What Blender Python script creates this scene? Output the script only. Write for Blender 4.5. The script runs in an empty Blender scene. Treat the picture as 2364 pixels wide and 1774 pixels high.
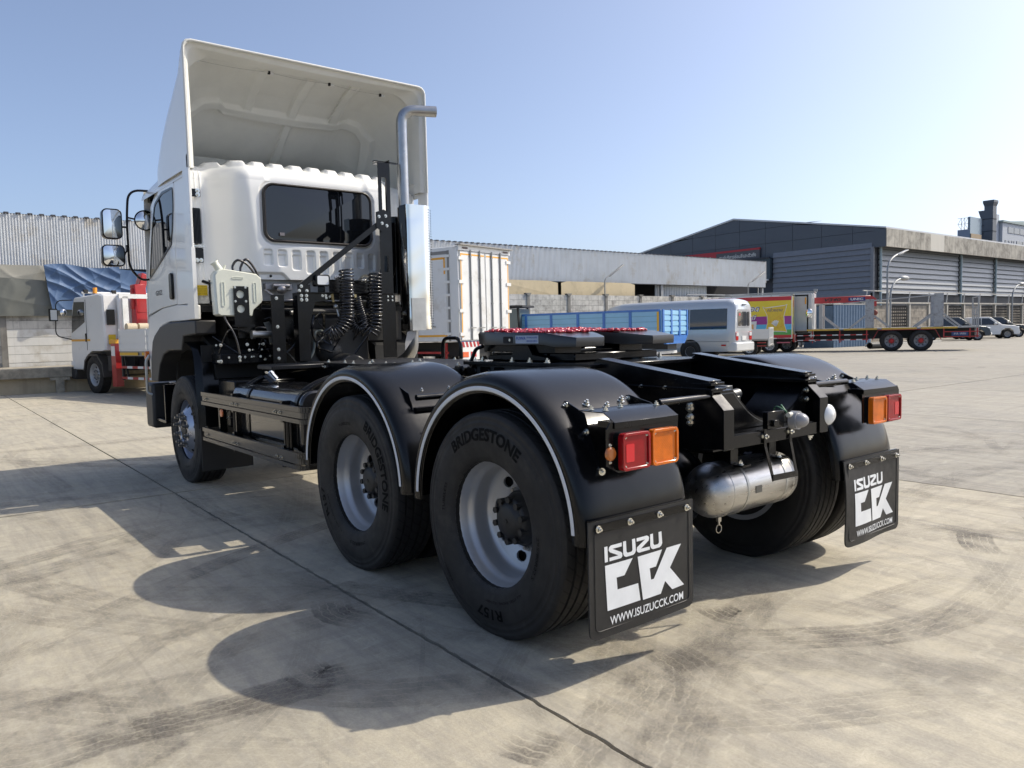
import bpy, math, random
from math import sin, cos, pi, radians, sqrt, atan2, floor
from mathutils import Vector, Matrix, Quaternion
SC = bpy.context.scene
COL = SC.collection
random.seed(7)

# ------------------------------------------------------------------ camera
CAM = Vector((-2.7263, 3.2158, 1.3656)); YAW, PIT, ROL = -0.6676, -0.0693, -0.0233
cf = Vector((cos(PIT)*cos(YAW), cos(PIT)*sin(YAW), sin(PIT)))
cr0 = cf.cross(Vector((0, 0, 1))).normalized(); cu0 = cr0.cross(cf)
cr = cr0*cos(ROL)+cu0*sin(ROL); cu = cu0*cos(ROL)-cr0*sin(ROL)
cd = bpy.data.cameras.new('camera'); co = bpy.data.objects.new('camera', cd); COL.objects.link(co)
cd.sensor_width = 36; cd.lens = 0.7484*36; cd.clip_start = 0.05; cd.clip_end = 3000
m = Matrix.Identity(4)
for i in range(3):
    m[i][0] = cr[i]; m[i][1] = cu[i]; m[i][2] = -cf[i]; m[i][3] = CAM[i]
co.matrix_world = m
SC.camera = co

# ------------------------------------------------------------------ sky, sun, exposure
SUN = Vector((-0.335, -0.945, 1.0)).normalized()          # direction towards the sun
w = bpy.data.worlds.new('World'); SC.world = w; w.use_nodes = True
nt = w.node_tree; bg = nt.nodes['Background']
sk = nt.nodes.new('ShaderNodeTexSky'); sk.sky_type = 'NISHITA'; sk.sun_disc = False
sk.sun_elevation = math.asin(SUN.z); sk.sun_rotation = atan2(SUN.x, SUN.y)
sk.altitude = 10; sk.air_density = 0.7; sk.dust_density = 2.7; sk.ozone_density = 3.0
hs = nt.nodes.new('ShaderNodeHueSaturation'); hs.inputs['Saturation'].default_value = 0.88; hs.inputs['Value'].default_value = 0.88
nt.links.new(sk.outputs[0], hs.inputs['Color']); nt.links.new(hs.outputs[0], bg.inputs[0]); bg.inputs[1].default_value = 0.15
sl = bpy.data.lights.new('sun', 'SUN'); sl.energy = 2.8; sl.angle = radians(0.55); sl.color = (1.0, 0.915, 0.77)
so = bpy.data.objects.new('sun', sl); COL.objects.link(so)
so.rotation_euler = (-SUN).to_track_quat('-Z', 'Y').to_euler()
SC.view_settings.view_transform = 'Standard'; SC.view_settings.look = 'None'
SC.view_settings.exposure = 0.68; SC.view_settings.gamma = 1.0; SC.view_settings.use_curve_mapping = False
SC.render.engine = 'CYCLES'
SC.cycles.max_bounces = 8; SC.cycles.transparent_max_bounces = 64

# ------------------------------------------------------------------ materials
MATS = {}
def mat(name, col=(0.5, 0.5, 0.5), rough=0.5, metal=0.0, coat=0.0, var=0.0, vscale=3.0, bump=0.0, bscale=60.0,
        rvar=0.0, dirt=None, dirt_amt=0.0, dscale=2.0, streak=0.0, alpha=1.0, trans=0.0, ior=1.5, emit=None, stretch=(1, 1, 1), spec=0.5, coords='Object'):
    if name in MATS: return MATS[name]
    M = bpy.data.materials.new(name); M.use_nodes = True; MATS[name] = M
    t = M.node_tree; N = t.nodes; L = t.links; b = N['Principled BSDF']
    b.inputs['Base Color'].default_value = (*col, 1); b.inputs['Roughness'].default_value = rough
    b.inputs['Metallic'].default_value = metal; b.inputs['Coat Weight'].default_value = coat
    b.inputs['Coat Roughness'].default_value = 0.04
    b.inputs['IOR'].default_value = ior; b.inputs['Specular IOR Level'].default_value = spec
    b.inputs['Transmission Weight'].default_value = trans; b.inputs['Alpha'].default_value = alpha
    if emit: b.inputs['Emission Color'].default_value = (*emit[:3], 1); b.inputs['Emission Strength'].default_value = emit[3]
    tc = N.new('ShaderNodeTexCoord')
    mp = N.new('ShaderNodeMapping'); mp.inputs['Scale'].default_value = stretch
    oi = N.new('ShaderNodeObjectInfo')
    ad = N.new('ShaderNodeVectorMath'); ad.operation = 'ADD'
    L.new(tc.outputs[coords], mp.inputs[0]); L.new(mp.outputs[0], ad.inputs[0])
    sc_ = N.new('ShaderNodeMath'); sc_.operation = 'MULTIPLY'; sc_.inputs[1].default_value = 37.0
    L.new(oi.outputs['Random'], sc_.inputs[0]); L.new(sc_.outputs[0], ad.inputs[1])
    vec = ad.outputs[0]
    csock = None
    def noise(scale, detail=4, rough_=0.6, v=vec):
        n = N.new('ShaderNodeTexNoise'); n.inputs['Scale'].default_value = scale
        n.inputs['Detail'].default_value = detail; n.inputs['Roughness'].default_value = rough_
        L.new(v, n.inputs['Vector']); return n.outputs[0]
    if var > 0:
        rmp = N.new('ShaderNodeMapRange'); rmp.inputs['From Min'].default_value = 0.3; rmp.inputs['From Max'].default_value = 0.7
        rmp.inputs['To Min'].default_value = 1-var; rmp.inputs['To Max'].default_value = 1+var
        L.new(noise(vscale), rmp.inputs[0])
        mx = N.new('ShaderNodeVectorMath'); mx.operation = 'SCALE'; mx.inputs[0].default_value = col
        L.new(rmp.outputs[0], mx.inputs['Scale']); csock = mx.outputs[0]
    if dirt is not None and dirt_amt > 0:
        r2 = N.new('ShaderNodeMapRange'); r2.inputs['From Min'].default_value = 0.62-dirt_amt*0.35; r2.inputs['From Max'].default_value = 0.78
        L.new(noise(dscale, 8, 0.7), r2.inputs[0])
        mm = N.new('ShaderNodeMix'); mm.data_type = 'RGBA'
        L.new(r2.outputs[0], mm.inputs['Factor'])
        if csock: L.new(csock, mm.inputs['A'])
        else: mm.inputs['A'].default_value = (*col, 1)
        mm.inputs['B'].default_value = (*dirt, 1); csock = mm.outputs['Result']
    if streak > 0:   # rain streaks running down
        m2 = N.new('ShaderNodeMapping'); m2.inputs['Scale'].default_value = (3.0, 3.0, 0.12)
        L.new(tc.outputs['Object'], m2.inputs[0])
        r3 = N.new('ShaderNodeMapRange'); r3.inputs['From Min'].default_value = 0.5; r3.inputs['From Max'].default_value = 0.72
        r3.inputs['To Max'].default_value = streak
        L.new(noise(1.6, 7, 0.7, m2.outputs[0]), r3.inputs[0])
        mm = N.new('ShaderNodeMix'); mm.data_type = 'RGBA'; L.new(r3.outputs[0], mm.inputs['Factor'])
        if csock: L.new(csock, mm.inputs['A'])
        else: mm.inputs['A'].default_value = (*col, 1)
        d = dirt or (0.1, 0.085, 0.07); mm.inputs['B'].default_value = (*d, 1); csock = mm.outputs['Result']
    if csock: L.new(csock, b.inputs['Base Color'])
    if rvar > 0:
        r4 = N.new('ShaderNodeMapRange'); r4.inputs['From Min'].default_value = 0.3; r4.inputs['From Max'].default_value = 0.7
        r4.inputs['To Min'].default_value = max(0.0, rough-rvar); r4.inputs['To Max'].default_value = rough+rvar
        L.new(noise(vscale*2.3, 6), r4.inputs[0]); L.new(r4.outputs[0], b.inputs['Roughness'])
    if bump > 0:
        bp = N.new('ShaderNodeBump'); bp.inputs['Strength'].default_value = 1.0; bp.inputs['Distance'].default_value = bump
        L.new(noise(bscale, 5), bp.inputs['Height']); L.new(bp.outputs[0], b.inputs['Normal'])
    return M

# ------------------------------------------------------------------ geometry helper
ORG = {}
def V(*a): return Vector(a)
def frames(pts, closed=False):
    n = len(pts); out = []
    T = []
    for i in range(n):
        a = pts[(i-1) % n] if (closed or i > 0) else pts[i]
        b = pts[(i+1) % n] if (closed or i < n-1) else pts[i]
        d = (b-a); T.append(d.normalized() if d.length > 1e-9 else V(0, 0, 1))
    up = V(0, 0, 1) if abs(T[0].z) < 0.9 else V(1, 0, 0)
    x = T[0].cross(up).normalized()
    for i in range(n):
        x = (x-T[i]*x.dot(T[i]))
        x = x.normalized() if x.length > 1e-6 else T[i].orthogonal().normalized()
        out.append((x, T[i].cross(x)))
    return out
def smooth_path(pts, k=6):
    P = [Vector(p) for p in pts]; out = []
    for i in range(len(P)-1):
        p0 = P[i-1] if i else P[i]*2-P[i+1]; p1 = P[i]; p2 = P[i+1]
        p3 = P[i+2] if i+2 < len(P) else P[i+1]*2-P[i]
        for j in range(k):
            t = j/k
            out.append(0.5*((2*p1)+(p2-p0)*t+(2*p0-5*p1+4*p2-p3)*t*t+(3*p1-p0-3*p2+p3)*t**3))
    out.append(P[-1]); return out
def arc_path(pts, r=0.05, k=5):
    """polyline with rounded corners"""
    P = [Vector(p) for p in pts]; out = [P[0]]
    for i in range(1, len(P)-1):
        a = (P[i-1]-P[i]); b = (P[i+1]-P[i]); rr = min(r, a.length*0.49, b.length*0.49)
        a = P[i]+a.normalized()*rr; b = P[i]+b.normalized()*rr
        for j in range(k+1):
            t = j/k; out.append(a*(1-t)**2+P[i]*2*t*(1-t)+b*t*t)
    out.append(P[-1]); return out
def rrect(x0, x1, y0, y1, r, k=5):
    o = []
    for cx, cy, a in ((x1-r, y1-r, 0), (x0+r, y1-r, pi/2), (x0+r, y0+r, pi), (x1-r, y0+r, 3*pi/2)):
        for j in range(k+1):
            t = a+j/k*pi/2; o.append((cx+r*cos(t), cy+r*sin(t)))
    return o
class G:
    def __init__(s): s.v = []; s.f = []; s.m = []; s.uv = {}
    def add(s, vs, fs, m=0):
        o = len(s.v); s.v += [tuple(p) for p in vs]
        s.f += [tuple(o+i for i in f) for f in fs]; s.m += [m]*len(fs); return s
    def box(s, x0, x1, y0, y1, z0, z1, m=0):
        x0, x1 = min(x0, x1), max(x0, x1); y0, y1 = min(y0, y1), max(y0, y1); z0, z1 = min(z0, z1), max(z0, z1)
        return s.add([(x0, y0, z0), (x1, y0, z0), (x1, y1, z0), (x0, y1, z0), (x0, y0, z1), (x1, y0, z1), (x1, y1, z1), (x0, y1, z1)],
                     [(0, 3, 2, 1), (4, 5, 6, 7), (0, 1, 5, 4), (1, 2, 6, 5), (2, 3, 7, 6), (3, 0, 4, 7)], m)
    def bar(s, p0, p1, w, h, up=(0, 0, 1), m=0):
        p0 = Vector(p0); p1 = Vector(p1); d = (p1-p0).normalized(); u = Vector(up)
        x = d.cross(u)
        if x.length < 1e-5: x = d.orthogonal()
        x.normalize(); u = x.cross(d); x = x*w/2; u = u*h/2
        vs = [p0-x-u, p0+x-u, p0+x+u, p0-x+u, p1-x-u, p1+x-u, p1+x+u, p1-x+u]
        return s.add(vs, [(0, 1, 2, 3), (7, 6, 5, 4), (0, 4, 5, 1), (1, 5, 6, 2), (2, 6, 7, 3), (3, 7, 4, 0)], m)
    def tube(s, pts, r, n=10, closed=False, m=0, caps=True):
        pts = [Vector(p) for p in pts]; fr = frames(pts, closed); vs = []; fs = []; k = len(pts)
        for i, p in enumerate(pts):
            rr = r[i] if isinstance(r, (list, tuple)) else r
            for j in range(n):
                a = 2*pi*j/n; vs.append(p+(fr[i][0]*cos(a)+fr[i][1]*sin(a))*rr)
        for i in range(k if closed else k-1):
            i2 = (i+1) % k
            for j in range(n): fs.append((i*n+j, i*n+(j+1) % n, i2*n+(j+1) % n, i2*n+j))
        if caps and not closed:
            fs.append(tuple(range(n))[::-1]); fs.append(tuple((k-1)*n+j for j in range(n)))
        return s.add(vs, fs, m)
    def cyl(s, p0, p1, r, n=20, m=0, r1=None):
        return s.tube([p0, p1], [r, r if r1 is None else r1], n, m=m)
    def lathe(s, prof, c=(0, 0, 0), axis=(0, 1, 0), n=48, m=0, closed=False, uv=False):
        """prof: list of (along axis, radius)"""
        a = Vector(axis).normalized(); x = a.orthogonal().normalized()
        if abs(a.y) > 0.9: x = V(1, 0, 0)
        y = a.cross(x); c = Vector(c); vs = []; fs = []; k = len(prof)
        for i, (h, r) in enumerate(prof):
            for j in range(n):
                t = 2*pi*j/n; vs.append(c+a*h+(x*cos(t)+y*sin(t))*r)
        base = len(s.f)
        for i in range(k if closed else k-1):
            i2 = (i+1) % k
            for j in range(n):
                fs.append((i*n+j, i*n+(j+1) % n, i2*n+(j+1) % n, i2*n+j))
                if uv: s.uv[base+len(fs)-1] = ((j/n, i/k), ((j+1)/n, i/k), ((j+1)/n, (i+1)/k), (j/n, (i+1)/k))
        return s.add(vs, fs, m)
    def prism(s, poly, plane='xz', lo=0, hi=1, m=0):
        n = len(poly)
        def q(p, h): return {'xz': (p[0], h, p[1]), 'yz': (h, p[0], p[1]), 'xy': (p[0], p[1], h)}[plane]
        vs = [q(p, lo) for p in poly]+[q(p, hi) for p in poly]
        fs = [tuple(range(n)), tuple(range(2*n-1, n-1, -1))]+[(i, n+i, n+(i+1) % n, (i+1) % n) for i in range(n)]
        return s.add(vs, fs, m)
    def ringprism(s, out, inn, plane='xz', lo=0, hi=1, m=0):
        """frame between two outlines with the same number of points"""
        n = len(out)
        def q(p, h): return {'xz': (p[0], h, p[1]), 'yz': (h, p[0], p[1]), 'xy': (p[0], p[1], h)}[plane]
        vs = [q(p, lo) for p in out]+[q(p, lo) for p in inn]+[q(p, hi) for p in out]+[q(p, hi) for p in inn]
        fs = []
        for i in range(n):
            j = (i+1) % n
            fs += [(i, j, n+j, n+i), (2*n+i, 3*n+i, 3*n+j, 2*n+j), (i, 2*n+i, 2*n+j, j), (n+i, n+j, 3*n+j, 3*n+i)]
        return s.add(vs, fs, m)
    def grid(s, fn, nu, nv, m=0, skip=None):
        vs = [fn(i/nu, j/nv) for i in range(nu+1) for j in range(nv+1)]; fs = []
        for i in range(nu):
            for j in range(nv):
                if skip and skip((i+.5)/nu, (j+.5)/nv): continue
                a = i*(nv+1)+j; fs.append((a, a+nv+1, a+nv+2, a+1))
        return s.add(vs, fs, m)
    def strip(s, poly, lo, hi, plane='xz', t=0.01, m=0):
        """open profile extruded between lo and hi, with thickness t"""
        P = [Vector((p[0], p[1])) for p in poly]; n = len(P); off = []
        for i in range(n):
            d = (P[min(i+1, n-1)]-P[max(i-1, 0)]).normalized(); off.append(P[i]+Vector((-d.y, d.x))*t)
        return s.prism([tuple(p) for p in P]+[tuple(p) for p in off[::-1]], plane, lo, hi, m)
    def sphere(s, c, r, nu=16, nv=10, m=0):
        if not isinstance(r, (list, tuple)): r = (r, r, r)
        vs = []; fs = []
        for i in range(nv+1):
            t = pi*i/nv
            for j in range(nu):
                a = 2*pi*j/nu; vs.append((c[0]+r[0]*sin(t)*cos(a), c[1]+r[1]*sin(t)*sin(a), c[2]+r[2]*cos(t)))
        for i in range(nv):
            for j in range(nu): fs.append((i*nu+j, (i+1)*nu+j, (i+1)*nu+(j+1) % nu, i*nu+(j+1) % nu))
        return s.add(vs, fs, m)
    def bolt(s, p, d, r=0.011, m=0):
        p = Vector(p); d = Vector(d).normalized()
        s.tube([p, p+d*r*0.25], r*1.5, 10, m=m); s.tube([p+d*r*0.25, p+d*r*1.2], r, 6, m=m); s.tube([p+d*r*1.2, p+d*r*2.0], r*0.5, 8, m=m)
        return s
    def xf(s, M):
        s.v = [tuple(M @ Vector(p)) for p in s.v]; return s
    def mesh(s, name, mats, ang=35):
        me = bpy.data.meshes.new(name); me.from_pydata(s.v, [], s.f)
        for mm in (mats if isinstance(mats, (list, tuple)) else [mats]): me.materials.append(mm)
        if any(s.m): me.polygons.foreach_set('material_index', s.m)
        if s.uv:
            ul = me.uv_layers.new(name='UVMap')
            for fi, uvs in s.uv.items():
                p = me.polygons[fi]
                for k, li in enumerate(p.loop_indices): ul.data[li].uv = uvs[k]
        me.validate(); me.shade_smooth(); me.set_sharp_from_angle(angle=radians(ang)); me.update()
        return me
    def build(s, name, mats, parent=None, label=None, bevel=0.0, ang=35, kind=None, segs=1, fixn=True):
        xs = [p[0] for p in s.v]; ys = [p[1] for p in s.v]; zs = [p[2] for p in s.v]
        c = V((min(xs)+max(xs))/2, (min(ys)+max(ys))/2, (min(zs)+max(zs))/2)
        if parent is None: c.z = min(zs)
        s.v = [(p[0]-c.x, p[1]-c.y, p[2]-c.z) for p in s.v]
        if fixn:
            import bmesh
            me = s.mesh(name, mats, ang); bm = bmesh.new(); bm.from_mesh(me)
            bmesh.ops.recalc_face_normals(bm, faces=bm.faces); bm.to_mesh(me); bm.free()
            me.set_sharp_from_angle(angle=radians(ang))
        else: me = s.mesh(name, mats, ang)
        return put(name, me, c, parent, label, bevel, kind, segs=segs)
def put(name, me, c, parent=None, label=None, bevel=0.0, kind=None, rot=None, segs=1):
    o = bpy.data.objects.new(name, me); COL.objects.link(o); c = Vector(c)
    if parent is not None:
        o.parent = parent; o.location = c-ORG.get(parent.name, V(0, 0, 0))
    else: o.location = c
    ORG[o.name] = c.copy() if parent is not None else V(0, 0, 0)
    if parent is None and me is not None: ORG[o.name] = c.copy()
    if rot is not None: o.rotation_mode = 'QUATERNION'; o.rotation_quaternion = rot
    if bevel > 0:
        b = o.modifiers.new('bevel', 'BEVEL'); b.width = bevel; b.segments = segs; b.limit_method = 'ANGLE'; b.angle_limit = radians(40)
    if label: o['label'] = label
    if kind: o['kind'] = kind
    return o
def tag(o, label, cat, group=None):
    o['label'] = label; o['category'] = cat
    if group: o['group'] = group
    return o
def thing(name, label, cat, loc=(0, 0, 0), rz=0.0, group=None):
    o = bpy.data.objects.new(name, None); COL.objects.link(o); o.empty_display_size = 0.3
    o.location = loc; o.rotation_euler = (0, 0, rz); ORG[o.name] = V(0, 0, 0)
    return tag(o, label, cat, group)
def group_part(name, parent, c):
    """an Empty part that carries sub-parts"""
    o = bpy.data.objects.new(name, None); COL.objects.link(o); o.empty_display_size = 0.1
    o.parent = parent; c = Vector(c); o.location = c-ORG[parent.name]; ORG[o.name] = c.copy(); return o
def copy_tree(o, parent=None):
    c = o.copy(); COL.objects.link(c)
    if parent is not None: c.parent = parent
    for ch in o.children: copy_tree(ch, c)
    return c
def place_copy(src, loc, rz, label, group=None):
    c = copy_tree(src); c.location = loc; c.rotation_euler = (0, 0, rz); c['label'] = label
    if group: c['group'] = group
    return c
BOLT = None
def bolt(p, d, s=0.012, parent=None, m=None):
    global BOLT
    if BOLT is None:
        g = G(); g.bolt((0, 0, 0), (0, 0, 1), 1.0); BOLT = g.mesh('bolt', mat('zinc_bolt', (0.75, 0.74, 0.68), 0.25, 1.0))
    me = BOLT
    o = put('bolt', me, p, parent, rot=Vector(d).to_track_quat('Z', 'Y')); o.scale = (s, s, s); return o
def text_geo(body, size=1.0, extrude=0.0, offset=0.0, align='LEFT', shear=0.0, squeeze=1.0):
    cu_ = bpy.data.curves.new('txt', 'FONT'); cu_.body = body; cu_.size = size; cu_.extrude = extrude
    cu_.offset = offset; cu_.align_x = align; cu_.shear = shear; cu_.resolution_u = 3
    ob = bpy.data.objects.new('txt', cu_); COL.objects.link(ob)
    dg = bpy.context.evaluated_depsgraph_get(); me = ob.evaluated_get(dg).to_mesh()
    vs = [(v.co.x*squeeze, v.co.y, v.co.z) for v in me.vertices]; fs = [tuple(p.vertices) for p in me.polygons]
    ob.evaluated_get(dg).to_mesh_clear(); bpy.data.objects.remove(ob); bpy.data.curves.remove(cu_)
    return vs, fs
def text_on(name, body, parent, mt, origin, ux, uy, width=None, height=None, extrude=0.001, offset=0.0, shear=0.0, label=None, mapf=None):
    """lettering laid on a plane: fitted to width x height from its lower left corner"""
    vs, fs = text_geo(body, 1.0, 0.0, offset, shear=shear)
    if not vs: return None
    x0 = min(v[0] for v in vs); x1 = max(v[0] for v in vs); y0 = min(v[1] for v in vs); y1 = max(v[1] for v in vs)
    sy = height/(y1-y0); sx = (width/(x1-x0)) if width else sy
    ux = Vector(ux).normalized(); uy = Vector(uy).normalized(); nz = ux.cross(uy); o = Vector(origin)
    P = [o+ux*((v[0]-x0)*sx)+uy*((v[1]-y0)*sy)+nz*extrude for v in vs]
    if mapf: P = [Vector(mapf(p)) for p in P]
    g = G(); g.add(P, fs); return g.build(name, mt, parent, label, fixn=False)
# ================================================================== THE TRACTOR TRUCK
m_white = mat('truck_white_paint', (0.83, 0.83, 0.80), 0.28, coat=0.6, var=0.015, vscale=2)
m_white_in = mat('raw_white_fibreglass', (0.70, 0.70, 0.655), 0.5, var=0.05, vscale=3.0, bump=0.0015, bscale=25)
m_black = mat('black_chassis_paint', (0.003, 0.0032, 0.004), 0.2, coat=0.0, var=0.3, vscale=4, rvar=0.08, bump=0.0002, bscale=300, spec=0.34)
m_satin = mat('satin_black_plastic', (0.0045, 0.0048, 0.0056), 0.19, var=0.3, vscale=5, rvar=0.05, bump=0.00004, bscale=120, spec=0.32)
m_trim = mat('grey_black_trim_plastic', (0.03, 0.029, 0.028), 0.5, var=0.1, vscale=6, bump=0.0003, bscale=500)
m_rubber = mat('tyre_rubber', (0.017, 0.0158, 0.0148), 0.62, var=0.3, vscale=7, bump=0.0006, bscale=180, rvar=0.08, spec=0.35, dirt=(0.05, 0.045, 0.038), dirt_amt=0.18, dscale=6)
m_flap = mat('mudflap_rubber', (0.022, 0.0215, 0.021), 0.5, var=0.15, vscale=9, rvar=0.08, spec=0.4, dirt=(0.05, 0.047, 0.042), dirt_amt=0.10, dscale=6)
m_print = mat('white_print', (0.74, 0.76, 0.77), 0.5, var=0.06, vscale=12)
m_reflect = mat('white_edge_trim', (0.62, 0.63, 0.64), 0.4, var=0.04, vscale=10)
m_rim = mat('silver_wheel_paint', (0.47, 0.475, 0.485), 0.36, 0.6, var=0.06, vscale=4, rvar=0.06)
m_chrome = mat('polished_steel', (0.82, 0.82, 0.80), 0.06, 1.0)
m_zinc = mat('zinc_bolt', (0.75, 0.74, 0.68), 0.25, 1.0)
m_alu = mat('dull_aluminium', (0.48, 0.48, 0.46), 0.42, 1.0, var=0.12, vscale=8, rvar=0.1)
m_glass = mat('dark_tinted_glass', (0.004, 0.005, 0.007), 0.015, coat=0.0, spec=0.75)
m_hose = mat('glossy_black_hose', (0.01, 0.01, 0.012), 0.22, coat=0.4)
m_deck = mat('tread_plate_black', (0.014, 0.014, 0.015), 0.45, var=0.2, vscale=8)
m_brass = mat('brass', (0.55, 0.42, 0.2), 0.35, 1.0)
m_dark = mat('underbody_and_shade_black', (0.008, 0.008, 0.008), 0.7)

def wavy(name, base, sc_, dist, rough=0.05, metal=1.0, stretch=(1, 1, 1)):
    M = mat(name, base, rough, metal, bump=dist, bscale=sc_, stretch=stretch); return M
m_shield = mat('polished_shield', (0.80, 0.79, 0.77), 0.05, 1.0)
m_tank = mat('brushed_air_tank', (0.52, 0.51, 0.49), 0.33, 1.0, var=0.10, vscale=5, rvar=0.09, bump=0.0002, bscale=90, stretch=(8, 0.6, 8))
def lens_mat(name, col):
    M = mat(name, col, 0.14, coat=0.25, spec=0.35, emit=None, var=0.18, vscale=14)
    t = M.node_tree; b = t.nodes['Principled BSDF']
    tc = t.nodes.new('ShaderNodeTexCoord'); wv = t.nodes.new('ShaderNodeTexChecker'); wv.inputs['Scale'].default_value = 170
    bp = t.nodes.new('ShaderNodeBump'); bp.inputs['Distance'].default_value = 0.0012; bp.inputs['Strength'].default_value = 0.7
    t.links.new(tc.outputs['Object'], wv.inputs[0]); t.links.new(wv.outputs['Fac'], bp.inputs['Height']); t.links.new(bp.outputs[0], b.inputs['Normal'])
    b.inputs['Subsurface Weight'].default_value = 0.0
    return M
m_red = lens_mat('red_lens', (0.30, 0.004, 0.008)); m_amber = lens_mat('amber_lens', (0.66, 0.15, 0.006))
m_clear = mat('clear_lamp_glass', (0.75, 0.77, 0.78), 0.12, coat=1.0, bump=0.001, bscale=120)

def tread_mat():
    M = mat('tyre_tread', (0.016, 0.0155, 0.015), 0.7); t = M.node_tree; N = t.nodes; L = t.links; b = N['Principled BSDF']
    uv = N.new('ShaderNodeUVMap'); sp = N.new('ShaderNodeSeparateXYZ'); L.new(uv.outputs[0], sp.inputs[0])
    a = N.new('ShaderNodeMath'); a.operation = 'MULTIPLY'; a.inputs[1].default_value = 58.0; L.new(sp.outputs[0], a.inputs[0])
    c = N.new('ShaderNodeMath'); c.operation = 'MULTIPLY'; c.inputs[1].default_value = 9.0; L.new(sp.outputs[1], c.inputs[0])
    d = N.new('ShaderNodeMath'); d.operation = 'ADD'; L.new(a.outputs[0], d.inputs[0]); L.new(c.outputs[0], d.inputs[1])
    e = N.new('ShaderNodeMath'); e.operation = 'FRACT'; L.new(d.outputs[0], e.inputs[0])
    f = N.new('ShaderNodeMath'); f.operation = 'GREATER_THAN'; f.inputs[1].default_value = 0.16; L.new(e.outputs[0], f.inputs[0])
    bp = N.new('ShaderNodeBump'); bp.inputs['Distance'].default_value = 0.006; L.new(f.outputs[0], bp.inputs['Height']); L.new(bp.outputs[0], b.inputs['Normal'])
    mx = N.new('ShaderNodeMix'); mx.data_type = 'RGBA'; mx.inputs['A'].default_value = (0.004, 0.004, 0.004, 1); mx.inputs['B'].default_value = (0.016, 0.0155, 0.015, 1)
    L.new(f.outputs[0], mx.inputs['Factor']); L.new(mx.outputs['Result'], b.inputs['Base Color'])
    return M
m_tread = tread_mat()

# ---------- wheels (local: axle along +Y outwards, origin at the wheel centre)
TR = 0.5275; ZC = 0.50
def polar_text(g, body, r, h, a_mid, arc, y, off=0.0, flip=False, ext=0.0025):
    vs, fs = text_geo(body, 1.0, 0.0, off)
    x0 = min(v[0] for v in vs); x1 = max(v[0] for v in vs); y0 = min(v[1] for v in vs); y1 = max(v[1] for v in vs)
    P = []
    for v in vs:
        u = (v[0]-x0)/(x1-x0)-0.5; q = (v[1]-y0)/(y1-y0)
        rr = r+(q-0.5)*h; a = a_mid+u*arc     # clockwise seen from +Y outside
        P.append((-rr*sin(-a), 0, rr*cos(a)))
    for p, q in zip(P, P): pass
    P2 = []
    for p in P:
        rad = sqrt(p[0]**2+p[2]**2); yy = y(min(0.519, rad/0.9735))+ext
        P2.append((-p[0], yy, p[2]))
    o = len(g.v); g.v += P2; g.f += [tuple(o+i for i in f) for f in fs]; g.m += [0]*len(fs)
def tyre_meshes():
    hw = 0.145
    side = [(0.118, 0.292), (0.128, 0.305), (0.134, 0.325), (0.140, 0.352), (0.1445, 0.385), (0.1455, 0.410), (0.1425, 0.442),
            (0.1420, 0.446), (0.1405, 0.449), (0.1375, 0.470), (0.1385, 0.474), (0.1365, 0.477), (0.1330, 0.492), (0.1345, 0.496), (0.1300, 0.510), (0.1220, 0.520)]
    tread = [(0.118, 0.5225)]
    for gc in (0.075, 0.027):
        tread += [(gc+0.0065, 0.5262), (gc+0.004, 0.513), (gc-0.004, 0.513), (gc-0.0065, 0.5270)]
    tread = tread+[(-a, r) for a, r in tread[::-1]]
    g = G()
    g.lathe(side, n=96); g.lathe([(-a, r) for a, r in side[::-1]], n=96, m=0)
    g.lathe([side[-1]]+tread+[(-side[-1][0], side[-1][1])], n=96, m=1, uv=True)
    g.lathe([(-0.118, 0.292), (0.118, 0.292)], n=48)
    g.v = [(x*0.9735, y, z*0.9735) for x, y, z in g.v]
    out = []
    for (x, y, z) in g.v:
        if z < -ZC+0.002:
            k = (-ZC+0.002)-z; y = y*(1+0.03*min(1, k/0.014)); z = -ZC+0.002
        elif z < -0.40: y = y*(1+0.03*((-0.40-z)/0.10)**2)
        out.append((x, y, z))
    g.v = out
    me = g.mesh('tyre', [m_rubber, m_tread], 50)
    def ys(r):
        pts = sorted([(b, a) for a, b in side]);
        for (r0, y0), (r1, y1) in zip(pts, pts[1:]):
            if r0 <= r <= r1: return y0+(y1-y0)*(r-r0)/(r1-r0)
        return side[0][0]
    ml = mat('raised_tyre_letters', (0.0025, 0.0025, 0.0025), 0.7, spec=0.12); tms = []
    for (w_, r, h, a, arc, off) in (('BRIDGESTONE', 0.410, 0.058, 0.0, 1.30, 0.03), ('R157', 0.400, 0.048, pi, 0.46, 0.02), ('295/80R22.5', 0.352, 0.018, pi*0.58, 0.55, 0.0), ('TUBELESS', 0.352, 0.016, -pi*0.42, 0.42, 0.0), ('RADIAL', 0.430, 0.014, -pi*0.72, 0.25, 0.0), ('ALL STEEL RADIAL 152/148M', 0.345, 0.011, pi*0.9, 0.8, 0.0)):
        t = G(); polar_text(t, w_, r, h, a, arc, ys, off); tms.append(t.mesh('raised_lettering', ml, 30))
    return me, tms
TYRE, TLET = tyre_meshes()
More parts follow.
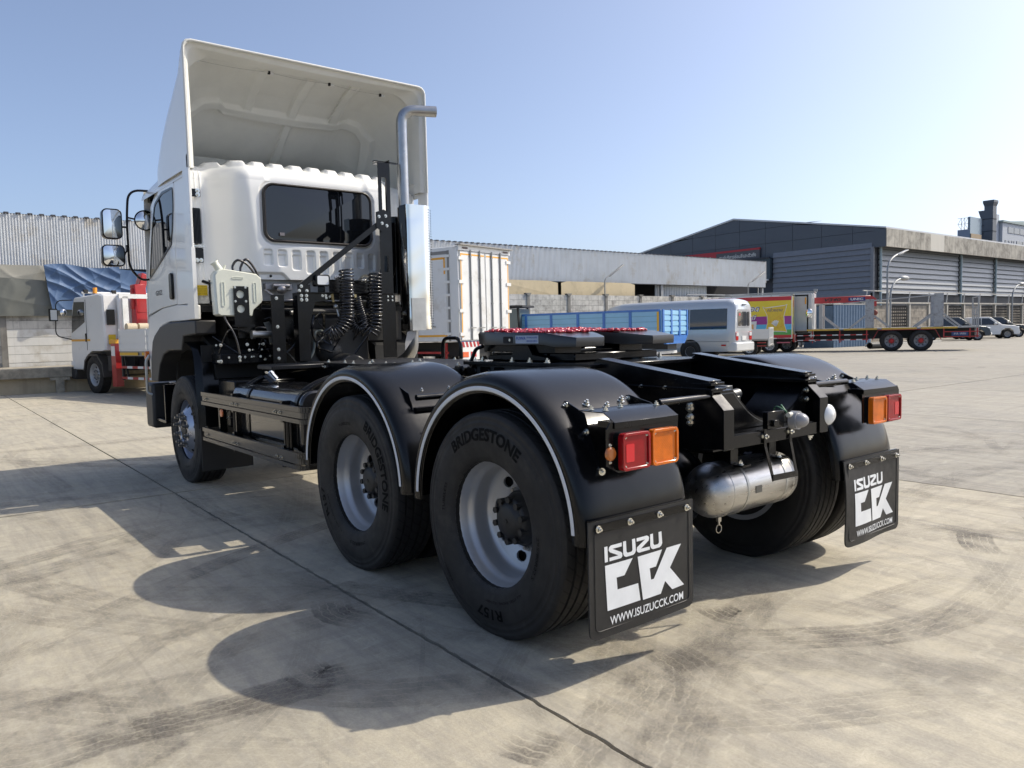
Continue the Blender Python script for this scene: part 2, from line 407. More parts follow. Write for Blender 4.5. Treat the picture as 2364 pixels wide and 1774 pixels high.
def rim_rear_mesh():
    g = G()
    # flange and barrel, seen from the outside; disc sits deep
    prof = [(0.096, 0.286), (0.110, 0.300), (0.121, 0.3055), (0.124, 0.3035), (0.122, 0.297), (0.113, 0.291), (0.098, 0.285), (0.086, 0.279), (0.062, 0.275),
            (0.046, 0.268), (0.036, 0.259), (0.018, 0.2555), (-0.02, 0.2545), (-0.040, 0.252), (-0.050, 0.246), (-0.056, 0.236), (-0.060, 0.225)]
    g.lathe(prof, n=72)
    g.lathe([(-0.060, 0.225), (-0.118, 0.262), (-0.124, 0.3055), (-0.110, 0.300)], n=48)
    # disc with eight hand holes
    n = 96; rings = [(-0.060, 0.226), (-0.064, 0.214), (-0.070, 0.200), (-0.078, 0.180), (-0.086, 0.158), (-0.094, 0.146), (-0.097, 0.135), (-0.097, 0.085)]
    NH = 8; seg = n*2
    vs = []; fs = []
    for h, r in rings:
        for j in range(seg):
            a = 2*pi*j/seg; vs.append((r*cos(a), h, r*sin(a)))
    def inhole(r, a):
        d = ((a/(2*pi)*NH) % 1.0-0.5)*2*pi/NH*r
        return (d/0.034)**2+((r-0.190)/0.024)**2 < 1
    # fine grid for the hole zone
    g2n = 14
    def fn(u, v):
        r = 0.216-(0.216-0.160)*v; a = 2*pi*u
        h = -0.0635-(0.0855-0.0635)*v; return (r*cos(a), h, r*sin(a))
    g.grid(fn, 384, g2n, skip=lambda u, v: inhole(0.216-(0.216-0.160)*v, 2*pi*u))
    g.lathe([(-0.060, 0.226), (-0.0635, 0.216)], n=96)
    g.lathe([(-0.0855, 0.160), (-0.094, 0.148), (-0.097, 0.136), (-0.097, 0.070)], n=96)
    for k in range(NH):   # hole returns
        a0 = (k+0.5)*2*pi/NH; ps = []
        for j in range(20):
            t = 2*pi*j/20; r = 0.190+0.0245*cos(t); a = a0+0.0345*sin(t)/0.19
            ps.append((r, a))
        vs = [(r*cos(a), -0.0635-(0.216-r)/0.056*0.022+0.001, r*sin(a)) for r, a in ps]+[(r*cos(a), -0.0635-(0.216-r)/0.056*0.022-0.012, r*sin(a)) for r, a in ps]
        g.add(vs, [(j, (j+1) % 20, 20+(j+1) % 20, 20+j) for j in range(20)])
    g.lathe([(-0.1165, 0.262), (-0.105, 0.10)], n=32, m=1)  # added black disc: painted shade behind the hand holes, no real wheel part
    me = g.mesh('rim', [m_rim, m_dark], 40); return me
RIMR = rim_rear_mesh()
def hub_rear_mesh():
    g = G()
    g.lathe([(-0.10, 0.135), (-0.055, 0.130), (-0.050, 0.122), (0.004, 0.108), (0.012, 0.100), (0.014, 0.088), (0.014, 0.0), ], n=40)
    g.lathe([(0.014, 0.088), (0.030, 0.070), (0.034, 0.060), (0.036, 0.0)], n=32)
    for k in range(10):
        a = 2*pi*k/10; c = (0.098*cos(a), 0.0, 0.098*sin(a))
        g.tube([(c[0], -0.02, c[2]), (c[0], 0.030, c[2])], 0.016, 6)
    g.tube([(0, 0.036, 0), (0, 0.040, 0)], 0.012, 8)
    return g.mesh('hub', mat('hub_black', (0.014, 0.0135, 0.013), 0.5, bump=0.0008, bscale=70), 40)
HUBR = hub_rear_mesh()
def rim_front_mesh():
    g = G()
    prof = [(0.096, 0.286), (0.112, 0.300), (0.122, 0.3055), (0.125, 0.303), (0.122, 0.297), (0.108, 0.286), (0.085, 0.279), (0.062, 0.274), (0.050, 0.268), (0.048, 0.262), (0.055, 0.258)]
    g.lathe(prof, n=72)
    def fn(u, v):
        r = 0.258-(0.258-0.168)*v; a = 2*pi*u; h = 0.055+0.085*(v**0.8); return (r*cos(a), h, r*sin(a))
    NH = 10
    def inh(u, v):
        r = 0.258-(0.258-0.168)*v; d = ((u*NH) % 1-0.5)*2*pi/NH*r
        return (d/0.021)**2+((r-0.222)/0.017)**2 < 1
    g.grid(fn, 360, 18, skip=inh)
    g.lathe([(0.140, 0.168), (0.146, 0.162), (0.147, 0.118), (0.143, 0.112), (0.120, 0.108)], n=64)
    g.lathe([(-0.10, 0.25), (0.03, 0.255)], n=32, m=1)
    g.lathe([(0.06, 0.24), (0.04, 0.0)], n=32, m=1)
    return g.mesh('rim', [mat('polished_front_wheel', (0.42, 0.44, 0.50), 0.30, 0.85, rvar=0.05, vscale=5), m_dark], 40)
RIMF = rim_front_mesh()
def nut_mesh(s, L_):
    g = G(); g.tube([(0, 0, 0), (0, 0.006, 0)], s*1.5, 12); g.tube([(0, 0.006, 0), (0, 0.6*L_, 0)], s, 6); g.tube([(0, 0.6*L_, 0), (0, L_, 0)], s*0.62, 10)
    return g.mesh('wheel_nut', mat('plain_steel_nut', (0.40, 0.39, 0.37), 0.35, 1.0), 40)
NUTF = (nut_mesh(0.018, 0.052), 0.1425, 0.147); NUTR = (nut_mesh(0.015, 0.03), 0.1435, -0.097)
def nuts(wl, x, y, side, spec_):
    me, r, h = spec_
    for k in range(10):
        a = 2*pi*(k+0.5)/10
        put('wheel_nut', me, (x+r*cos(a), y+side*h, ZC+r*sin(a)), wl, rot=Quaternion((0, 0, 1), 0 if side > 0 else pi))
def hub_front_mesh():
    g = G(); g.lathe([(0.03, 0.112), (0.125, 0.108), (0.130, 0.095), (0.128, 0.085), (0.148, 0.070), (0.152, 0.0)], n=40)
    return g.mesh('hub', mat('hub_black', (0.03, 0.03, 0.03), 0.5), 40)
HUBF = hub_front_mesh()
def wheel(parent, x, y, side, kind, outer=True):
    wl = group_part('wheel', parent, (x, y, ZC))
    rot = Quaternion((0, 0, 1), 0 if side > 0 else pi)
    spin = {'front': 0.5, 'rear': 0.25}[kind]+x*0.9
    put('tyre', TYRE, (x, y, ZC), wl, rot=rot)
    q = rot @ Quaternion((0, 1, 0), spin)
    if outer:
      for tm_ in TLET: put('raised_lettering', tm_, (x, y, ZC), wl, rot=rot @ Quaternion((0, 1, 0), 0.02 if x < 1 else -1.15 if x < 2 else 2.0))
    if kind == 'front':
        put('rim', RIMF, (x, y, ZC), wl, rot=q); put('hub', HUBF, (x, y, ZC), wl, rot=q); nuts(wl, x, y, side, NUTF)
    else:
        put('rim', RIMR, (x, y, ZC), wl, rot=q); put('hub', HUBR, (x, y, ZC), wl, rot=q); nuts(wl, x, y, side, NUTR)
    return wl

T = thing('tractor_truck', 'white cab three-axle tractor truck with black chassis and fenders, filling the foreground', 'truck')
S2 = 1.3323; FX = 4.8963
for xx in (0.0, S2):
    for sd in (1, -1):
        wheel(T, xx, sd*1.085, sd, 'rear')
        wi = wheel(T, xx, sd*0.745, sd, 'rear', False)
for sd in (1, -1): wheel(T, FX, sd*1.045, sd, 'front')
# axles and suspension (dark, seen between the wheels)
for xx in (0.0, S2, FX):
    g = G(); g.cyl((xx, -0.95, ZC), (xx, 0.95, ZC), 0.075 if xx < 4 else 0.055, 16)
    if xx < 4: g.sphere((xx, -0.02, ZC), (0.22, 0.20, 0.22), 20, 12); g.cyl((xx-0.2, -0.02, ZC), (xx+0.25, -0.02, ZC), 0.10, 16)
    g.build('axle', m_black, T)
for sd in (1, -1):
    g = G()
    for k in range(7): g.box(0.666-0.70+k*0.05, 0.666+0.70-k*0.05, sd*0.56-0.045, sd*0.56+0.045, 0.60+k*0.022, 0.619+k*0.022)
    g.build('leaf_spring', m_black, T)
    g = G(); g.tube([(-0.32, sd*0.50, 0.56), (-0.16, sd*0.50, 0.58)], 0.085, 20); g.tube([(-0.40, sd*0.50, 0.55), (-0.32, sd*0.50, 0.56)], [0.05, 0.085], 20)
    g.tube([(-0.22, sd*0.50, 0.578), (-0.20, sd*0.50, 0.578)], 0.092, 20); g.build('brake_chamber', m_black, T)
g = G(); g.box(0.25, 1.08, -0.52, 0.52, 0.62, 0.80); g.build('bogie_beam', m_dark, T)

# frame rails
for sd in (1, -1):
    g = G(); y = sd*0.425
    g.prism([(-0.62, 0.84), (-0.62, 1.075), (6.0, 1.075), (6.0, 0.82), (4.2, 0.80), (0.2, 0.80)], 'xz', y-0.004, y+0.004)
    for z in (0.805, 1.070): g.box(-0.62, 6.0, y, y-sd*0.075, z, z+0.008)
    r = g.build('frame_rail', m_black, T)
    for k in range(4):
        for zz in (0.93, 1.01): bolt((-0.50+0.05*k*0-0.0, y+sd*0.005, zz), (0, sd, 0), 0.012, r) if k == 0 else bolt((0.9+k*0.55, y+sd*0.005, zz), (0, sd, 0), 0.010, r)
for x in (3.9, 3.0, 2.2, 1.3, 0.6):
    G().box(x, x+0.06, -0.42, 0.42, 0.85, 1.03).build('cross_member', m_black, T)
# U shaped bevelled end plates on the frame
for sd in (1, -1):
    y = sd*0.392; g = G()
    pr = [(-0.50, 1.110), (-0.565, 1.108), (-0.672, 1.006), (-0.682, 0.995), (-0.682, 0.820), (-0.676, 0.815)]
    g.strip(pr, y-0.037, y+0.037, 'xz', 0.008)
    e = g.build('frame_end_plate', m_black, T, bevel=0.003)
    g = G(); g.prism([(-0.50, 1.10), (-0.56, 1.10), (-0.672, 0.998), (-0.672, 0.822), (-0.3, 0.80), (-0.3, 1.06)], 'xz', y+sd*0.028, y+sd*0.036)
    e2 = g.build('frame_end_gusset', m_black, T)
    for zz in (0.995, 0.955): bolt((-0.50, y+0.037 if sd > 0 else y+0.030-0.0, zz), (0, 1, 0), 0.014, e2)
    if sd < 0:
        for zz in (1.03, 0.985): bolt((-0.60, y+0.02, zz), (0.3, 1, 0), 0.011, e2)
# bar between them
rb = G().box(-0.672, -0.660, -0.355, 0.355, 0.816, 0.876).build('rear_cross_bar', m_black, T, bevel=0.002)
G().box(-0.660, -0.60, -0.355, 0.355, 0.874, 0.880).build('rear_cross_bar_flange', m_black, T)
for y, z in ((0.115, 0.85), (-0.095, 0.852)): bolt((-0.672, y, z), (-1, 0, 0), 0.013, rb)
bolt((-0.66, -0.30, 0.812), (0, 0, -1), 0.012, rb)
# crescent cross member
def cres(y):
    return 0.905+0.165*min(1.0, abs((y+0.085)/0.31))**2.0
g = G(); N_ = 40
top = [( -0.385+0.77*i/N_, cres(-0.385+0.77*i/N_)) for i in range(N_+1)]
g.prism([(-0.385, 0.82)]+top+[(0.385, 0.82)], 'yz', -0.585, -0.575)
def cf_(u, v):
    y = -0.385+0.77*u; z = cres(y); a = v*pi/2
    return (-0.585+0.025*(1-cos(a))+0.0+v*0.0, y, z-0.02+0.02*sin(a)) if v < 0.5 else (-0.56+(v-0.5)*2*0.22-0.018+0.0, y, z+0.002)
def cf2(u, v):
    y = -0.385+0.77*u; z = cres(y); pr = [(-0.586, -0.016), (-0.584, -0.006), (-0.576, 0.001), (-0.565, 0.003), (-0.45, 0.003), (-0.33, 0.003)]
    k = min(4, int(v*5)); f = v*5-k
    return (pr[k][0]*(1-f)+pr[k+1][0]*f, y, z+pr[k][1]*(1-f)+pr[k+1][1]*f)
g.grid(cf2, 48, 10)
g.build('saddle_cross_member', m_black, T)
# ramps towards the fifth wheel: inclined flanged beams
for sd in (1, -1):
    y0, y1 = (0.335, 0.425) if sd > 0 else (-0.455, -0.375)
    if sd < 0: y0, y1 = -0.425, -0.335
    g = G(); xa, za, xb, zb_ = 0.12, 1.214, -0.60, 1.122
    g.add([(xa-0.02, y0, za), (xb, y0, zb_), (xb, y1, zb_), (xa-0.02, y1, za), (xa-0.02, y0, za-0.006), (xb, y0, zb_-0.006), (xb, y1, zb_-0.006), (xa-0.02, y1, za-0.006)],
          [(0, 1, 2, 3), (7, 6, 5, 4), (0, 4, 5, 1), (1, 5, 6, 2), (2, 6, 7, 3), (3, 7, 4, 0)])
    rp = [(xa+0.018, 1.085), (xa+0.016, za-0.035), (xa+0.006, za-0.012), (xa-0.02, za-0.003), (xb, zb_-0.004), (xb, zb_-0.012), (0.02, 1.095)]
    yo = y1 if sd > 0 else y0
    g.prism([(xa+0.016, 1.078), (xa+0.016, za-0.03), (xa-0.02, za-0.005), (xb, zb_-0.005), (xb, 1.10), (-0.55, 1.078)], 'xz', yo-0.005*sd*2, yo-0.001*sd)
    g.prism([(xa+0.016, 1.078), (xa+0.016, za-0.03), (xa-0.02, za-0.005), (xb, zb_-0.005), (xb, 1.10), (-0.55, 1.078)], 'xz', (y0+y1)/2-0.003, (y0+y1)/2+0.003)
    g.box(-0.62, 0.10, y0-0.01, y1+0.01, 1.0785, 1.088)
    g.box(-0.615, -0.56, y0-0.004, y1+0.004, 1.100, 1.1135)
    rmp_ = g.build('guide_ramp', m_black, T, bevel=0.0015)
    for x in (-0.05, -0.2, -0.35): bolt((x, yo-sd*0.0, 1.082), (0, sd, 0.0), 0.008, rmp_)

# ---------- fenders
def fender(cx, sd, rx):
    prof = [(1.2285, 0.560), (1.2340, 0.576), (1.2360, 0.600), (1.2300, 0.618), (1.2150, 0.632), (1.190, 0.641), (1.150, 0.647), (1.05, 0.649), (0.72, 0.649), (0.66, 0.646), (0.635, 0.640), (0.625, 0.625), (0.622, 0.600)]
    prof2 = [(1.1, 0.640), (0.72, 0.641), (0.64, 0.636), (0.628, 0.600)]
    fine = []
    for (a, b), (c, d) in zip(prof, prof[1:]):
        for t in (0, 0.5): fine.append((a+(c-a)*t, b+(d-b)*t))
    fine.append(prof[-1]); nP = len(fine)-1; A = 72
    def f(u, v):
        i = min(nP-1, int(v*nP)); t = v*nP-i; y = fine[i][0]*(1-t)+fine[i+1][0]*t; r = fine[i][1]*(1-t)+fine[i+1][1]*t
        a = radians(-1)+u*radians(182)
        # deeper cover at both ends, slightly flattened outer face near the bottom
        rr = r*(rx/0.575 if False else 1.0)
        return (cx-rr*cos(a)*rx, sd*y, 0.54+rr*sin(a))
    g = G(); g.grid(f, A, nP)
    inn = [(p[0]*1.0-0.006 if p[0] > 0.9 else p[0]+0.006, p[1]-0.006) for p in fine]
    def f2(u, v):
        i = min(nP-1, int(v*nP)); t = v*nP-i; y = inn[i][0]*(1-t)+inn[i+1][0]*t; r = inn[i][1]*(1-t)+inn[i+1][1]*t
        a = radians(-1)+u*radians(182); return (cx-r*cos(a)*rx, sd*y, 0.54+r*sin(a))
    g.grid(f2, A, nP)
    fd = g.build('fender', m_satin, T, ang=60)
    # white edge trim
    g = G()
    def tr(u, v):
        a = radians(3)+u*radians(174); q = [(1.2365, 0.566), (1.2395, 0.568), (1.2405, 0.572), (1.2405, 0.582), (1.2380, 0.586)]
        k = min(3, int(v*4)); t = v*4-k; y = q[k][0]*(1-t)+q[k+1][0]*t; r = q[k][1]*(1-t)+q[k+1][1]*t
        return (cx-r*cos(a)*rx, sd*y, 0.54+r*sin(a))
    g.grid(tr, 72, 4); g.build('edge_strip', m_reflect, fd, ang=60)
    return fd
FD = {}
for cx, rx in ((0.0, 1.0), (S2+0.005, 1.03)):
    for sd in (1, -1): FD[(cx > 0.5, sd)] = fender(cx, sd, rx)
# fender brackets and carrier tubes
for sd in (1, -1):
    g = G()
    yb = sd*1.10
    g.prism([(-0.345, 1.020), (-0.39, 1.072), (-0.400, 1.072), (-0.505, 1.030), (-0.600, 0.800), (-0.590, 0.792), (-0.548, 0.788), (-0.535, 0.85), (-0.50, 0.95), (-0.43, 0.995)], 'xz', yb-0.002, yb+0.002)
    b_ = g.build('fender_bracket', m_black, T)
    for x, z in ((-0.40, 1.055), (-0.52, 0.955), (-0.578, 0.81)): bolt((x, yb+0.002*sd, z), (0, 1, 0), 0.010, b_)
    bolt((-0.60, yb, 0.805), (-1, 0.3, 0), 0.010, b_)
    g = G(); g.prism([(0.99, 1.03), (0.965, 1.073), (0.955, 1.073), (0.858, 1.040), (0.765, 0.834), (0.775, 0.822), (0.808, 0.800), (0.86, 0.92), (0.93, 0.985)], 'xz', yb-0.002, yb+0.002)
    b_ = g.build('fender_bracket', m_black, T)
    for x, z in ((0.965, 1.055), (0.785, 0.835)): bolt((x, yb+0.002*sd, z), (0, 1, 0), 0.010, b_)
    bolt((0.76, yb, 0.835), (-1, 0.2, 0), 0.010, b_)
    g = G(); g.tube([(-0.60, sd*0.43, 1.052), (-0.60, sd*0.76, 1.050)], 0.016, 12); g.build('fender_tube', m_black, T)
    g = G(); g.tube([(0.80, sd*0.43, 1.02), (0.80, sd*1.09, 1.02)], 0.017, 12); g.build('fender_tube', m_black, T)
    g = G(); g.box(0.80, 0.835, sd*0.63, sd*1.09, 0.945, 0.965); g.build('fender_tube', m_black, T)
    g = G(); g.prism([(-0.345, 1.035), (-0.37, 1.068), (-0.395, 1.072), (-0.52, 1.045), (-0.56, 1.020), (-0.42, 1.015)], 'xz', sd*0.72-0.002, sd*0.72+0.002)
    b_ = g.build('fender_bracket', m_black, T); bolt((-0.39, sd*0.722, 1.055), (0, 1, 0), 0.010, b_)
    for y, x in ((0.99, -0.40), (0.89, -0.42), (0.78, -0.40)):
        bolt((x, sd*y, 0.54+sqrt(0.649**2-x*x)-0.002), (-0.5, 0, 1), 0.012, FD[(False, sd)])
    for y in (0.98, 0.80): bolt((0.93, sd*y, 0.54+sqrt(0.649**2-0.405**2)-0.01), (-0.5, 0, 1), 0.012, FD[(True, sd)])
    bolt((0.30, sd*0.66, 0.54+sqrt(0.649**2-0.09)-0.003), (0.3, 0, 1), 0.012, FD[(False, sd)])
# mudflaps
I_ = [(1.16, .529), (1.143, .529), (1.141, .468), (1.158, .468)]
S_ = [(1.137, .512), (1.134, .523), (1.124, .529), (1.064, .529), (1.064, .514), (1.116, .514), (1.068, .492), (1.062, .485), (1.062, .474), (1.069, .468), (1.133, .468), (1.133, .482), (1.083, .482), (1.130, .503)]
U_ = [(1.057, .531), (1.040, .531), (1.038, .488), (1.032, .482), (1.010, .482), (1.004, .488), (1.006, .531), (.988, .531), (.984, .482), (.990, .472), (1.001, .467), (1.042, .467), (1.052, .473), (1.057, .483)]
Z_ = [(.979, .530), (.920, .530), (.910, .526), (.905, .519), (.908, .508), (.955, .483), (.903, .482), (.902, .469), (.966, .469), (.976, .474), (.980, .483), (.977, .493), (.930, .516), (.979, .516)]
U2_ = [(p[0]-0.158, p[1]) for p in U_]
C_ = [(1.158, .455), (1.004, .455), (1.052, .396), (1.096, .396), (1.092, .348), (.975, .347), (.963, .275), (1.148, .275)]
K_ = [(.975, .454), (.828, .455), (.867, .392), (.905, .392), (.898, .344), (.881, .344), (.799, .456), (.707, .456), (.780, .369), (.690, .277), (.767, .274), (.812, .319), (.840, .272), (.948, .272)]
def flap(sd):
    ya, yb = (1.240, 0.625) if sd > 0 else (-0.625, -1.240)      # outer left .. right as seen from behind
    yc = (ya+yb)/2
    def bend(p):
        u = (p[1]-yb)/(ya-yb); dz = 0.63-p[2]
        if sd > 0: dx = -0.010*dz*sin(u*pi)
        else: dx = -0.05*dz*dz*2*u-0.012*sin(dz*9)*u+0.02*dz*sin(u*pi*2)
        return (p[0]+dx, p[1], p[2])
    z0, z1 = 0.172, 0.634; R_ = 0.035
    g = G(); nu, nv = 26, 22
    def corner(u, v):
        y = yb+(ya-yb)*u; z = z0+(z1-z0)*v
        return y, z
    def fl(x):
        def f(u, v):
            y, z = corner(u, v)
            for cy, sy in ((yb, 1), (ya, -1)):
                dy = (y-cy)*sy
                if dy < R_ and z-z0 < R_:
                    a = Vector((R_-dy, R_-(z-z0))); mxx = max(a.x, a.y)
                    if a.length > 1e-9 and mxx > 0: a = a*(mxx/a.length); y = cy+sy*(R_-a.x); z = z0+R_-a.y
            return bend((x, y, z))
        return f
    g.grid(fl(-0.664), nu, nv); g.grid(fl(-0.657), nu, nv)
    n1 = (nu+1)*(nv+1)
    def idx(i, j): return i*(nv+1)+j
    bd = [(i, 0) for i in range(nu)]+[(nu, j) for j in range(nv)]+[(i, nv) for i in range(nu, 0, -1)]+[(0, j) for j in range(nv, 0, -1)]
    for k in range(len(bd)):
        a = idx(*bd[k]); b = idx(*bd[(k+1) % len(bd)]); g.f.append((a, b, n1+b, n1+a)); g.m.append(0)
    fo = g.build('mudflap', m_flap, T, ang=50)
    # moulded bead line
    g = G(); o = rrect(yb+0.030, ya-0.030, z0+0.030, z1-0.030, 0.025, 4); pts = [Vector(bend((-0.6645, p[0], p[1]))) for p in o]
    g.tube(pts, 0.0028, 6, closed=True); g.build('moulded_bead', m_flap, fo)
    # print: subdivide the polygons so that they follow the bend
    import bmesh
    def printed(name, polys):
        g = G()
        for P in polys:
            Q = [(p[0] if sd > 0 else p[0]-1.865+0.0, p[1]) for p in P]
            g.add([(-0.6662, q[0], q[1]) for q in Q], [tuple(range(len(Q)))])
        me = bpy.data.meshes.new('t'); me.from_pydata(g.v, [], g.f); bm = bmesh.new(); bm.from_mesh(me)
        for zz in [0.20+0.02*k for k in range(22)]:
            geom = bm.verts[:]+bm.edges[:]+bm.faces[:]; bmesh.ops.bisect_plane(bm, geom=geom, plane_co=(0, 0, zz), plane_no=(0, 0, 1))
        for k in range(30):
            geom = bm.verts[:]+bm.edges[:]+bm.faces[:]; bmesh.ops.bisect_plane(bm, geom=geom, plane_co=(0, yb+0.02*k+0.01, 0), plane_no=(0, 1, 0))
        bmesh.ops.triangulate(bm, faces=bm.faces); bm.to_mesh(me); bm.free()
        g = G(); g.v = [bend(tuple(v.co)) for v in me.vertices]; g.f = [tuple(p.vertices) for p in me.polygons]; g.m = [0]*len(g.f)
        g.build(name, m_print, fo, fixn=False)
    printed('brand_letters', [I_, S_, U_, Z_, U2_]); printed('emblem', [C_, K_])
    vs, fs = text_geo('WWW.ISUZUCCK.COM', 1.0, 0, 0.014)
    x0 = min(v[0] for v in vs); x1 = max(v[0] for v in vs); y0 = min(v[1] for v in vs); y1 = max(v[1] for v in vs)
    g = G(); sh = 0 if sd > 0 else 1.865
    g.add([bend((-0.6662, 1.135-sh-(v[0]-x0)/(x1-x0)*0.439, 0.216+(v[1]-y0)/(y1-y0)*0.034)) for v in vs], fs); g.build('web_address', m_print, fo, fixn=False)
    cb_ = G().box(-0.672, -0.664, yb+0.035, ya-0.035, 0.590, 0.622).build('clamp_bar', m_black, fo)
    for y in (1.196, 1.022, 0.848, 0.676): bolt((-0.672, y-sh, 0.606), (-1, 0, 0), 0.010, fo)
    G().box(-0.662, -0.650, yb+0.02, ya-0.01, 0.632, 0.638).build('flap_edge', m_black, fo)
    return fo
flap(1); flap(-1)
# tail lamps
def taillamp(sd):
    sx = lambda y: y if sd > 0 else -y
    lb = group_part('tail_lamp_cluster', T, (-0.70, sx(0.95), 0.90))
    g = G(); pl = [(1.165, 0.985), (1.165, 0.845), (1.10, 0.812), (0.96, 0.812), (0.955, 0.83), (0.76, 0.83), (0.752, 1.010), (1.145, 1.010)]
    g.prism([(sx(a), b) for a, b in pl], 'yz', -0.694, -0.688); g.build('lamp_board', m_black, lb)
    g = G(); g.box(-0.688, -0.60, sx(1.12), sx(0.78), 0.985, 1.008); g.build('lamp_carrier', m_black, lb)
    def lens(y0, y1, z0, z1, mt, name):
        a, b = sorted((sx(y0), sx(y1)))
        g = G(); g.ringprism(rrect(a, b, z0, z1, 0.018, 4), rrect(a+0.012, b-0.012, z0+0.012, z1-0.012, 0.012, 4), 'yz', -0.733, -0.694)
        g.prism(rrect(a+0.006, b-0.006, z0+0.006, z1-0.006, 0.012, 4), 'yz', -0.726, -0.700)
        lo_ = g.build(name, mt, lb, bevel=0.002)
        G().prism(rrect(a-0.002, b+0.002, z0-0.002, z1+0.002, 0.018, 4), 'yz', -0.706, -0.694).build('lamp_housing', m_satin, lb)
        for yy in (a+0.018, b-0.018):
            for zz in (z0+0.016, z1-0.016): bolt((-0.726, yy, zz), (-1, 0, 0), 0.0035, lb)
        if name == 'red_lens': G().prism(rrect(min(sx(1.05), sx(1.095)), max(sx(1.05), sx(1.095)), 0.855, 0.925, 0.006, 3), 'yz', -0.7275, -0.7262).build('lens_core', mat('bright_red_core', (0.62, 0.012, 0.02), 0.15, coat=0.3), lb)
        return lo_
    lens(0.962, 1.117, 0.823, 0.967, m_red, 'red_lens')
    lens(0.795, 0.950, 0.823, 0.967, m_amber, 'amber_lens')
    g = G(); g.lathe([(0, 0.0265), (-0.008, 0.0265), (-0.014, 0.020), (-0.016, 0.0)], (-0.694, sx(1.150), 0.892), (1, 0, 0), 24)
    g.build('side_marker', mat('side_amber_reflector', (0.45, 0.13, 0.02), 0.25, coat=0.7), lb)
    for dz in (0.033, -0.033): bolt((-0.694, sx(1.150), 0.892+dz), (-1, 0, 0), 0.0045, lb)
    # folded cover above
    g = G(); pr = [(-0.50, 1.044), (-0.640, 1.044), (-0.700, 1.008), (-0.700, 0.985)]
    a, b = sorted((sx(1.128), sx(0.758)))
    g.strip(pr, a, b, 'xz', 0.004)
    cv = g.build('lamp_cover', m_black, lb, bevel=0.001)
    for y, x in ((1.10, -0.545), (1.085, -0.61), (0.80, -0.62), (0.95, -0.56)): bolt((x, sx(y), 1.046), (0, 0, 1), 0.009, lb)
    return lb
taillamp(1); taillamp(-1)
# small lamps on the rear bar
g = G(); g.box(-0.70, -0.672, -0.01, 0.125, 0.885, 0.965); g.box(-0.715, -0.70, 0.055, 0.095, 0.895, 0.925)
g.build('number_plate_bracket', m_black, T, bevel=0.002)
g = G(); g.sphere((-0.735, -0.080, 0.912), (0.045, 0.040, 0.036), 20, 14); g.cyl((-0.70, -0.075, 0.912), (-0.735, -0.078, 0.912), 0.044, 20)
pl_ = g.build('number_plate_lamp', mat('pale_grey_plastic', (0.27, 0.27, 0.28), 0.28, coat=0.5), T)
g = G(); g.tube([(-0.712, -0.022, 0.940), (-0.712, -0.050, 0.940)], 0.012, 12); g.build('cable_gland', mat('offwhite_plastic', (0.6, 0.58, 0.5), 0.4), T)
g = G(); g.tube(smooth_path([(-0.70, -0.03, 0.95), (-0.66, -0.05, 0.98), (-0.64, -0.08, 0.97), (-0.63, -0.1, 0.92)]), 0.004, 6)
g.tube(smooth_path([(-0.70, -0.03, 0.955), (-0.65, -0.03, 0.975), (-0.62, -0.05, 0.96), (-0.60, -0.08, 0.90)]), 0.0035, 6); g.build('lamp_cable', mat('green_cable', (0.05, 0.16, 0.08), 0.5), T)
g = G(); g.lathe([(0, 0.0), (0.0, 0.050), (-0.010, 0.054), (-0.020, 0.050), (-0.034, 0.030), (-0.038, 0.0)], (-0.665, -0.448, 0.902), (1, 0, 0.0), 28)
g.build('reversing_lamp', m_clear, T)
G().lathe([(0.03, 0.04), (0.002, 0.056), (-0.008, 0.057)], (-0.665, -0.448, 0.902), (1, 0, 0), 28).build('lamp_housing', m_satin, T)
# number plate frame
g = G()
for ya, yb in ((0.115, 0.085), (-0.095, -0.110)):
    g.bar((-0.680, ya, 0.885), (-0.680, ya, 0.800), 0.020, 0.004, (1, 0, 0)); g.bar((-0.681, ya, 0.802), (-0.705, yb, 0.640), 0.018, 0.004, (1, 0, 0))
g.bar((-0.706, 0.094, 0.655), (-0.706, -0.116, 0.650), 0.028, 0.004, (1, 0, 0))
g.build('number_plate_frame', m_black, T)
# stainless air tank across the frame
TX, TZ, TRr = -0.40, 0.560, 0.135
g = G()
prof = []
for k in range(13):
    a = pi/2*k/12; prof.append((0.26+0.12*sin(a)*1.0, TRr*cos(a)))
prof = [(-p[0]-0.0, p[1]) for p in prof[::-1]]+prof
prof = [(p[0]-0.11, p[1]) for p in prof]
g.lathe(prof, (TX, 0, TZ), (0, 1, 0), 48)
AT = g.build('air_tank', m_tank, T, ang=60)
for y in (0.03, -0.30):
    g = G(); g.lathe([(y-0.010, TRr+0.0005), (y-0.008, TRr+0.003), (y+0.008, TRr+0.003), (y+0.010, TRr+0.0005)], (TX, 0, TZ), (0, 1, 0), 48); g.build('tank_strap', m_alu, AT)
    g = G(); g.box(TX-0.05, TX+0.05, y-0.03, y+0.03, TZ+0.12, TZ+0.30); g.box(TX-0.12, TX-0.03, y-0.035, y-0.030+0.06, TZ+0.115, TZ+0.125)
    g.build('tank_hanger', m_black, AT)
    bolt((TX-0.085, y, TZ+0.125), (0, 0, 1), 0.011, AT)
for y in (0.145, -0.365):
    g = G(); g.lathe([(y-0.003, TRr-0.0005), (y, TRr+0.0022), (y+0.003, TRr-0.0005)], (TX, 0, TZ), (0, 1, 0), 48); g.build('weld_seam', m_tank, AT)
g = G(); g.box(TX-0.1375, TX-0.1345, -0.075, -0.025, TZ-0.02, TZ+0.015); g.build('tank_plate', mat('etched_plate', (0.16, 0.16, 0.15), 0.4, 0.6), AT)
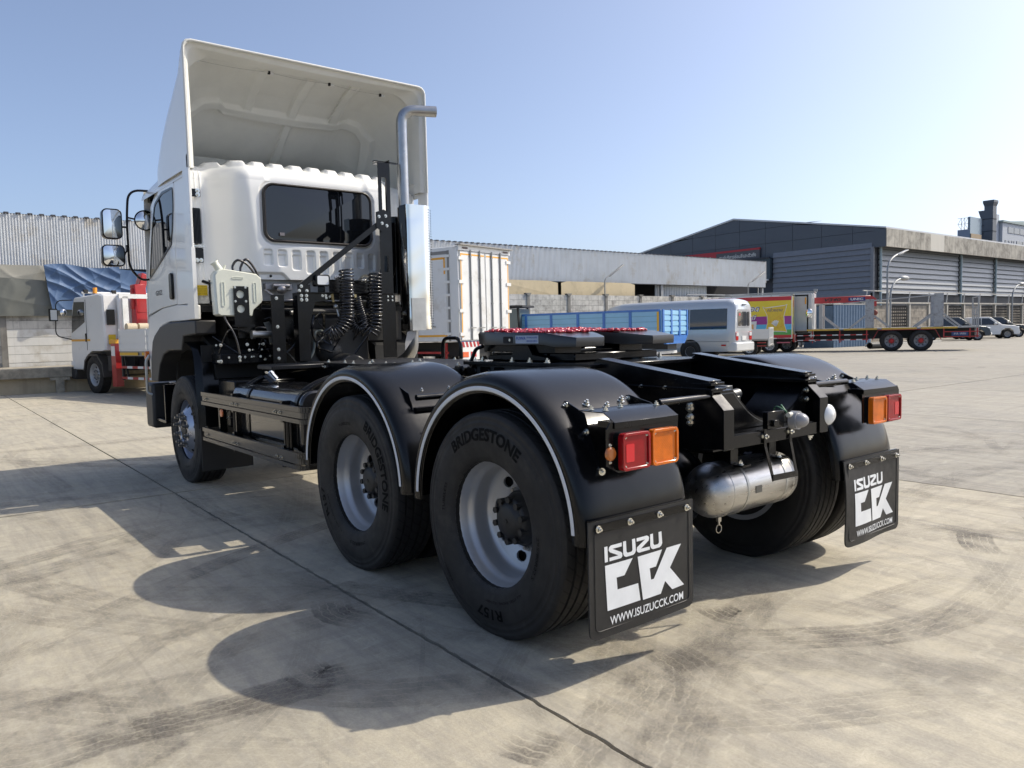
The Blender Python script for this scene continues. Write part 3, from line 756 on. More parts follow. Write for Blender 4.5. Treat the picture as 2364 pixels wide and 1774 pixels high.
g = G(); g.cyl((TX, 0.09, TZ-TRr+0.004), (TX, 0.09, TZ-TRr-0.030), 0.013, 12); g.cyl((TX, 0.09, TZ-TRr-0.03), (TX, 0.09, TZ-TRr-0.05), 0.006, 10)
ring = [(TX+0.0, 0.09+0.021*cos(t*pi/10), TZ-TRr-0.068+0.021*sin(t*pi/10)) for t in range(20)]
g.tube(ring, 0.0022, 6, closed=True); g.build('drain_valve', mat('steel_valve', (0.6, 0.58, 0.52), 0.3, 1.0), AT)
# air valve block between the rails
g = G(); g.box(-0.35, -0.27, -0.10, -0.04, 1.0, 1.06); g.box(-0.36, -0.26, -0.14, 0.0, 0.95, 1.0); g.cyl((-0.31, -0.09, 1.0), (-0.31, -0.20, 1.01), 0.028, 14)
g.cyl((-0.31, 0.0, 1.03), (-0.31, 0.07, 1.04), 0.012, 10); g.cyl((-0.31, -0.16, 0.93), (-0.31, -0.16, 1.0), 0.035, 16)
g.build('relay_valve', mat('cast_valve_grey', (0.16, 0.165, 0.17), 0.45, 0.7), T, bevel=0.003)
g = G()
for k, c in enumerate(((0.07, 1.04), (0.05, 0.96), (-0.1, 0.93), (-0.18, 0.96))):
    g.tube(smooth_path([(-0.31, c[0], c[1]), (-0.30, 0.16-k*0.05, 0.98-k*0.02), (-0.15, 0.28-0.08*k, 0.95), (0.2, 0.3-0.1*k, 0.98), (1.5, 0.33-0.1*k, 0.97)]), 0.009, 8)
g.build('air_lines', m_hose, T)

# ---------- fifth wheel
fw = group_part('fifth_wheel', T, (0.67, 0, 1.30))
g = G()
ht = 1.345
out = [(1.185, 0.30), (1.16, 0.40), (1.02, 0.445), (0.50, 0.445), (0.42, 0.435), (0.285, 0.395), (0.275, 0.20), (0.30, 0.17), (0.42, 0.10), (0.62, 0.045),
       (0.66, 0.0)]
full = out+[(x, -y) for x, y in out[::-1] if y != 0]
n = len(full)
def zt(x): return ht+0.016 if x > 0.9 else (ht+0.004 if x > 0.42 else ht-0.006-(0.42-x)*0.13)
vs = []
for x, y in full: vs.append((x, y, zt(x)))
for x, y in full: vs.append((x+(0.008 if x > 1 else -0.004), y*1.012, zt(x)-0.012))
for x, y in full: vs.append((x, y*1.012, 1.285 if x > 0.42 else 1.272))
fs = [(i, (i+1) % n, n+(i+1) % n, n+i) for i in range(n)]+[(n+i, n+(i+1) % n, 2*n+(i+1) % n, 2*n+i) for i in range(n)]
g.add(vs, fs)
# top sheet as a grid inside the outline
import bmesh
def fill_poly(g, poly, zf):
    me = bpy.data.meshes.new('t'); me.from_pydata([(p[0], p[1], 0) for p in poly], [], [tuple(range(len(poly)))])
    bm = bmesh.new(); bm.from_mesh(me)
    for x in [0.30, 0.36, 0.42, 0.48, 0.6, 0.75, 0.9, 0.95, 1.0, 1.1]:
        bmesh.ops.bisect_plane(bm, geom=bm.verts[:]+bm.edges[:]+bm.faces[:], plane_co=(x, 0, 0), plane_no=(1, 0, 0))
    for y in [-0.4+0.1*k for k in range(9)]:
        bmesh.ops.bisect_plane(bm, geom=bm.verts[:]+bm.edges[:]+bm.faces[:], plane_co=(0, y, 0), plane_no=(0, 1, 0))
    bmesh.ops.triangulate(bm, faces=bm.faces); bm.verts.index_update()
    g.add([(v.co.x, v.co.y, zf(v.co.x)) for v in bm.verts], [tuple(v.index for v in f.verts) for f in bm.faces]); bm.free()
fill_poly(g, full, zt); fill_poly(g, full, lambda x: 1.284 if x > 0.42 else 1.271)
g.build('coupling_plate', mat('fifth_wheel_black', (0.02, 0.02, 0.0205), 0.30, coat=0.2, var=0.15, vscale=8, bump=0.0004, bscale=120), fw, ang=30)
# red grease blobs: one mass of dollops
g = G(); rnd = random.Random(3)
for k in range(1500):
    x = rnd.uniform(0.47, 1.12); y = rnd.uniform(-0.40, 0.40)
    if x < 0.70 and abs(y) < 0.10: continue
    r = rnd.uniform(0.006, 0.013)
    g.sphere((x, y, zt(x)+r*0.5), (r*rnd.uniform(0.9, 1.9), r*rnd.uniform(0.9, 1.9), r*rnd.uniform(0.7, 1.3)), 7, 5)
fill_poly(g, [(1.11, -0.38), (1.11, 0.38), (0.5, 0.39), (0.47, 0.12), (0.70, 0.10), (0.70, -0.10), (0.47, -0.12), (0.5, -0.39)], lambda x: zt(x)+0.006)
g.build('red_grease', mat('red_grease', (0.40, 0.004, 0.014), 0.14, coat=0.5, trans=0.0, var=0.2, vscale=20), fw, kind='stuff', ang=80, fixn=False)
g = G(); g.box(0.738, 0.535, 0.4495, 0.4515, 1.292, 1.337); ps = g.build('maker_plate', mat('plate_blue_white', (0.42, 0.48, 0.58), 0.4), fw)
mb_ = mat('plate_blue_print', (0.03, 0.09, 0.40), 0.4)
text_on('plate_lettering', 'FUWA', fw, mb_, (0.730, 0.4520, 1.312), (-1, 0, 0), (0, 0, 1), 0.085, 0.019, 0.0005, 0.02)
text_on('plate_lettering', 'FIFTH WHEEL No.28 SERIES', fw, mb_, (0.635, 0.4520, 1.320), (-1, 0, 0), (0, 0, 1), 0.092, 0.011, 0.0005, 0.01)
text_on('plate_lettering', 'MAX LOAD 10 400 KG', fw, mb_, (0.635, 0.4520, 1.300), (-1, 0, 0), (0, 0, 1), 0.092, 0.011, 0.0005, 0.01)
g = G(); g.prism(rrect(0.765, 0.855, 1.292, 1.332, 0.008, 3), 'xz', 0.447, 0.4515); g.build('side_pocket', m_dark, fw)
g = G(); g.cyl((0.79, 0.44, 1.312), (0.79, 0.455, 1.312), 0.009, 8); g.build('release_pin', m_zinc, fw)
for sd in (1, -1):   # pedestals
    g = G(); g.prism([(0.50, 1.19), (1.10, 1.19), (1.08, 1.222), (0.86, 1.228), (0.82, 1.285), (0.70, 1.285), (0.66, 1.228), (0.54, 1.215)], 'xz', sd*0.34-0.05, sd*0.34+0.05)
    g.box(0.78, 1.15, sd*0.30, sd*0.38, 1.238, 1.287)
    g.build('pedestal', m_black, fw, bevel=0.006)
for y in (0.26, -0.26): G().box(0.50, 0.86, y-0.10, y+0.10, 1.235, 1.284).build('plate_rib', m_black, fw)
g = G(); g.box(0.36, 0.60, -0.34, 0.34, 1.19, 1.235); g.box(0.62, 1.0, -0.14, 0.14, 1.19, 1.283); g.cyl((0.55, 0.30, 1.245), (0.55, -0.30, 1.245), 0.02, 12); g.build('lock_housing', m_black, fw, bevel=0.006)
g = G(); g.tube(smooth_path([(1.10, 0.42, 1.275), (1.16, 0.43, 1.255), (1.19, 0.44, 1.20), (1.20, 0.45, 1.165), (1.14, 0.46, 1.160)]), 0.012, 8); g.build('release_handle', m_black, fw)
# base plate and saddles
bp_ = G().box(0.08, 1.22, -0.49, 0.49, 1.163, 1.185).build('fifth_wheel_base', m_black, T, bevel=0.003)
for y in (0.30, -0.30): G().box(0.56, 1.12, y-0.04, y+0.04, 1.185, 1.235).build('saddle_block', m_black, T, bevel=0.006)
for x in (0.76, 0.60, 0.45, 1.05): 
    for sd in (1, -1): bolt((x, sd*0.462, 1.186), (0, 0, 1), 0.013, bp_)
for sd in (1, -1):
    g = G(); g.prism([(0.13, 1.163), (0.13, 1.06), (1.2, 1.06), (1.2, 1.163)], 'xz', sd*0.432, sd*0.440)
    g.build('sub_frame_angle', mat('chassis_grey', (0.05, 0.055, 0.06), 0.35, 0.2), T)
    g = G(); g.add([(0.49, sd*0.442, 1.158), (0.28, sd*0.442, 1.158), (0.26, sd*0.475, 1.10), (0.52, sd*0.475, 1.10), (0.52, sd*0.476, 1.09), (0.26, sd*0.476, 1.09)], [(0, 1, 2, 3), (3, 2, 4, 5)])
    g.build('angle_gusset', mat('worn_steel_edge', (0.22, 0.21, 0.20), 0.4, 0.8, bump=0.0008, bscale=120), T)
    g = G()
    for x in (0.86, 1.0, 1.14, 1.28): g.box(x, x+0.10, sd*0.437, sd*0.452, 1.09, 1.15)
    g.build('web_stiffener', m_black, T, bevel=0.008)

# ---------- deck plate behind the cab
g = G()
g.box(1.38, 3.62, -0.46, 0.46, 1.128, 1.135)
dk = g.build('deck_plate', m_deck, T)
g = G(); rnd = random.Random(5)
for i in range(92):
    for j in range(34):
        x = 1.40+i*0.0242; y = -0.45+j*0.0268; a = radians(45 if (i+j) % 2 else -45)
        c, s = cos(a), sin(a); L1, W1 = 0.0105, 0.0030
        P = [(x+c*L1, y+s*L1), (x-s*W1, y+c*W1), (x-c*L1, y-s*L1), (x+s*W1, y-c*W1)]
        g.add([(P[0][0], P[0][1], 1.1352), (P[1][0], P[1][1], 1.1352), (P[2][0], P[2][1], 1.1352), (P[3][0], P[3][1], 1.1352), (x, y, 1.1375)], [(0, 1, 4), (1, 2, 4), (2, 3, 4), (3, 0, 4)])
g.build('tread_pattern', m_deck, dk, kind='stuff', fixn=False)
G().box(1.30, 3.60, 0.452, 0.462, 1.060, 1.134).build('deck_edge', m_black, T)
rnd = random.Random(9)
for x in (1.55, 1.75, 1.98, 2.2, 2.42, 2.62, 2.85, 3.1, 3.35): bolt((x, 0.40+rnd.uniform(-.03, .03), 1.136), (0, 0, 1), 0.011, dk)
for x in (1.5, 1.7, 1.95, 2.15, 2.45, 2.7, 2.95): bolt((x, rnd.choice((-0.1, 0.12, 0.2)), 1.136), (0, 0, 1), 0.011, dk)
for x in (1.6, 1.9, 2.05, 2.3, 2.6): bolt((x, -0.38, 1.136), (0, 0, 1), 0.011, dk)
for x in (2.0, 2.06, 3.3, 2.85): bolt((x, 0.463, 1.10), (0, 1, 0.2), 0.013, dk)
st = group_part('side_step', T, (3.45, 0.65, 1.10))
G().box(3.30, 3.62, 0.46, 0.92, 1.095, 1.130).build('step_plate', m_deck, st, bevel=0.006)
g = G()
for k in range(22):
    y = 0.49+k*0.0195
    for q in range(2): g.bar((3.297, y, 1.100+q*0.013), (3.297, y+0.012, 1.112+q*0.013), 0.004, 0.005, (1, 0, 0))
    for q in range(12): g.bar((3.31+q*0.026, y, 1.131), (3.322+q*0.026, y+0.012, 1.131), 0.004, 0.004)
g.build('step_tread', m_deck, st, kind='stuff', fixn=False)
g = G(); g.tube(arc_path([(2.99, -0.52, 1.135), (2.99, -0.52, 1.315), (2.71, -0.52, 1.315), (2.71, -0.52, 1.135)], 0.12, 8), 0.017, 12); g.build('grab_hoop', m_black, T)

# ---------- headboard stand, mast, brace
sb = group_part('headboard_stand', T, (3.75, 0, 1.4))
for sd in (1, -1):
    g = G()
    a = [(sd*0.49, 1.14), (sd*0.49, 1.745), (sd*0.325, 1.745), (sd*0.325, 1.665), (sd*0.385, 1.45), (sd*0.385, 1.14)]
    g.prism(a, 'yz', 3.748, 3.754); g.box(3.75, 3.85, sd*0.484, sd*0.490, 1.14, 1.745)
    g.box(3.85, 3.855, sd*0.42, sd*0.49, 1.14, 1.745)
    p_ = g.build('post', m_black, sb)
    for y in (0.452, 0.405):
        for z in (1.718, 1.682): bolt((3.748, sd*y, z), (-1, 0, 0), 0.010, sb)
g = G(); g.prism([(0.49, 1.745), (0.33, 1.66), (0.15, 1.683), (-0.30, 1.683), (-0.33, 1.66), (-0.49, 1.745)], 'yz', 3.756, 3.762); g.box(3.70, 3.762, -0.49, 0.49, 1.742, 1.748)
cbm = g.build('cross_beam', m_black, sb)
for y, z in ((0.25, 1.72), (0.22, 1.722), (0.215, 1.70), (0.18, 1.71), (0.17, 1.722)): bolt((3.755, y, z), (-1, 0, 0), 0.008, sb)
G().box(3.79, 3.797, -0.24, 0.165, 1.748, 1.868).build('socket_plate', m_black, sb)
# second darker outboard post
g = G(); g.box(3.88, 3.98, 0.56, 0.60, 0.95, 1.73); g.box(3.875, 3.881, 0.56, 0.68, 0.95, 1.73); gp = g.build('bumper_post', m_black, T)
for z in (1.70, 1.45, 1.25, 1.17): bolt((3.875, 0.63, z), (-1, 0, 0), 0.010, gp)
# mast: slotted U channel
def slotted(y0, y1, x, z0, z1, slots, plane, t=0.005):
    """flat strip with vertical slots built from pieces"""
    g = G(); zs = [z0]
    segs_ = []
    cur = z0
    for (a, b) in slots:
        segs_.append((cur, a, False)); segs_.append((a, b, True)); cur = b
    segs_.append((cur, z1, False))
    for a, b, sl_ in segs_:
        rects = [(y0, y1)] if not sl_ else [(y0, y0+(y1-y0)*0.30), (y1-(y1-y0)*0.30, y1)]
        for p, q in rects:
            if plane == 'yz': g.box(x, x+t, p, q, a, b)
            else: g.box(p, q, x, x+t, a, b)
    return g
mg = group_part('mast', T, (3.75, -0.43, 2.1))
slotted(-0.470, -0.345, 3.745, 1.14, 2.965, [(1.95, 2.10), (2.48, 2.83)], 'yz').build('mast_face', m_black, mg)
slotted(3.751, 3.84, -0.476, 1.14, 3.00, [(2.50, 2.86)], 'xz').build('mast_side', m_black, mg)
g = G(); g.box(3.745, 3.85, -0.47, -0.345, 2.965, 2.970); g.box(3.80, 3.84, -0.60, -0.345, 2.985, 2.995); g.build('mast_cap', m_black, mg)
g = G(); g.bar((3.735, -0.40, 2.445), (3.742, 0.455, 1.80), 0.010, 0.048, (0, 0.6, 1)); g.bar((3.745, -0.40, 2.445), (3.76, 0.455, 1.80), 0.012, 0.044, (0, 0.6, 1)); g.build('diagonal_brace', m_black, T, bevel=0.002)
g = G(); g.prism([(-0.30, 2.50), (-0.30, 2.36), (-0.36, 2.32), (-0.45, 2.35), (-0.45, 2.50), (-0.38, 2.53)], 'yz', 3.722, 3.728); bb = g.build('brace_plate', m_black, T)
for y, z in ((-0.33, 2.46), (-0.36, 2.40), (-0.40, 2.47), (-0.41, 2.38)): bolt((3.722, y, z), (-1, 0, 0), 0.010, bb)
g = G(); g.box(3.735, 3.741, 0.37, 0.49, 1.745, 1.815); bb = g.build('brace_foot', m_black, T)
for y, z in ((0.455, 1.80), (0.475, 1.76), (0.405, 1.76)): bolt((3.735, y, z), (-1, 0, 0), 0.010, bb)
# work lamp
wl = group_part('work_lamp', T, (3.70, 0.26, 1.85))
g = G(); g.prism(rrect(0.197, 0.333, 1.800, 1.905, 0.02, 4), 'yz', 3.70, 3.78); g.bar((3.74, 0.265, 1.80), (3.74, 0.265, 1.75), 0.06, 0.03); g.build('lamp_body', m_satin, wl, bevel=0.004)
g = G(); g.prism(rrect(0.212, 0.318, 1.815, 1.892, 0.012, 4), 'yz', 3.696, 3.701); g.build('lamp_glass', m_clear, wl)

# coiled air and electric lines
def coil(path, R_, r, turns, name, taper=True):
    P = smooth_path(path, 10); n = len(P)
    L_ = [0]
    for i in range(1, n): L_.append(L_[-1]+(P[i]-P[i-1]).length)
    fr = frames(P); pts = []
    tot = turns*16
    for k in range(tot+1):
        s = L_[-1]*k/tot; i = 0
        while i < n-2 and L_[i+1] < s: i += 1
        t = (s-L_[i])/(L_[i+1]-L_[i]); p = P[i]*(1-t)+P[i+1]*t; a = 2*pi*turns*k/tot
        pts.append(p+(fr[i][0]*cos(a)+fr[i][1]*sin(a))*R_)
    g = G(); g.tube(pts, r, 7); return g.build(name, m_hose, T, fixn=False, ang=80)
coil([(3.62, 0.078, 1.95), (3.62, 0.075, 1.80), (3.62, 0.082, 1.60), (3.62, 0.095, 1.50), (3.63, 0.15, 1.41), (3.66, 0.23, 1.38), (3.68, 0.27, 1.42)], 0.061, 0.0085, 24, 'coiled_air_line')
coil([(3.64, -0.225, 1.925), (3.64, -0.215, 1.80), (3.63, -0.212, 1.62), (3.63, -0.20, 1.46), (3.64, -0.155, 1.37), (3.66, -0.10, 1.42), (3.68, -0.06, 1.50)], 0.061, 0.0085, 23, 'coiled_air_line')
coil([(3.66, -0.040, 1.70), (3.65, -0.055, 1.60), (3.65, -0.095, 1.47), (3.66, -0.08, 1.41), (3.68, -0.02, 1.43), (3.70, 0.02, 1.52)], 0.042, 0.0072, 26, 'coiled_electric_line')
g = G()
for y, z in ((0.15, 1.875), (-0.12, 1.860)):
    g.cyl((3.70, y, z), (3.70, y-0.06, z), 0.013, 12); g.cyl((3.70, y-0.02, z), (3.70, y-0.035, z), 0.019, 6)
g.build('air_fitting', m_alu, T)
g = G()
for y in (0.165, -0.065): g.bar((3.74, y, 1.735), (3.735, y-0.01, 1.66), 0.022, 0.004, (1, 0, 0)); 
g.build('line_hook', m_brass, T)
g = G()
for (y, z) in ((0.15, 1.62), (-0.005, 1.80), (-0.09, 1.64), (0.0, 1.62)):
    g.sphere((3.70, y, z), (0.025, 0.022, 0.026), 12, 8); g.tube(smooth_path([(3.70, y, z), (3.69, y-0.01, z-0.05), (3.68, y-0.015, z-0.09)]), 0.009, 8)
g.build('coupling_head', m_alu, T)

# exhaust stack
ex = group_part('exhaust_stack', T, (3.78, -0.70, 2.5))
g = G(); pts = arc_path([(3.84, -0.672, 2.50), (3.84, -0.672, 3.515), (3.72, -0.995, 3.520)], 0.14, 8)
g.tube(pts, 0.052, 24); g.build('stack_pipe', mat('galvanised_pipe', (0.42, 0.43, 0.44), 0.34, 0.9, var=0.1, vscale=10, rvar=0.08), ex, ang=60)
g = G(); d = (Vector(pts[-1])-Vector(pts[-2])).normalized(); g.cyl(Vector(pts[-1])-d*0.05, Vector(pts[-1])+d*0.001, 0.044, 24); g.build('pipe_mouth', m_dark, ex)
shp = arc_path([(3.80, -0.590, 0), (3.655, -0.592, 0), (3.640, -0.800, 0), (3.700, -0.885, 0), (3.95, -0.892, 0)], 0.035, 5)
SL_ = [0]
for a_, b_ in zip(shp, shp[1:]): SL_.append(SL_[-1]+(b_-a_).length)
def shpt(u, v, off=0.0):
    s_ = u*SL_[-1]; i = 0
    while i < len(shp)-2 and SL_[i+1] < s_: i += 1
    t = (s_-SL_[i])/(SL_[i+1]-SL_[i]); p = shp[i]*(1-t)+shp[i+1]*t; d = (shp[i+1]-shp[i]).normalized(); nrm = Vector((d.y, -d.x, 0))
    if nrm.x > 0.2: nrm = -nrm
    q = (0.0030*sin(6*v+3.0*u+2.0*sin(4*v+2*u))+0.0010*sin(14*v-5*u+2.2*sin(5*u+3*v))+0.0003*sin(33*v+14*u+3*sin(9*u)))*min(1, 9*v, 9*(1-v))
    p = p+nrm*(q+off); return (p.x, p.y, 1.40+1.19*v)
g = G(); g.grid(lambda u, v: shpt(u, v), 60, 130); g.grid(lambda u, v: shpt(u, v, -0.003), 60, 130)
g.build('heat_shield', m_shield, ex, ang=60)
g = G()
for k in range(46):
    for a_ in (0.02, 0.30, 0.62):
        z = 1.43+k*0.0250+(0.0125 if a_ == 0.30 else 0); x = 3.712+a_*0.10
        g.cyl((x, -0.8915, z), (x, -0.8940, z), 0.0055, 8)
    g.cyl((3.668, -0.842, 1.43+k*0.025), (3.6665, -0.8435, 1.43+k*0.025), 0.0055, 8)
g.build('shield_perforation', m_dark, ex, kind='stuff', fixn=False)
g = G(); g.box(3.628, 3.632, -0.755, -0.600, 1.39, 1.70); g.build('lower_shield', m_alu, ex)
g = G(); g.cyl((3.80, -0.72, 1.62), (3.80, -0.72, 2.58), 0.125, 28); g.build('silencer', mat('silencer_dark', (0.05, 0.045, 0.04), 0.5, 0.7), ex)
g = G(); g.tube(arc_path([(3.80, -0.70, 1.65), (3.80, -0.70, 1.18), (4.1, -0.70, 1.05), (4.5, -0.5, 1.0)], 0.12), 0.058, 20); g.build('lower_pipe', mat('galvanised_pipe', (0.42, 0.43, 0.44), 0.34, 0.9), ex)
g = G(); g.add([(3.66, -0.53, 1.27), (3.66, -0.53, 1.20), (3.66, -0.66, 1.36), (3.66, -0.66, 1.40), (3.66, -0.56, 1.38)], [(0, 1, 2, 3, 4)]); g.build('shield_bracket', mat('bracket_grey', (0.3, 0.3, 0.3), 0.5), ex)

# air cleaner tower behind the right cab corner and dark trunking beside the mast
g = G(); g.prism(rrect(3.98, 4.24, -1.05, -0.62, 0.06, 4), 'xy', 1.75, 2.52); g.build('air_cleaner', m_satin, T, bevel=0.01)
g = G(); g.tube(arc_path([(3.95, -0.55, 2.44), (3.95, -0.55, 1.95), (4.05, -0.42, 1.78), (4.05, -0.42, 1.45)], 0.12), 0.075, 18); g.build('intake_duct', m_satin, T)

# washer tank on its bracket (left, behind the cab)
wt = group_part('washer_tank', T, (4.0, 0.9, 1.7))
m_poly = mat('milky_polythene', (0.70, 0.71, 0.60), 0.35, coat=0.3, var=0.04, vscale=6)
outl = [(1.115, 1.565), (1.125, 1.90), (1.10, 1.935), (1.06, 1.955), (0.76, 1.915), (0.722, 1.88), (0.715, 1.69), (0.725, 1.665), (0.80, 1.60), (0.815, 1.545), (1.09, 1.55)]
g = G()
def tank_sheet(X0, bulge):
    for k, (s_, dx) in enumerate(((1.0, 0.0),)): pass
n = len(outl); cy, cz = 0.92, 1.74
rings = [(0.97, 4.10), (1.0, 4.085), (1.0, 3.985), (0.985, 3.972), (0.955, 3.965)]
vs = []
for s_, X0 in rings: vs += [(X0, cy+(y-cy)*s_, cz+(z-cz)*s_) for y, z in outl]
fs = []
for r in range(len(rings)-1): fs += [(r*n+i, r*n+(i+1) % n, (r+1)*n+(i+1) % n, (r+1)*n+i) for i in range(n)]
fs.append(tuple(range(n))[::-1]); fs.append(tuple((len(rings)-1)*n+i for i in range(n)))
g.add(vs, fs)
g.build('tank_body', m_poly, wt, ang=40)
for (y0, y1, z0, z1) in ((1.075, 1.045, 1.63, 1.84), (0.80, 0.77, 1.665, 1.84), (0.98, 0.88, 1.865, 1.885)):
    a, b = min(y0, y1), max(y0, y1); g = G()
    o = rrect(a, b, z0, z1, 0.0098, 5); i_ = rrect(a+0.006, b-0.006, z0+0.006, z1-0.006, 0.0045, 5)
    g.ringprism(o, i_, 'yz', 3.9605, 3.968); g.build('moulded_groove', m_poly, wt, ang=60)
    G().prism(i_, 'yz', 3.9635, 3.9655).build('groove_floor', mat('polythene_shade', (0.58, 0.62, 0.54), 0.4), wt)
g = G(); g.tube([(4.02, 1.055, 1.93), (4.02, 1.10, 2.00)], [0.034, 0.028], 16); g.tube([(4.02, 1.10, 2.00), (4.02, 1.108, 2.012)], 0.035, 16); g.tube([(4.01, 1.03, 1.955), (4.01, 1.02, 1.985)], 0.010, 8); g.build('filler_neck', m_poly, wt)
g = G(); ring_o = rrect(0.848, 0.985, 1.47, 1.805, 0.004, 2)
# plate with two round holes
def hole_plate(g, y0, y1, z0, z1, holes, x0, x1):
    zs = sorted(set([z0, z1]+[h[1]-h[2]*1.15 for h in holes]+[h[1]+h[2]*1.15 for h in holes])); hz = {round(h[1], 4): h for h in holes}
    for a, b in zip(zs, zs[1:]):
        mid = (a+b)/2; h = next((h for h in holes if abs(h[1]-mid) < 1e-6 or (a < h[1] < b)), None)
        if not h: g.box(x0, x1, y0, y1, a, b)
        else:
            k = 32; rect = []
            for i in range(k):
                t = 2*pi*i/k; c, s = cos(t), sin(t); sx_ = ((y1-h[0]) if c > 0 else (h[0]-y0))/abs(c) if abs(c) > 1e-6 else 9; sz_ = ((b-h[1]) if s > 0 else (h[1]-a))/abs(s) if abs(s) > 1e-6 else 9
                q = min(sx_, sz_); rect.append((h[0]+c*q, h[1]+s*q))
            inn = [(h[0]+h[2]*cos(2*pi*i/k), h[1]+h[2]*sin(2*pi*i/k)) for i in range(k)]
            g.ringprism(rect, inn, 'yz', x0, x1)
hole_plate(g, 0.860, 0.975, 1.47, 1.805, [(0.918, 1.735, 0.034), (0.918, 1.610, 0.034)], 3.952, 3.958)
g.build('tank_bracket', m_black, wt)
g = G(); g.box(3.958, 4.05, 0.80, 0.975, 1.455, 1.475); g.box(3.95, 3.952, 0.845, 0.86, 1.50, 1.80); g.build('bracket_shelf', m_black, wt)
for y, z in ((0.963, 1.795), (0.872, 1.795), (0.963, 1.675), (0.872, 1.675)): bolt((3.952, y, z), (-1, 0, 0), 0.007, wt)
g = G()
g.tube(smooth_path([(4.02, 0.945, 1.93), (4.03, 0.945, 1.985), (4.03, 0.90, 2.035), (4.03, 0.82, 2.00), (4.02, 0.755, 1.90), (4.02, 0.735, 1.75), (4.03, 0.73, 1.66)]), 0.011, 8)
g.tube(smooth_path([(4.02, 0.885, 1.925), (4.03, 0.875, 1.98), (4.03, 0.83, 2.045), (4.03, 0.77, 1.99), (4.02, 0.725, 1.88), (4.02, 0.715, 1.70), (4.06, 0.71, 1.60)]), 0.011, 8)
g.tube(smooth_path([(3.98, 1.06, 1.56), (3.97, 1.04, 1.50), (3.95, 1.0, 1.42), (3.94, 0.97, 1.33), (3.94, 0.95, 1.22)]), 0.008, 8)
g.build('tank_hoses', m_hose, wt)
g = G(); g.tube([(4.22, 1.15, 1.86), (4.10, 1.03, 1.80)], 0.014, 8); g.build('step_peg', m_black, T)

# filter / valve gear under the washer tank
g = G(); g.lathe([(0, 0.0), (0, 0.055), (0.03, 0.058), (0.065, 0.052), (0.085, 0.03), (0.09, 0)], (4.0, 0.62, 1.375), (0, -1, 0), 24); g.build('filter_bowl', mat('alloy_filter', (0.5, 0.5, 0.5), 0.3, 0.9), T)
g = G(); g.prism([(0.71, 1.49), (0.66, 1.50), (0.625, 1.44), (0.625, 1.31), (0.66, 1.30), (0.68, 1.42)], 'yz', 3.99, 4.0); g.build('filter_bracket', m_alu, T)
g = G(); g.cyl((4.0, 0.80, 1.385), (4.0, 0.65, 1.385), 0.033, 16); g.cyl((4.0, 0.82, 1.385), (4.0, 0.79, 1.385), 0.040, 16); g.build('valve_body', m_alu, T)
g = G()
rnd = random.Random(11)
for k in range(10):
    y = rnd.uniform(0.55, 1.1); g.tube(smooth_path([(4.12+rnd.uniform(-.05, .1), y, rnd.uniform(1.15, 1.5)), (4.05, y-rnd.uniform(0.05, 0.2), rnd.uniform(1.2, 1.45)), (4.05, y-rnd.uniform(0.2, 0.4), rnd.uniform(1.0, 1.4))]), rnd.uniform(0.005, 0.010), 6)
for k in range(8):
    y = rnd.uniform(-0.3, 0.3); g.tube(smooth_path([(3.9, y, rnd.uniform(1.15, 1.6)), (3.85, y+rnd.uniform(-.2, .2), rnd.uniform(1.2, 1.6)), (4.1, y+rnd.uniform(-.3, .3), rnd.uniform(1.0, 1.6))]), rnd.uniform(0.006, 0.013), 6)
g.tube(smooth_path([(4.02, 0.69, 1.52), (4.0, 0.64, 1.53), (3.99, 0.62, 1.45), (3.99, 0.60, 1.30), (3.99, 0.60, 1.12)]), 0.005, 6)
g.build('cable_loom', m_hose, T)
g = G(); rnd = random.Random(21)
g.box(4.05, 4.3, 0.50, 1.08, 1.13, 1.22); g.box(4.1, 4.4, 0.3, 0.9, 1.35, 1.62); g.cyl((4.05, 0.60, 1.30), (4.3, 0.60, 1.30), 0.09, 18)
g.build('chassis_bracketry', m_black, T, bevel=0.006)
for k in range(26): bolt((4.04, rnd.uniform(0.5, 1.12), rnd.choice((1.16, 1.19, 1.25, 1.30))), (-1, rnd.uniform(-.3, .3), 0), rnd.uniform(0.006, 0.011), T)
# gearbox / engine masses glimpsed behind the stand
g = G(); g.box(4.0, 4.9, -0.32, 0.32, 1.0, 1.52); g.cyl((3.7, 0, 1.02), (4.1, 0, 1.05), 0.16, 24); g.cyl((3.95, -0.45, 1.58), (3.95, 0.45, 1.58), 0.032, 14)
g.sphere((4.0, 0.10, 1.22), (0.12, 0.13, 0.12), 16, 10); g.build('gearbox', mat('gearbox_grey', (0.055, 0.055, 0.055), 0.45, 0.5, bump=0.002, bscale=40), T, bevel=0.01)
g = G(); g.cyl((3.94, -0.48, 1.57), (3.94, 0.48, 1.575), 0.020, 12); g.build('tilt_tube', m_alu, T)
g = G(); g.tube(arc_path([(3.9, 0.17, 1.40), (3.9, 0.27, 1.41), (3.88, 0.30, 1.22), (3.85, 0.36, 1.15)], 0.04), 0.014, 10); g.build('steel_pipe', mat('grey_pipe', (0.16, 0.18, 0.17), 0.4, 0.6), T)
g = G(); g.box(3.95, 3.97, 0.15, 0.38, 1.30, 1.42); g.build('heat_plate', mat('dusty_plate', (0.10, 0.10, 0.095), 0.6), T)

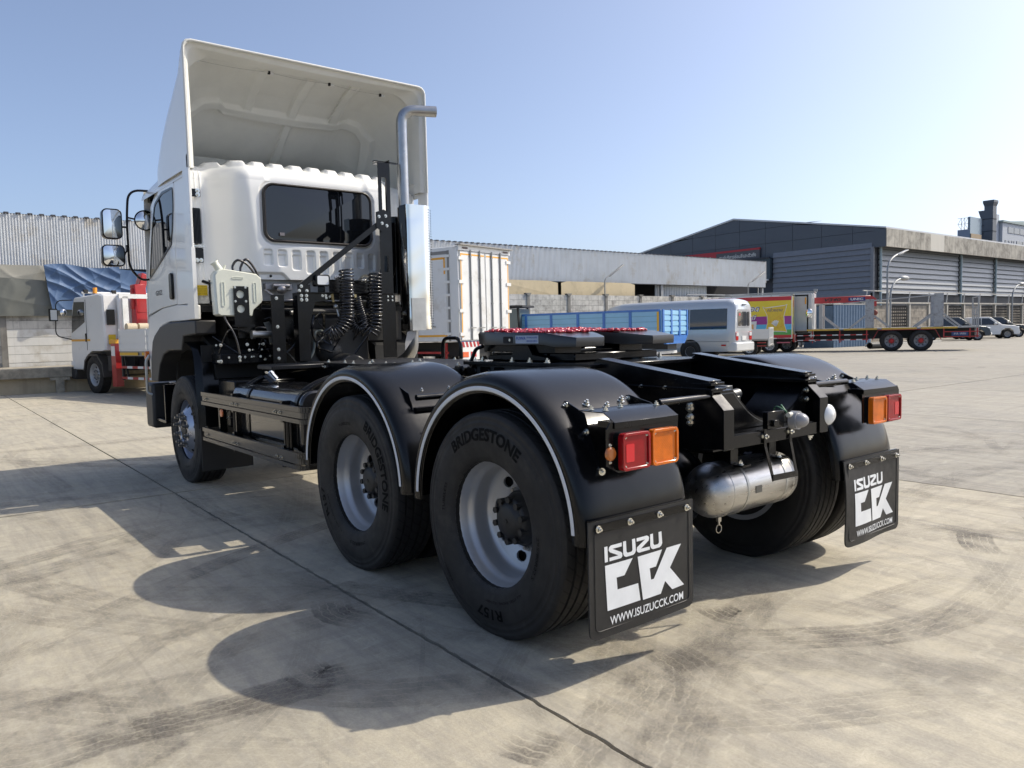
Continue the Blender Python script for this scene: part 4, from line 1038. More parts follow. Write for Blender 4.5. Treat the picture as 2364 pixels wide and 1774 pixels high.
# ---------- fuel tank with straps
ft = group_part('fuel_tank', T, (3.0, 0.85, 0.78))
g = G()
o = rrect(0.58, 1.13, 0.53, 0.985, 0.10, 6)
g.prism(o, 'yz', 2.25, 3.64); g.build('tank_shell', mat('gloss_black_tank', (0.012, 0.0125, 0.014), 0.16, coat=0.6, var=0.1, vscale=5), ft, bevel=0.015, segs=2)
for x in (3.52, 2.42):
    g = G(); pts = arc_path([(x, 1.155, 0.50), (x, 1.155, 0.90), (x, 0.90, 1.06), (x, 0.44, 1.09)], 0.22, 8)
    g.tube(pts, 0.019, 10); g.tube([p+V(-0.05, 0, 0) for p in pts], 0.012, 10); g.bar((x-0.025, 1.15, 0.72), (x-0.025, 0.93, 1.02), 0.03, 0.02); g.build('tank_guard_hoop', m_black, ft)
for x in (3.25, 2.20+0.1):
    g = G(); g.ringprism(rrect(0.575, 1.137, 0.525, 0.990, 0.10, 6), rrect(0.582, 1.130, 0.532, 0.983, 0.095, 6), 'yz', x, x+0.045); g.build('tank_strap', m_black, ft)
g = G(); d = V(0, 0.62, 0.8).normalized(); c = V(3.36, 0.88, 1.015); g.cyl(c, c+d*0.06, 0.045, 20); g.cyl(c+d*0.055, c+d*0.085, 0.052, 24); g.bar(c+d*0.09+V(-0.04, 0, 0), c+d*0.09+V(0.04, 0, 0), 0.02, 0.016, d)
g.build('filler_cap', m_chrome, ft)
# side guards
def guard(z0, z1, x1):
    gp = group_part('side_guard', T, (3.1, 1.2, (z0+z1)/2)); h = z1-z0
    for a, b, yo in ((0.70, 1.0, 1.215), (0.30, 0.66, 1.205), (0.0, 0.26, 1.215)):
        g = G(); zz0, zz1 = z0+h*a, z0+h*b
        pts = arc_path([(4.22, yo-0.015, (zz0+zz1)/2), (x1, yo-0.015, (zz0+zz1)/2), (x1-0.02, yo-0.26, (zz0+zz1)/2)], 0.07, 6)
        for p, q in zip(pts, pts[1:]): g.bar(p, q, 0.026, zz1-zz0)
        g.build('guard_rail', mat('guard_black_brown', (0.02, 0.019, 0.018), 0.3, coat=0.3, var=0.1), gp)
    for x in (4.10, 3.42, 3.33, 2.52, 2.43): bolt((x, 1.205, z0+h*0.48), (0, 1, 0), 0.009, gp)
    for x in (3.48, 2.45): G().box(x-0.02, x+0.02, 1.12, 1.19, z0-0.02, z1+0.02).build('guard_bracket', m_black, gp)
guard(0.785, 0.895, 2.02); guard(0.470, 0.585, 2.10)
g = G(); g.box(3.9, 3.93, 1.10, 1.16, 0.55, 0.79); g.box(3.45, 3.47, 1.12, 1.17, 0.55, 0.79); g.box(2.45, 2.47, 1.12, 1.17, 0.55, 0.79); g.build('guard_upright', m_black, T)
g = G(); g.lathe([(0, 0.0), (0, 0.032), (0.010, 0.032), (0.014, 0.0)], (3.80, 1.17, 0.735), (0, 1, 0), 20); rf = g.build('side_reflector', mat('orange_reflector', (0.8, 0.2, 0.06), 0.3, coat=0.6), T)
# battery / air box between wheel and tank
g = G(); g.box(3.72, 4.15, 0.55, 1.08, 0.60, 1.0); bx = g.build('battery_box', m_satin, T, bevel=0.01)
for x, z in ((4.05, 0.72), (3.95, 0.74), (3.9, 0.68), (4.1, 0.60)): bolt((x, 1.082, z), (0, 1, 0), 0.011, bx)
# front wheel mudguard behind the wheel
g = G()
pr = [(4.62, 1.335), (4.52, 1.31), (4.43, 1.26), (4.36, 1.15), (4.32, 1.0), (4.29, 0.80), (4.275, 0.56)]
prs = smooth_path([(p[0], 0, p[1]) for p in pr], 5); pp = [(p.x, p.z) for p in prs]
def mg_(off):
    def f(u, v):
        i = v*(len(pp)-1); k = min(len(pp)-2, int(i)); t = i-k; x = pp[k][0]*(1-t)+pp[k+1][0]*t; z = pp[k][1]*(1-t)+pp[k+1][1]*t
        y = 0.72+(1.215-0.72)*u
        if u > 0.9: x += (u-0.9)/0.1*0.035
        yy = y-(0.05*max(0, 0.35-abs(v-0.33))*(1 if u > 0.6 else 0))
        for g0 in (0.30, 0.38): 
            if abs(u-g0) < 0.015: x += 0.008
        return (x+off, yy, z)
    return f
g.grid(mg_(0), 60, 30); g.grid(mg_(0.008), 60, 30)
fm = g.build('wheel_mudguard', m_satin, T, ang=50)
G().box(4.26, 4.272, 0.765, 1.215, 0.185, 0.57).build('mudguard_flap', mat('black_rubber_flap', (0.012, 0.012, 0.012), 0.6), T)
bolt((4.255, 1.17, 0.57), (-1, 0, 0), 0.011, fm)
g = G(); 
for k in range(4): g.box(4.34+0.0*k, 4.36, 0.50+k*0.045, 0.535+k*0.045, 0.60, 1.22)
g.build('splash_panel', m_satin, T, bevel=0.008)
g = G(); g.box(4.36, 4.37, 0.46, 1.15, 0.6, 1.3); g.build('splash_back', m_dark, T)

# ================================================================== CAB
cab = group_part('cab', T, (5.2, 0, 1.0))
def sstep(a, b, x):
    t = max(0, min(1, (x-a)/(b-a))); return t*t*(3-2*t)
PK = [(.527, .041, 2.027), (.394, .041, 2.018), (.258, .040, 1.988), (.117, .041, 1.958), (-.015, .040, 1.95), (-.155, .041, 1.945), (-.284, .040, 1.952), (-.412, .035, 2.027), (-.540, .035, 2.002)]
def sdr(y, z, cy, cz, hw, hh, r):
    dy = abs(y-cy)-(hw-r); dz = abs(z-cz)-(hh-r)
    return sqrt(max(dy, 0)**2+max(dz, 0)**2)+min(max(dy, dz), 0)-r
def lowedge(y):      # lower contour of the raised panel: steps down in the middle
    a = abs(y+0.02); return 1.995-0.075*(1-sstep(0.33, 0.43, a))
def xback(y, z):
    a = abs(y); w_ = sstep(0.58+0.08*sstep(1.9, 2.8, z), 1.02, a)
    x = 4.27+0.26*w_
    x += 0.030*sstep(0.0, 1.0, a/0.7)*0.6
    if z > 2.70: x += 0.9*(z-2.70)**2
    d = sdr(y, z, 0.0, 2.512, 0.585, 0.300, 0.13); x += 0.016*(1-sstep(-0.02, 0.012, d))
    if z < 2.25 and a < 0.66:
        for cy, hw, zb_ in PK:
            if abs(y-cy) < hw+0.02:
                d = sdr(y, z, cy, (2.172+zb_)/2, hw, (2.172-zb_)/2, 0.018); q = 1-sstep(-0.010, 0.006, d)
                x += 0.026*q*(0.55+0.45*sstep(2.135, 2.12, z) if z > 2.12 else 1.0)
    le = lowedge(y)-0.03
    x += 0.030*(1-sstep(le-0.025, le, z))*(1-w_)
    if a > 1.0:   # vertical seam ribs
        for c0 in (1.03, 1.075): x -= 0.007*max(0, 1-abs(a-c0)/0.008)
    if a > 1.12: x += 0.05*((a-1.12)/0.07)**2
    return x
g = G(); NY, NZ = 380, 190
ZL, ZH = 1.895, 2.80
def fb(u, v):
    y = -1.185+2.37*u; z = ZL+(ZH-ZL)*v; return (xback(y, z), y, z)
g.grid(fb, NY, NZ)
g.build('back_panel', m_white, cab, ang=75, fixn=False)
# outer lower corners of the back
for sd in (1, -1):
    g = G(); g.grid(lambda u, v: (xback(1.0, 2.0)+(0.05*max(0, (u-0.65)/0.35)**2), sd*(1.0+0.185*u), 1.68+(ZL-1.68)*v), 10, 4); g.build('lower_corner', m_white, cab, ang=60)
G().box(4.36, 4.60, -0.98, 0.98, 1.70, 1.90).build('rear_sill', mat('grey_primer', (0.42, 0.42, 0.41), 0.5, var=0.1), cab)
# roof with pressed ribs
def zroof(x, y):
    return 2.950+0.022*(1-(y/1.1)**2)-0.05*sstep(5.4, 6.1, x)
def ribk(y):
    if abs(y) > 1.01: return 0
    ph = ((y+1.01)/0.1834) % 1.0; return sstep(0.08, 0.24, ph)-sstep(0.66, 0.90, ph)
def fr_(u, v):
    y = -1.12+2.24*v; xb = xback(y, 2.80)
    if u < 0.45:
        t = u/0.45; a = t*pi/2; zt_ = zroof(5, y); x = xb+0.20*(1-cos(a)); z = 2.80+(zt_-2.80)*sin(a); nx, nz = -cos(a), sin(a); k = sstep(0.52, 0.72, t)
    else:
        t = (u-0.45)/0.55; x = xb+0.20+(6.05-xb-0.20)*t**1.5; z = zroof(x, y); nx, nz = 0, 1; k = 1-sstep(5.2, 5.3, x)
    h = 0.034*ribk(y)*k
    return (x+nx*h*0.6, y, z+nz*h)
g = G(); g.grid(fr_, 90, 300); g.build('roof', m_white, cab, ang=70, fixn=False)
for sd in (1, -1):   # roof shoulder down to the side
    g = G(); g.grid(lambda u, v: (4.40+1.6*u, sd*(1.12+0.075*sin(v*pi/2)), 2.80+(zroof(4.40+1.6*u, 1.12)-2.80)*cos(v*pi/2)), 10, 8); g.build('roof_shoulder', m_white, cab, ang=60)
# cab side walls with door
for sd in (1, -1):
    Y = 1.19
    g = G()
    g.prism([(4.50, 1.68), (4.50, 2.84), (4.80, 2.84), (4.885, 1.68)], 'xz', sd*(Y-0.03), sd*Y)
    g.build('corner_panel', m_white, cab, bevel=0.004)
    # lower side with wheel arch
    arch = [(4.42+0.0, 1.525)]
    g = G(); g.prism([(4.28, 1.53), (4.28, 1.655), (4.885, 1.68), (5.42, 1.665), (5.95, 1.60), (6.05, 1.30), (6.0, 0.95), (5.90, 0.95), (5.80, 1.36), (5.48, 1.495), (5.17, 1.53)], 'xz', sd*(Y-0.03), sd*(Y+0.005))
    g.build('sill_panel', m_white, cab, bevel=0.006)
    # plastic arch trim
    g = G(); oo = [(4.285, 1.522), (5.17, 1.522), (5.48, 1.488), (5.72, 1.40), (5.80, 1.345), (5.90, 1.15), (5.93, 0.93)]
    ii = [(4.285, 1.400), (4.68, 1.385), (4.75, 1.255), (5.20, 1.252), (5.40, 1.21), (5.56, 1.10), (5.66, 0.93)]
    g.prism(oo+ii[::-1], 'xz', sd*(Y-0.16), sd*(Y+0.022)); g.build('arch_trim', m_trim, cab, bevel=0.012, segs=2)
    # door with framed window
    do = [(4.893, 1.690), (4.810, 2.50), (4.790, 2.79), (4.90, 2.825), (5.30, 2.81), (5.55, 2.73), (5.78, 2.35), (5.93, 1.90), (5.96, 1.62), (5.42, 1.675)]
    wi = [(4.948, 2.245), (4.885, 2.40), (4.830, 2.60), (4.825, 2.765), (5.20, 2.775), (5.50, 2.70), (5.66, 2.42), (5.76, 2.16), (5.83, 1.975), (5.38, 2.11)]
    g = G(); g.prism(do, 'xz', sd*(Y-0.03), sd*(Y+0.003)); dr = g.build('door', m_white, cab, bevel=0.003)
    wr = arc_path([(p[0], 0, p[1]) for p in wi+[wi[0], wi[1]]], 0.05, 4)[3:-3]; wr = [(p.x, p.z) for p in wr]
    cx_ = sum(p[0] for p in wr)/len(wr); cz_ = sum(p[1] for p in wr)/len(wr)
    def shrink(P, d):
        out = []
        for p in P:
            v_ = Vector((p[0]-cx_, p[1]-cz_)); L0 = v_.length; v_ = v_*((L0-d)/L0); out.append((cx_+v_.x, cz_+v_.y))
        return out
    g = G(); g.ringprism(wr, shrink(wr, 0.028), 'xz', sd*(Y+0.001), sd*(Y+0.010)); g.build('window_seal', m_satin, dr)
    G().prism(shrink(wr, 0.024), 'xz', sd*(Y+0.000), sd*(Y+0.0055)).build('door_glass', m_glass, dr)
    g = G(); g.prism(rrect(4.955, 5.045, 1.735, 1.985, 0.03, 4), 'xz', sd*(Y+0.001), sd*(Y+0.028)); g.build('door_handle', m_satin, dr, bevel=0.006)
    G().prism([(4.50, 1.66), (4.50, 2.86), (5.50, 2.86), (5.80, 2.72), (6.08, 1.66)], 'xz', sd*(Y-0.07), sd*(Y-0.032)).build('pillar_panel', m_white, cab)
    # side fairing running down from the deflector
    g = G(); g.prism([(4.250, 1.535), (4.250, 2.95), (4.42, 2.95), (4.47, 1.60), (4.47, 1.535)], 'xz', sd*1.196, sd*1.216); fz = g.build('side_fairing', m_white, T, bevel=0.003)
    G().box(4.245, 4.250, sd*1.19, sd*1.222, 1.535, 2.155).build('fairing_edge', m_white, fz)
if True:
    text_on('model_lettering', 'GXZ', cab, mat('badge_grey', (0.12, 0.12, 0.13), 0.3, 0.6), (5.62, 1.196, 1.80), (-1, 0, 0), (0, 0, 1), 0.24, 0.05, 0.001, 0.03)
    # left recessed column: bracket, louvre, second bracket, caution label
    g = G(); g.prism(rrect(1.045, 1.19, 2.635, 2.705, 0.01, 3), 'yz', 4.505, 4.512); b1 = g.build('fairing_bracket', m_black, T)
    for z in (2.69, 2.655): bolt((4.505, 1.068, z), (-1, 0, 0), 0.014, b1)
    g = G(); g.prism(rrect(1.052, 1.17, 2.215, 2.535, 0.012, 3), 'yz', 4.500, 4.522); lv = g.build('louvre_frame', m_satin, cab, bevel=0.004)
    g = G()
    for k in range(8): g.box(4.492, 4.502, 1.064+k*0.012, 1.070+k*0.012, 2.235, 2.515)
    g.build('louvre_fins', m_satin, lv)
    g = G(); g.prism(rrect(1.045, 1.125, 2.045, 2.18, 0.015, 3), 'yz', 4.498, 4.505); b2 = g.build('fairing_bracket', m_black, T)
    for y in (1.068, 1.105): bolt((4.498, y, 2.068), (-1, 0, 0), 0.013, b2)
    g = G(); g.box(4.485, 4.50, 1.03, 1.13, 2.19, 2.198); g.build('bracket_edge', m_zinc, b2)
    g = G(); g.box(4.5215, 4.524, 1.02, 1.115, 1.752, 1.845); cl = g.build('caution_label', mat('yellow_label', (0.62, 0.45, 0.02), 0.4), cab)
    m_ink = mat('black_ink', (0.02, 0.02, 0.02), 0.5)
    for k in range(5): text_on('label_lettering', ['CAUTION TILT', 'LOCK THE CAB', 'BEFORE START', 'USE THE STAY', 'KEEP CLEAR'][k], cl, m_ink, (4.5213, 1.108, 1.829-k*0.0165), (0, -1, 0), (0, 0, 1), 0.080, 0.009, 0.0003)
# cab front and floor (not seen from here but closes the body)
g = G(); g.grid(lambda u, v: (6.02+0.12*cos((u-0.5)*pi)*1.0-0.10*v**2, -1.19+2.38*u, 0.95+1.95*v), 16, 10)
g.build('front_panel', m_white, cab, ang=60)
G().box(6.10, 6.16, -1.0, 1.0, 1.75, 2.65).build('windscreen', m_glass, cab, bevel=0.02)
G().box(4.45, 6.0, -1.14, 1.14, 1.60, 1.66).build('cab_floor', m_dark, cab)
G().box(5.98, 6.28, -1.2, 1.2, 0.42, 0.90).build('front_bumper', m_trim, T, bevel=0.03, segs=2)
for sd in (1, -1):
    g = G(); g.box(5.60, 6.20, sd*1.0, sd*1.17, 0.50, 0.535); g.box(5.60, 5.63, sd*1.0, sd*1.17, 0.53, 0.90); g.box(5.63, 6.2, sd*1.0, sd*1.03, 0.5, 0.9)
    g.build('entry_step', m_satin, T, bevel=0.005)
    g = G(); g.tube(arc_path([(6.0, sd*1.20, 1.20), (6.02, sd*1.235, 1.14), (6.02, sd*1.235, 0.80), (6.0, sd*1.19, 0.78)], 0.04), 0.014, 8); g.build('step_handle', m_alu, T)
    G().box(6.02, 6.10, sd*1.17, sd*1.23, 1.15, 1.24).build('turn_signal', mat('amber_lens', (0.8, 0.2, 0.01), 0.15), T, bevel=0.01)
G().prism([(4.9-0.62, 1.0), (4.9-0.6, 1.25), (4.9-0.3, 1.38), (5.3, 1.38), (5.6, 1.2), (5.62, 0.9), (5.55, 0.9), (5.5, 1.15), (5.25, 1.30), (4.7, 1.30), (4.45, 1.2), (4.36, 1.0)], 'xz', 0.55, 1.05).build('inner_wheel_arch', m_dark, T)
G().prism([(4.9-0.62, 1.0), (4.9-0.6, 1.25), (4.9-0.3, 1.38), (5.3, 1.38), (5.6, 1.2), (5.62, 0.9), (5.55, 0.9), (5.5, 1.15), (5.25, 1.30), (4.7, 1.30), (4.45, 1.2), (4.36, 1.0)], 'xz', -1.05, -0.55).build('inner_wheel_arch', m_dark, T)
g = G(); g.box(4.36, 5.9, -0.9, 0.9, 1.30, 1.6); g.build('cab_underside', m_dark, T)
# rear window
rw = group_part('rear_window', cab, (4.27, 0, 2.51))
g = G(); WO = rrect(-0.556, 0.560, 2.240, 2.785, 0.105, 8); WI = rrect(-0.530, 0.534, 2.266, 2.759, 0.085, 8)
def xg(y, off): return 4.262+0.018*sstep(0, 1, abs(y)/0.7)+off
def gask(prof):
    vs = []; n = len(WO)
    for t, off in prof:
        for (a, b), (c, d) in zip(WO, WI):
            y = a+(c-a)*t; z = b+(d-b)*t; vs.append((xg(y, off), y, z))
    return vs, [(k*n+i, k*n+(i+1) % n, (k+1)*n+(i+1) % n, (k+1)*n+i) for k in range(len(prof)-1) for i in range(n)]
vs, fs = gask([(0, 0.02), (0.02, 0.0), (0.2, -0.012), (0.5, -0.016), (0.8, -0.010), (1.0, 0.004)]); g.add(vs, fs)
g.build('window_rubber', mat('window_rubber', (0.022, 0.018, 0.016), 0.4), rw, ang=60)
g = G()
n = len(WI); cen = (0.0, 2.512); R_ = 8
vs = []
for k in range(R_+1):
    for (a, b) in WI:
        t = 1-k/R_*0.98; y = cen[0]+(a-cen[0])*t; z = cen[1]+(b-cen[1])*t; vs.append((xg(y, 0.002)-0.006*(1-(y/0.56)**2), y, z))
fs = [(k*n+i, k*n+(i+1) % n, (k+1)*n+(i+1) % n, (k+1)*n+i) for k in range(R_) for i in range(n)]+[tuple(R_*n+i for i in range(n))]
g.add(vs, fs); g.build('window_glass', m_glass, rw, ang=80)
G().box(4.252, 4.2545, 0.375, 0.420, 2.30, 2.328).build('glass_sticker', mat('silver_sticker', (0.35, 0.3, 0.28), 0.4), rw)
G().lathe([(0, 0.0), (0, 0.012), (0.006, 0.012)], (4.296, 0.51, 1.925), (-1, 0, 0), 16).build('body_plug', m_dark, cab)
# cab lock mechanism under the back panel
g = G(); g.box(4.30, 4.36, 0.30, 0.56, 1.80, 1.86); g.cyl((4.28, 0.50, 1.835), (4.28, 0.34, 1.835), 0.022, 12); g.sphere((4.27, 0.42, 1.80), (0.03, 0.05, 0.04), 12, 8)
g.bar((4.28, 0.58, 1.80), (4.26, 0.45, 1.70), 0.02, 0.02); g.bar((4.28, 0.45, 1.70), (4.26, 0.30, 1.70), 0.02, 0.02); g.bar((4.28, 0.30, 1.70), (4.26, 0.27, 1.80), 0.02, 0.02)
g.build('cab_latch', mat('cast_latch', (0.34, 0.33, 0.33), 0.4, 0.9, bump=0.001, bscale=60), T, bevel=0.004)
# ---------- wind deflector
df = group_part('wind_deflector', T, (4.9, 0, 3.2))
STN = [(4.25, 1.216, 3.930, 0.075), (4.30, 1.216, 3.928, 0.10), (4.43, 1.215, 3.912, 0.30), (4.65, 1.215, 3.862, 0.42), (4.88, 1.215, 3.78, 0.50), (5.11, 1.212, 3.66, 0.56), (5.30, 1.20, 3.52, 0.58), (5.55, 1.14, 3.34, 0.52), (5.80, 0.98, 3.15, 0.42), (6.0, 0.85, 2.96, 0.2)]
def stn(x):
    for a, b in zip(STN, STN[1:]):
        if x <= b[0]: t = (x-a[0])/(b[0]-a[0]); return [p*(1-t)+q*t for p, q in zip(a, b)]
    return list(STN[-1])
def dsec(x, s, inset=0.0):
    _, hw, zt_, r = stn(x); hw -= inset; zt_ -= inset; r = max(0.03, r-inset*0.5); zb_ = 2.84
    r = min(r, zt_-zb_-0.01)
    l1 = zt_-r-zb_; l2 = r*pi/2; l3 = (hw-r)
    tot = l1+l2+l3; side = 1 if s < 0.5 else -1; q = (s*2 if s < 0.5 else (1-s)*2)*tot
    if q < l1: return (x, side*hw, zb_+q)
    if q < l1+l2: a = (q-l1)/r; return (x, side*(hw-r+r*cos(a)), zt_-r+r*sin(a))
    return (x, side*(hw-r-(q-l1-l2)), zt_)
g = G()
def xs(u): return 4.25+(6.0-4.25)*u**1.3
g.grid(lambda u, v: dsec(xs(u), v), 40, 96); g.build('outer_shell', m_white, df, ang=70, fixn=False)
RX = 5.08
def dinner(u, v, RX=5.10):
    """inner skin: flange lip at the rear, then a recessed liner with raised ribs"""
    x = 4.25+(5.95-4.25)*u
    p = Vector(dsec(x, v, 0.024)); cen_ = Vector((x, 0, 3.0))
    d = (cen_-p); d.x = 0; d.normalize()
    lip = 0.042*sstep(4.275, 4.30, x)*(1-sstep(4.43, 4.452, x)); rib = 0.0
    ay = abs(p.y)
    edge_x = RX-0.05*sstep(0.62, 0.70, ay)+0.04*sstep(0.85, 0.95, ay)+(0.9*max(0, 3.52-p.z) if p.z < 3.52 and ay > 0.9 else 0)
    if x > 4.45:
        if x < edge_x:
            for c in (0.43, -0.055, -0.53): rib = max(rib, 1-sstep(0.042, 0.056, abs(p.y-c+0.05*(x-4.5))))
        else: rib = 1-sstep(0.036, 0.05, abs(p.y+0.085)) if p.z > 2.9 else 0
    rr = max(rib*0.040, 0.055*(1-sstep(0.040, 0.056, abs(x-edge_x))))
    pocket = 0.0
    return tuple(p+d*(lip+rr+pocket))
g = G(); g.grid(dinner, 230, 420); g.build('inner_shell', m_white_in, df, ang=75, fixn=False)
g = G(); g.grid(lambda u, v: tuple(Vector(dsec(4.25, v, 0.0))*(1-u)+Vector(dsec(4.25, v, 0.022))*u), 1, 96)
g.tube([dsec(4.251, i/120, 0.011) for i in range(121)], 0.011, 8); g.build('rolled_edge', m_white_in, df, ang=60)
for sd in (1, -1):
    g = G(); g.grid(lambda u, v: (4.27+0.13*u, sd*(1.195-0.03*sin(u*pi)-0.03*(1-v)*0), 2.85+0.14*v), 6, 4); g.build('lower_lug', m_white_in, df)
# front inner wall of the deflector
g = G(); g.grid(lambda u, v: (5.50+0.40*v, -0.80+1.6*u, 3.22-0.36*v), 20, 10); g.build('front_liner', m_white_in, df, ang=60)
cl_pts = []
for y, z in ((1.055, 3.82), (0.375, 3.835), (-0.235, 3.835), (-0.80, 3.825)):
    g = G(); g.box(4.45, 4.475, y-0.010, y+0.008, z-0.006, z+0.020); c1 = g.build('lamp_connector', m_dark, df)
    g = G(); g.cyl((4.46, y-0.008, z+0.007), (4.46, y-0.045, z+0.003), 0.009, 8); g.build('lamp_bulb_cap', m_clear, df); cl_pts.append((4.465, y, z+0.012))
g = G(); w_pts = []
for (a, b) in zip(cl_pts, cl_pts[1:]):
    for k in range(8): t = k/8; w_pts.append((4.465, a[1]*(1-t)+b[1]*t, a[2]*(1-t)+b[2]*t-0.012*sin(t*pi)))
w_pts.append(cl_pts[-1]); g.tube(w_pts, 0.0016, 5); g.build('lamp_wire', mat('grey_wire', (0.35, 0.35, 0.33), 0.5), df)
# ---------- mirrors (left pair, round one; simple right arm)
m_mirror = mat('mirror_glass', (0.85, 0.87, 0.88), 0.015, 1.0)
for sd in (1, -1):
    ma = group_part('mirror_assembly', T, (5.9, sd*1.35, 2.4))
    g = G(); g.tube(arc_path([(5.9, sd*1.10, 2.895), (5.9, sd*1.34, 2.890), (5.9, sd*1.368, 2.60), (5.9, sd*1.368, 2.10), (5.9, sd*1.26, 1.975), (5.85, sd*1.17, 1.985)], 0.16, 8), 0.012, 10)
    g.box(5.84, 5.96, sd*1.09, sd*1.15, 2.78, 2.90); g.tube([(5.9, sd*1.37, 2.51), (5.9, sd*1.43, 2.51)], 0.010, 8); g.tube([(5.9, sd*1.365, 2.61), (5.9, sd*1.28, 2.595)], 0.009, 8)
    g.box(5.88, 5.92, sd*1.36, sd*1.39, 2.26, 2.33); g.tube([(5.9, sd*1.38, 2.28), (5.9, sd*1.41, 2.22)], 0.008, 8)
    g.build('mirror_arm', m_satin, ma)
    for (y0, y1, z0, z1, r, nm) in ((1.415, 1.60, 2.385, 2.685, 0.05, 'main'), (1.405, 1.615, 2.110, 2.325, 0.045, 'wide')):
        a, b = sorted((sd*y0, sd*y1)); g = G(); g.prism(rrect(a, b, z0, z1, r, 5), 'yz', 5.885, 5.96); g.ringprism(rrect(a, b, z0, z1, r, 5), rrect(a+0.012, b-0.012, z0+0.012, z1-0.012, r-0.01, 5), 'yz', 5.872, 5.885)
        hs = g.build('mirror_housing', m_satin, ma, bevel=0.006, segs=2)
        ii = rrect(a+0.012, b-0.012, z0+0.012, z1-0.012, r-0.01, 5); n = len(ii); cy_, cz_ = (a+b)/2, (z0+z1)/2; g = G(); vs = []
        for k in range(7):
            t = 1-k/6*0.97
            for (y, z) in ii:
                yy = cy_+(y-cy_)*t; zz = cz_+(z-cz_)*t; vs.append((5.884-(0.012 if nm == 'main' else 0.026)*(1-0.5*((yy-cy_)/((b-a)/2))**2-0.5*((zz-cz_)/((z1-z0)/2))**2), yy, zz))
        fs = [(k*n+i, k*n+(i+1) % n, (k+1)*n+(i+1) % n, (k+1)*n+i) for k in range(6) for i in range(n)]+[tuple(6*n+i for i in range(n))]
        g.add(vs, fs); g.build('mirror_glass', m_mirror, ma, ang=80)
    g = G(); g.lathe([(0.06, 0.0), (0.05, 0.07), (0.0, 0.105), (-0.01, 0.105), (-0.012, 0.098)], (5.9, sd*1.195, 2.590), (1, 0, 0.0), 28); g.build('mirror_housing', m_satin, ma)
    g = G(); g.lathe([(-0.005, 0.098), (-0.022, 0.075), (-0.033, 0.045), (-0.038, 0.0)], (5.9, sd*1.195, 2.590), (1, 0, 0), 28); g.build('mirror_glass', m_mirror, ma, ang=80)
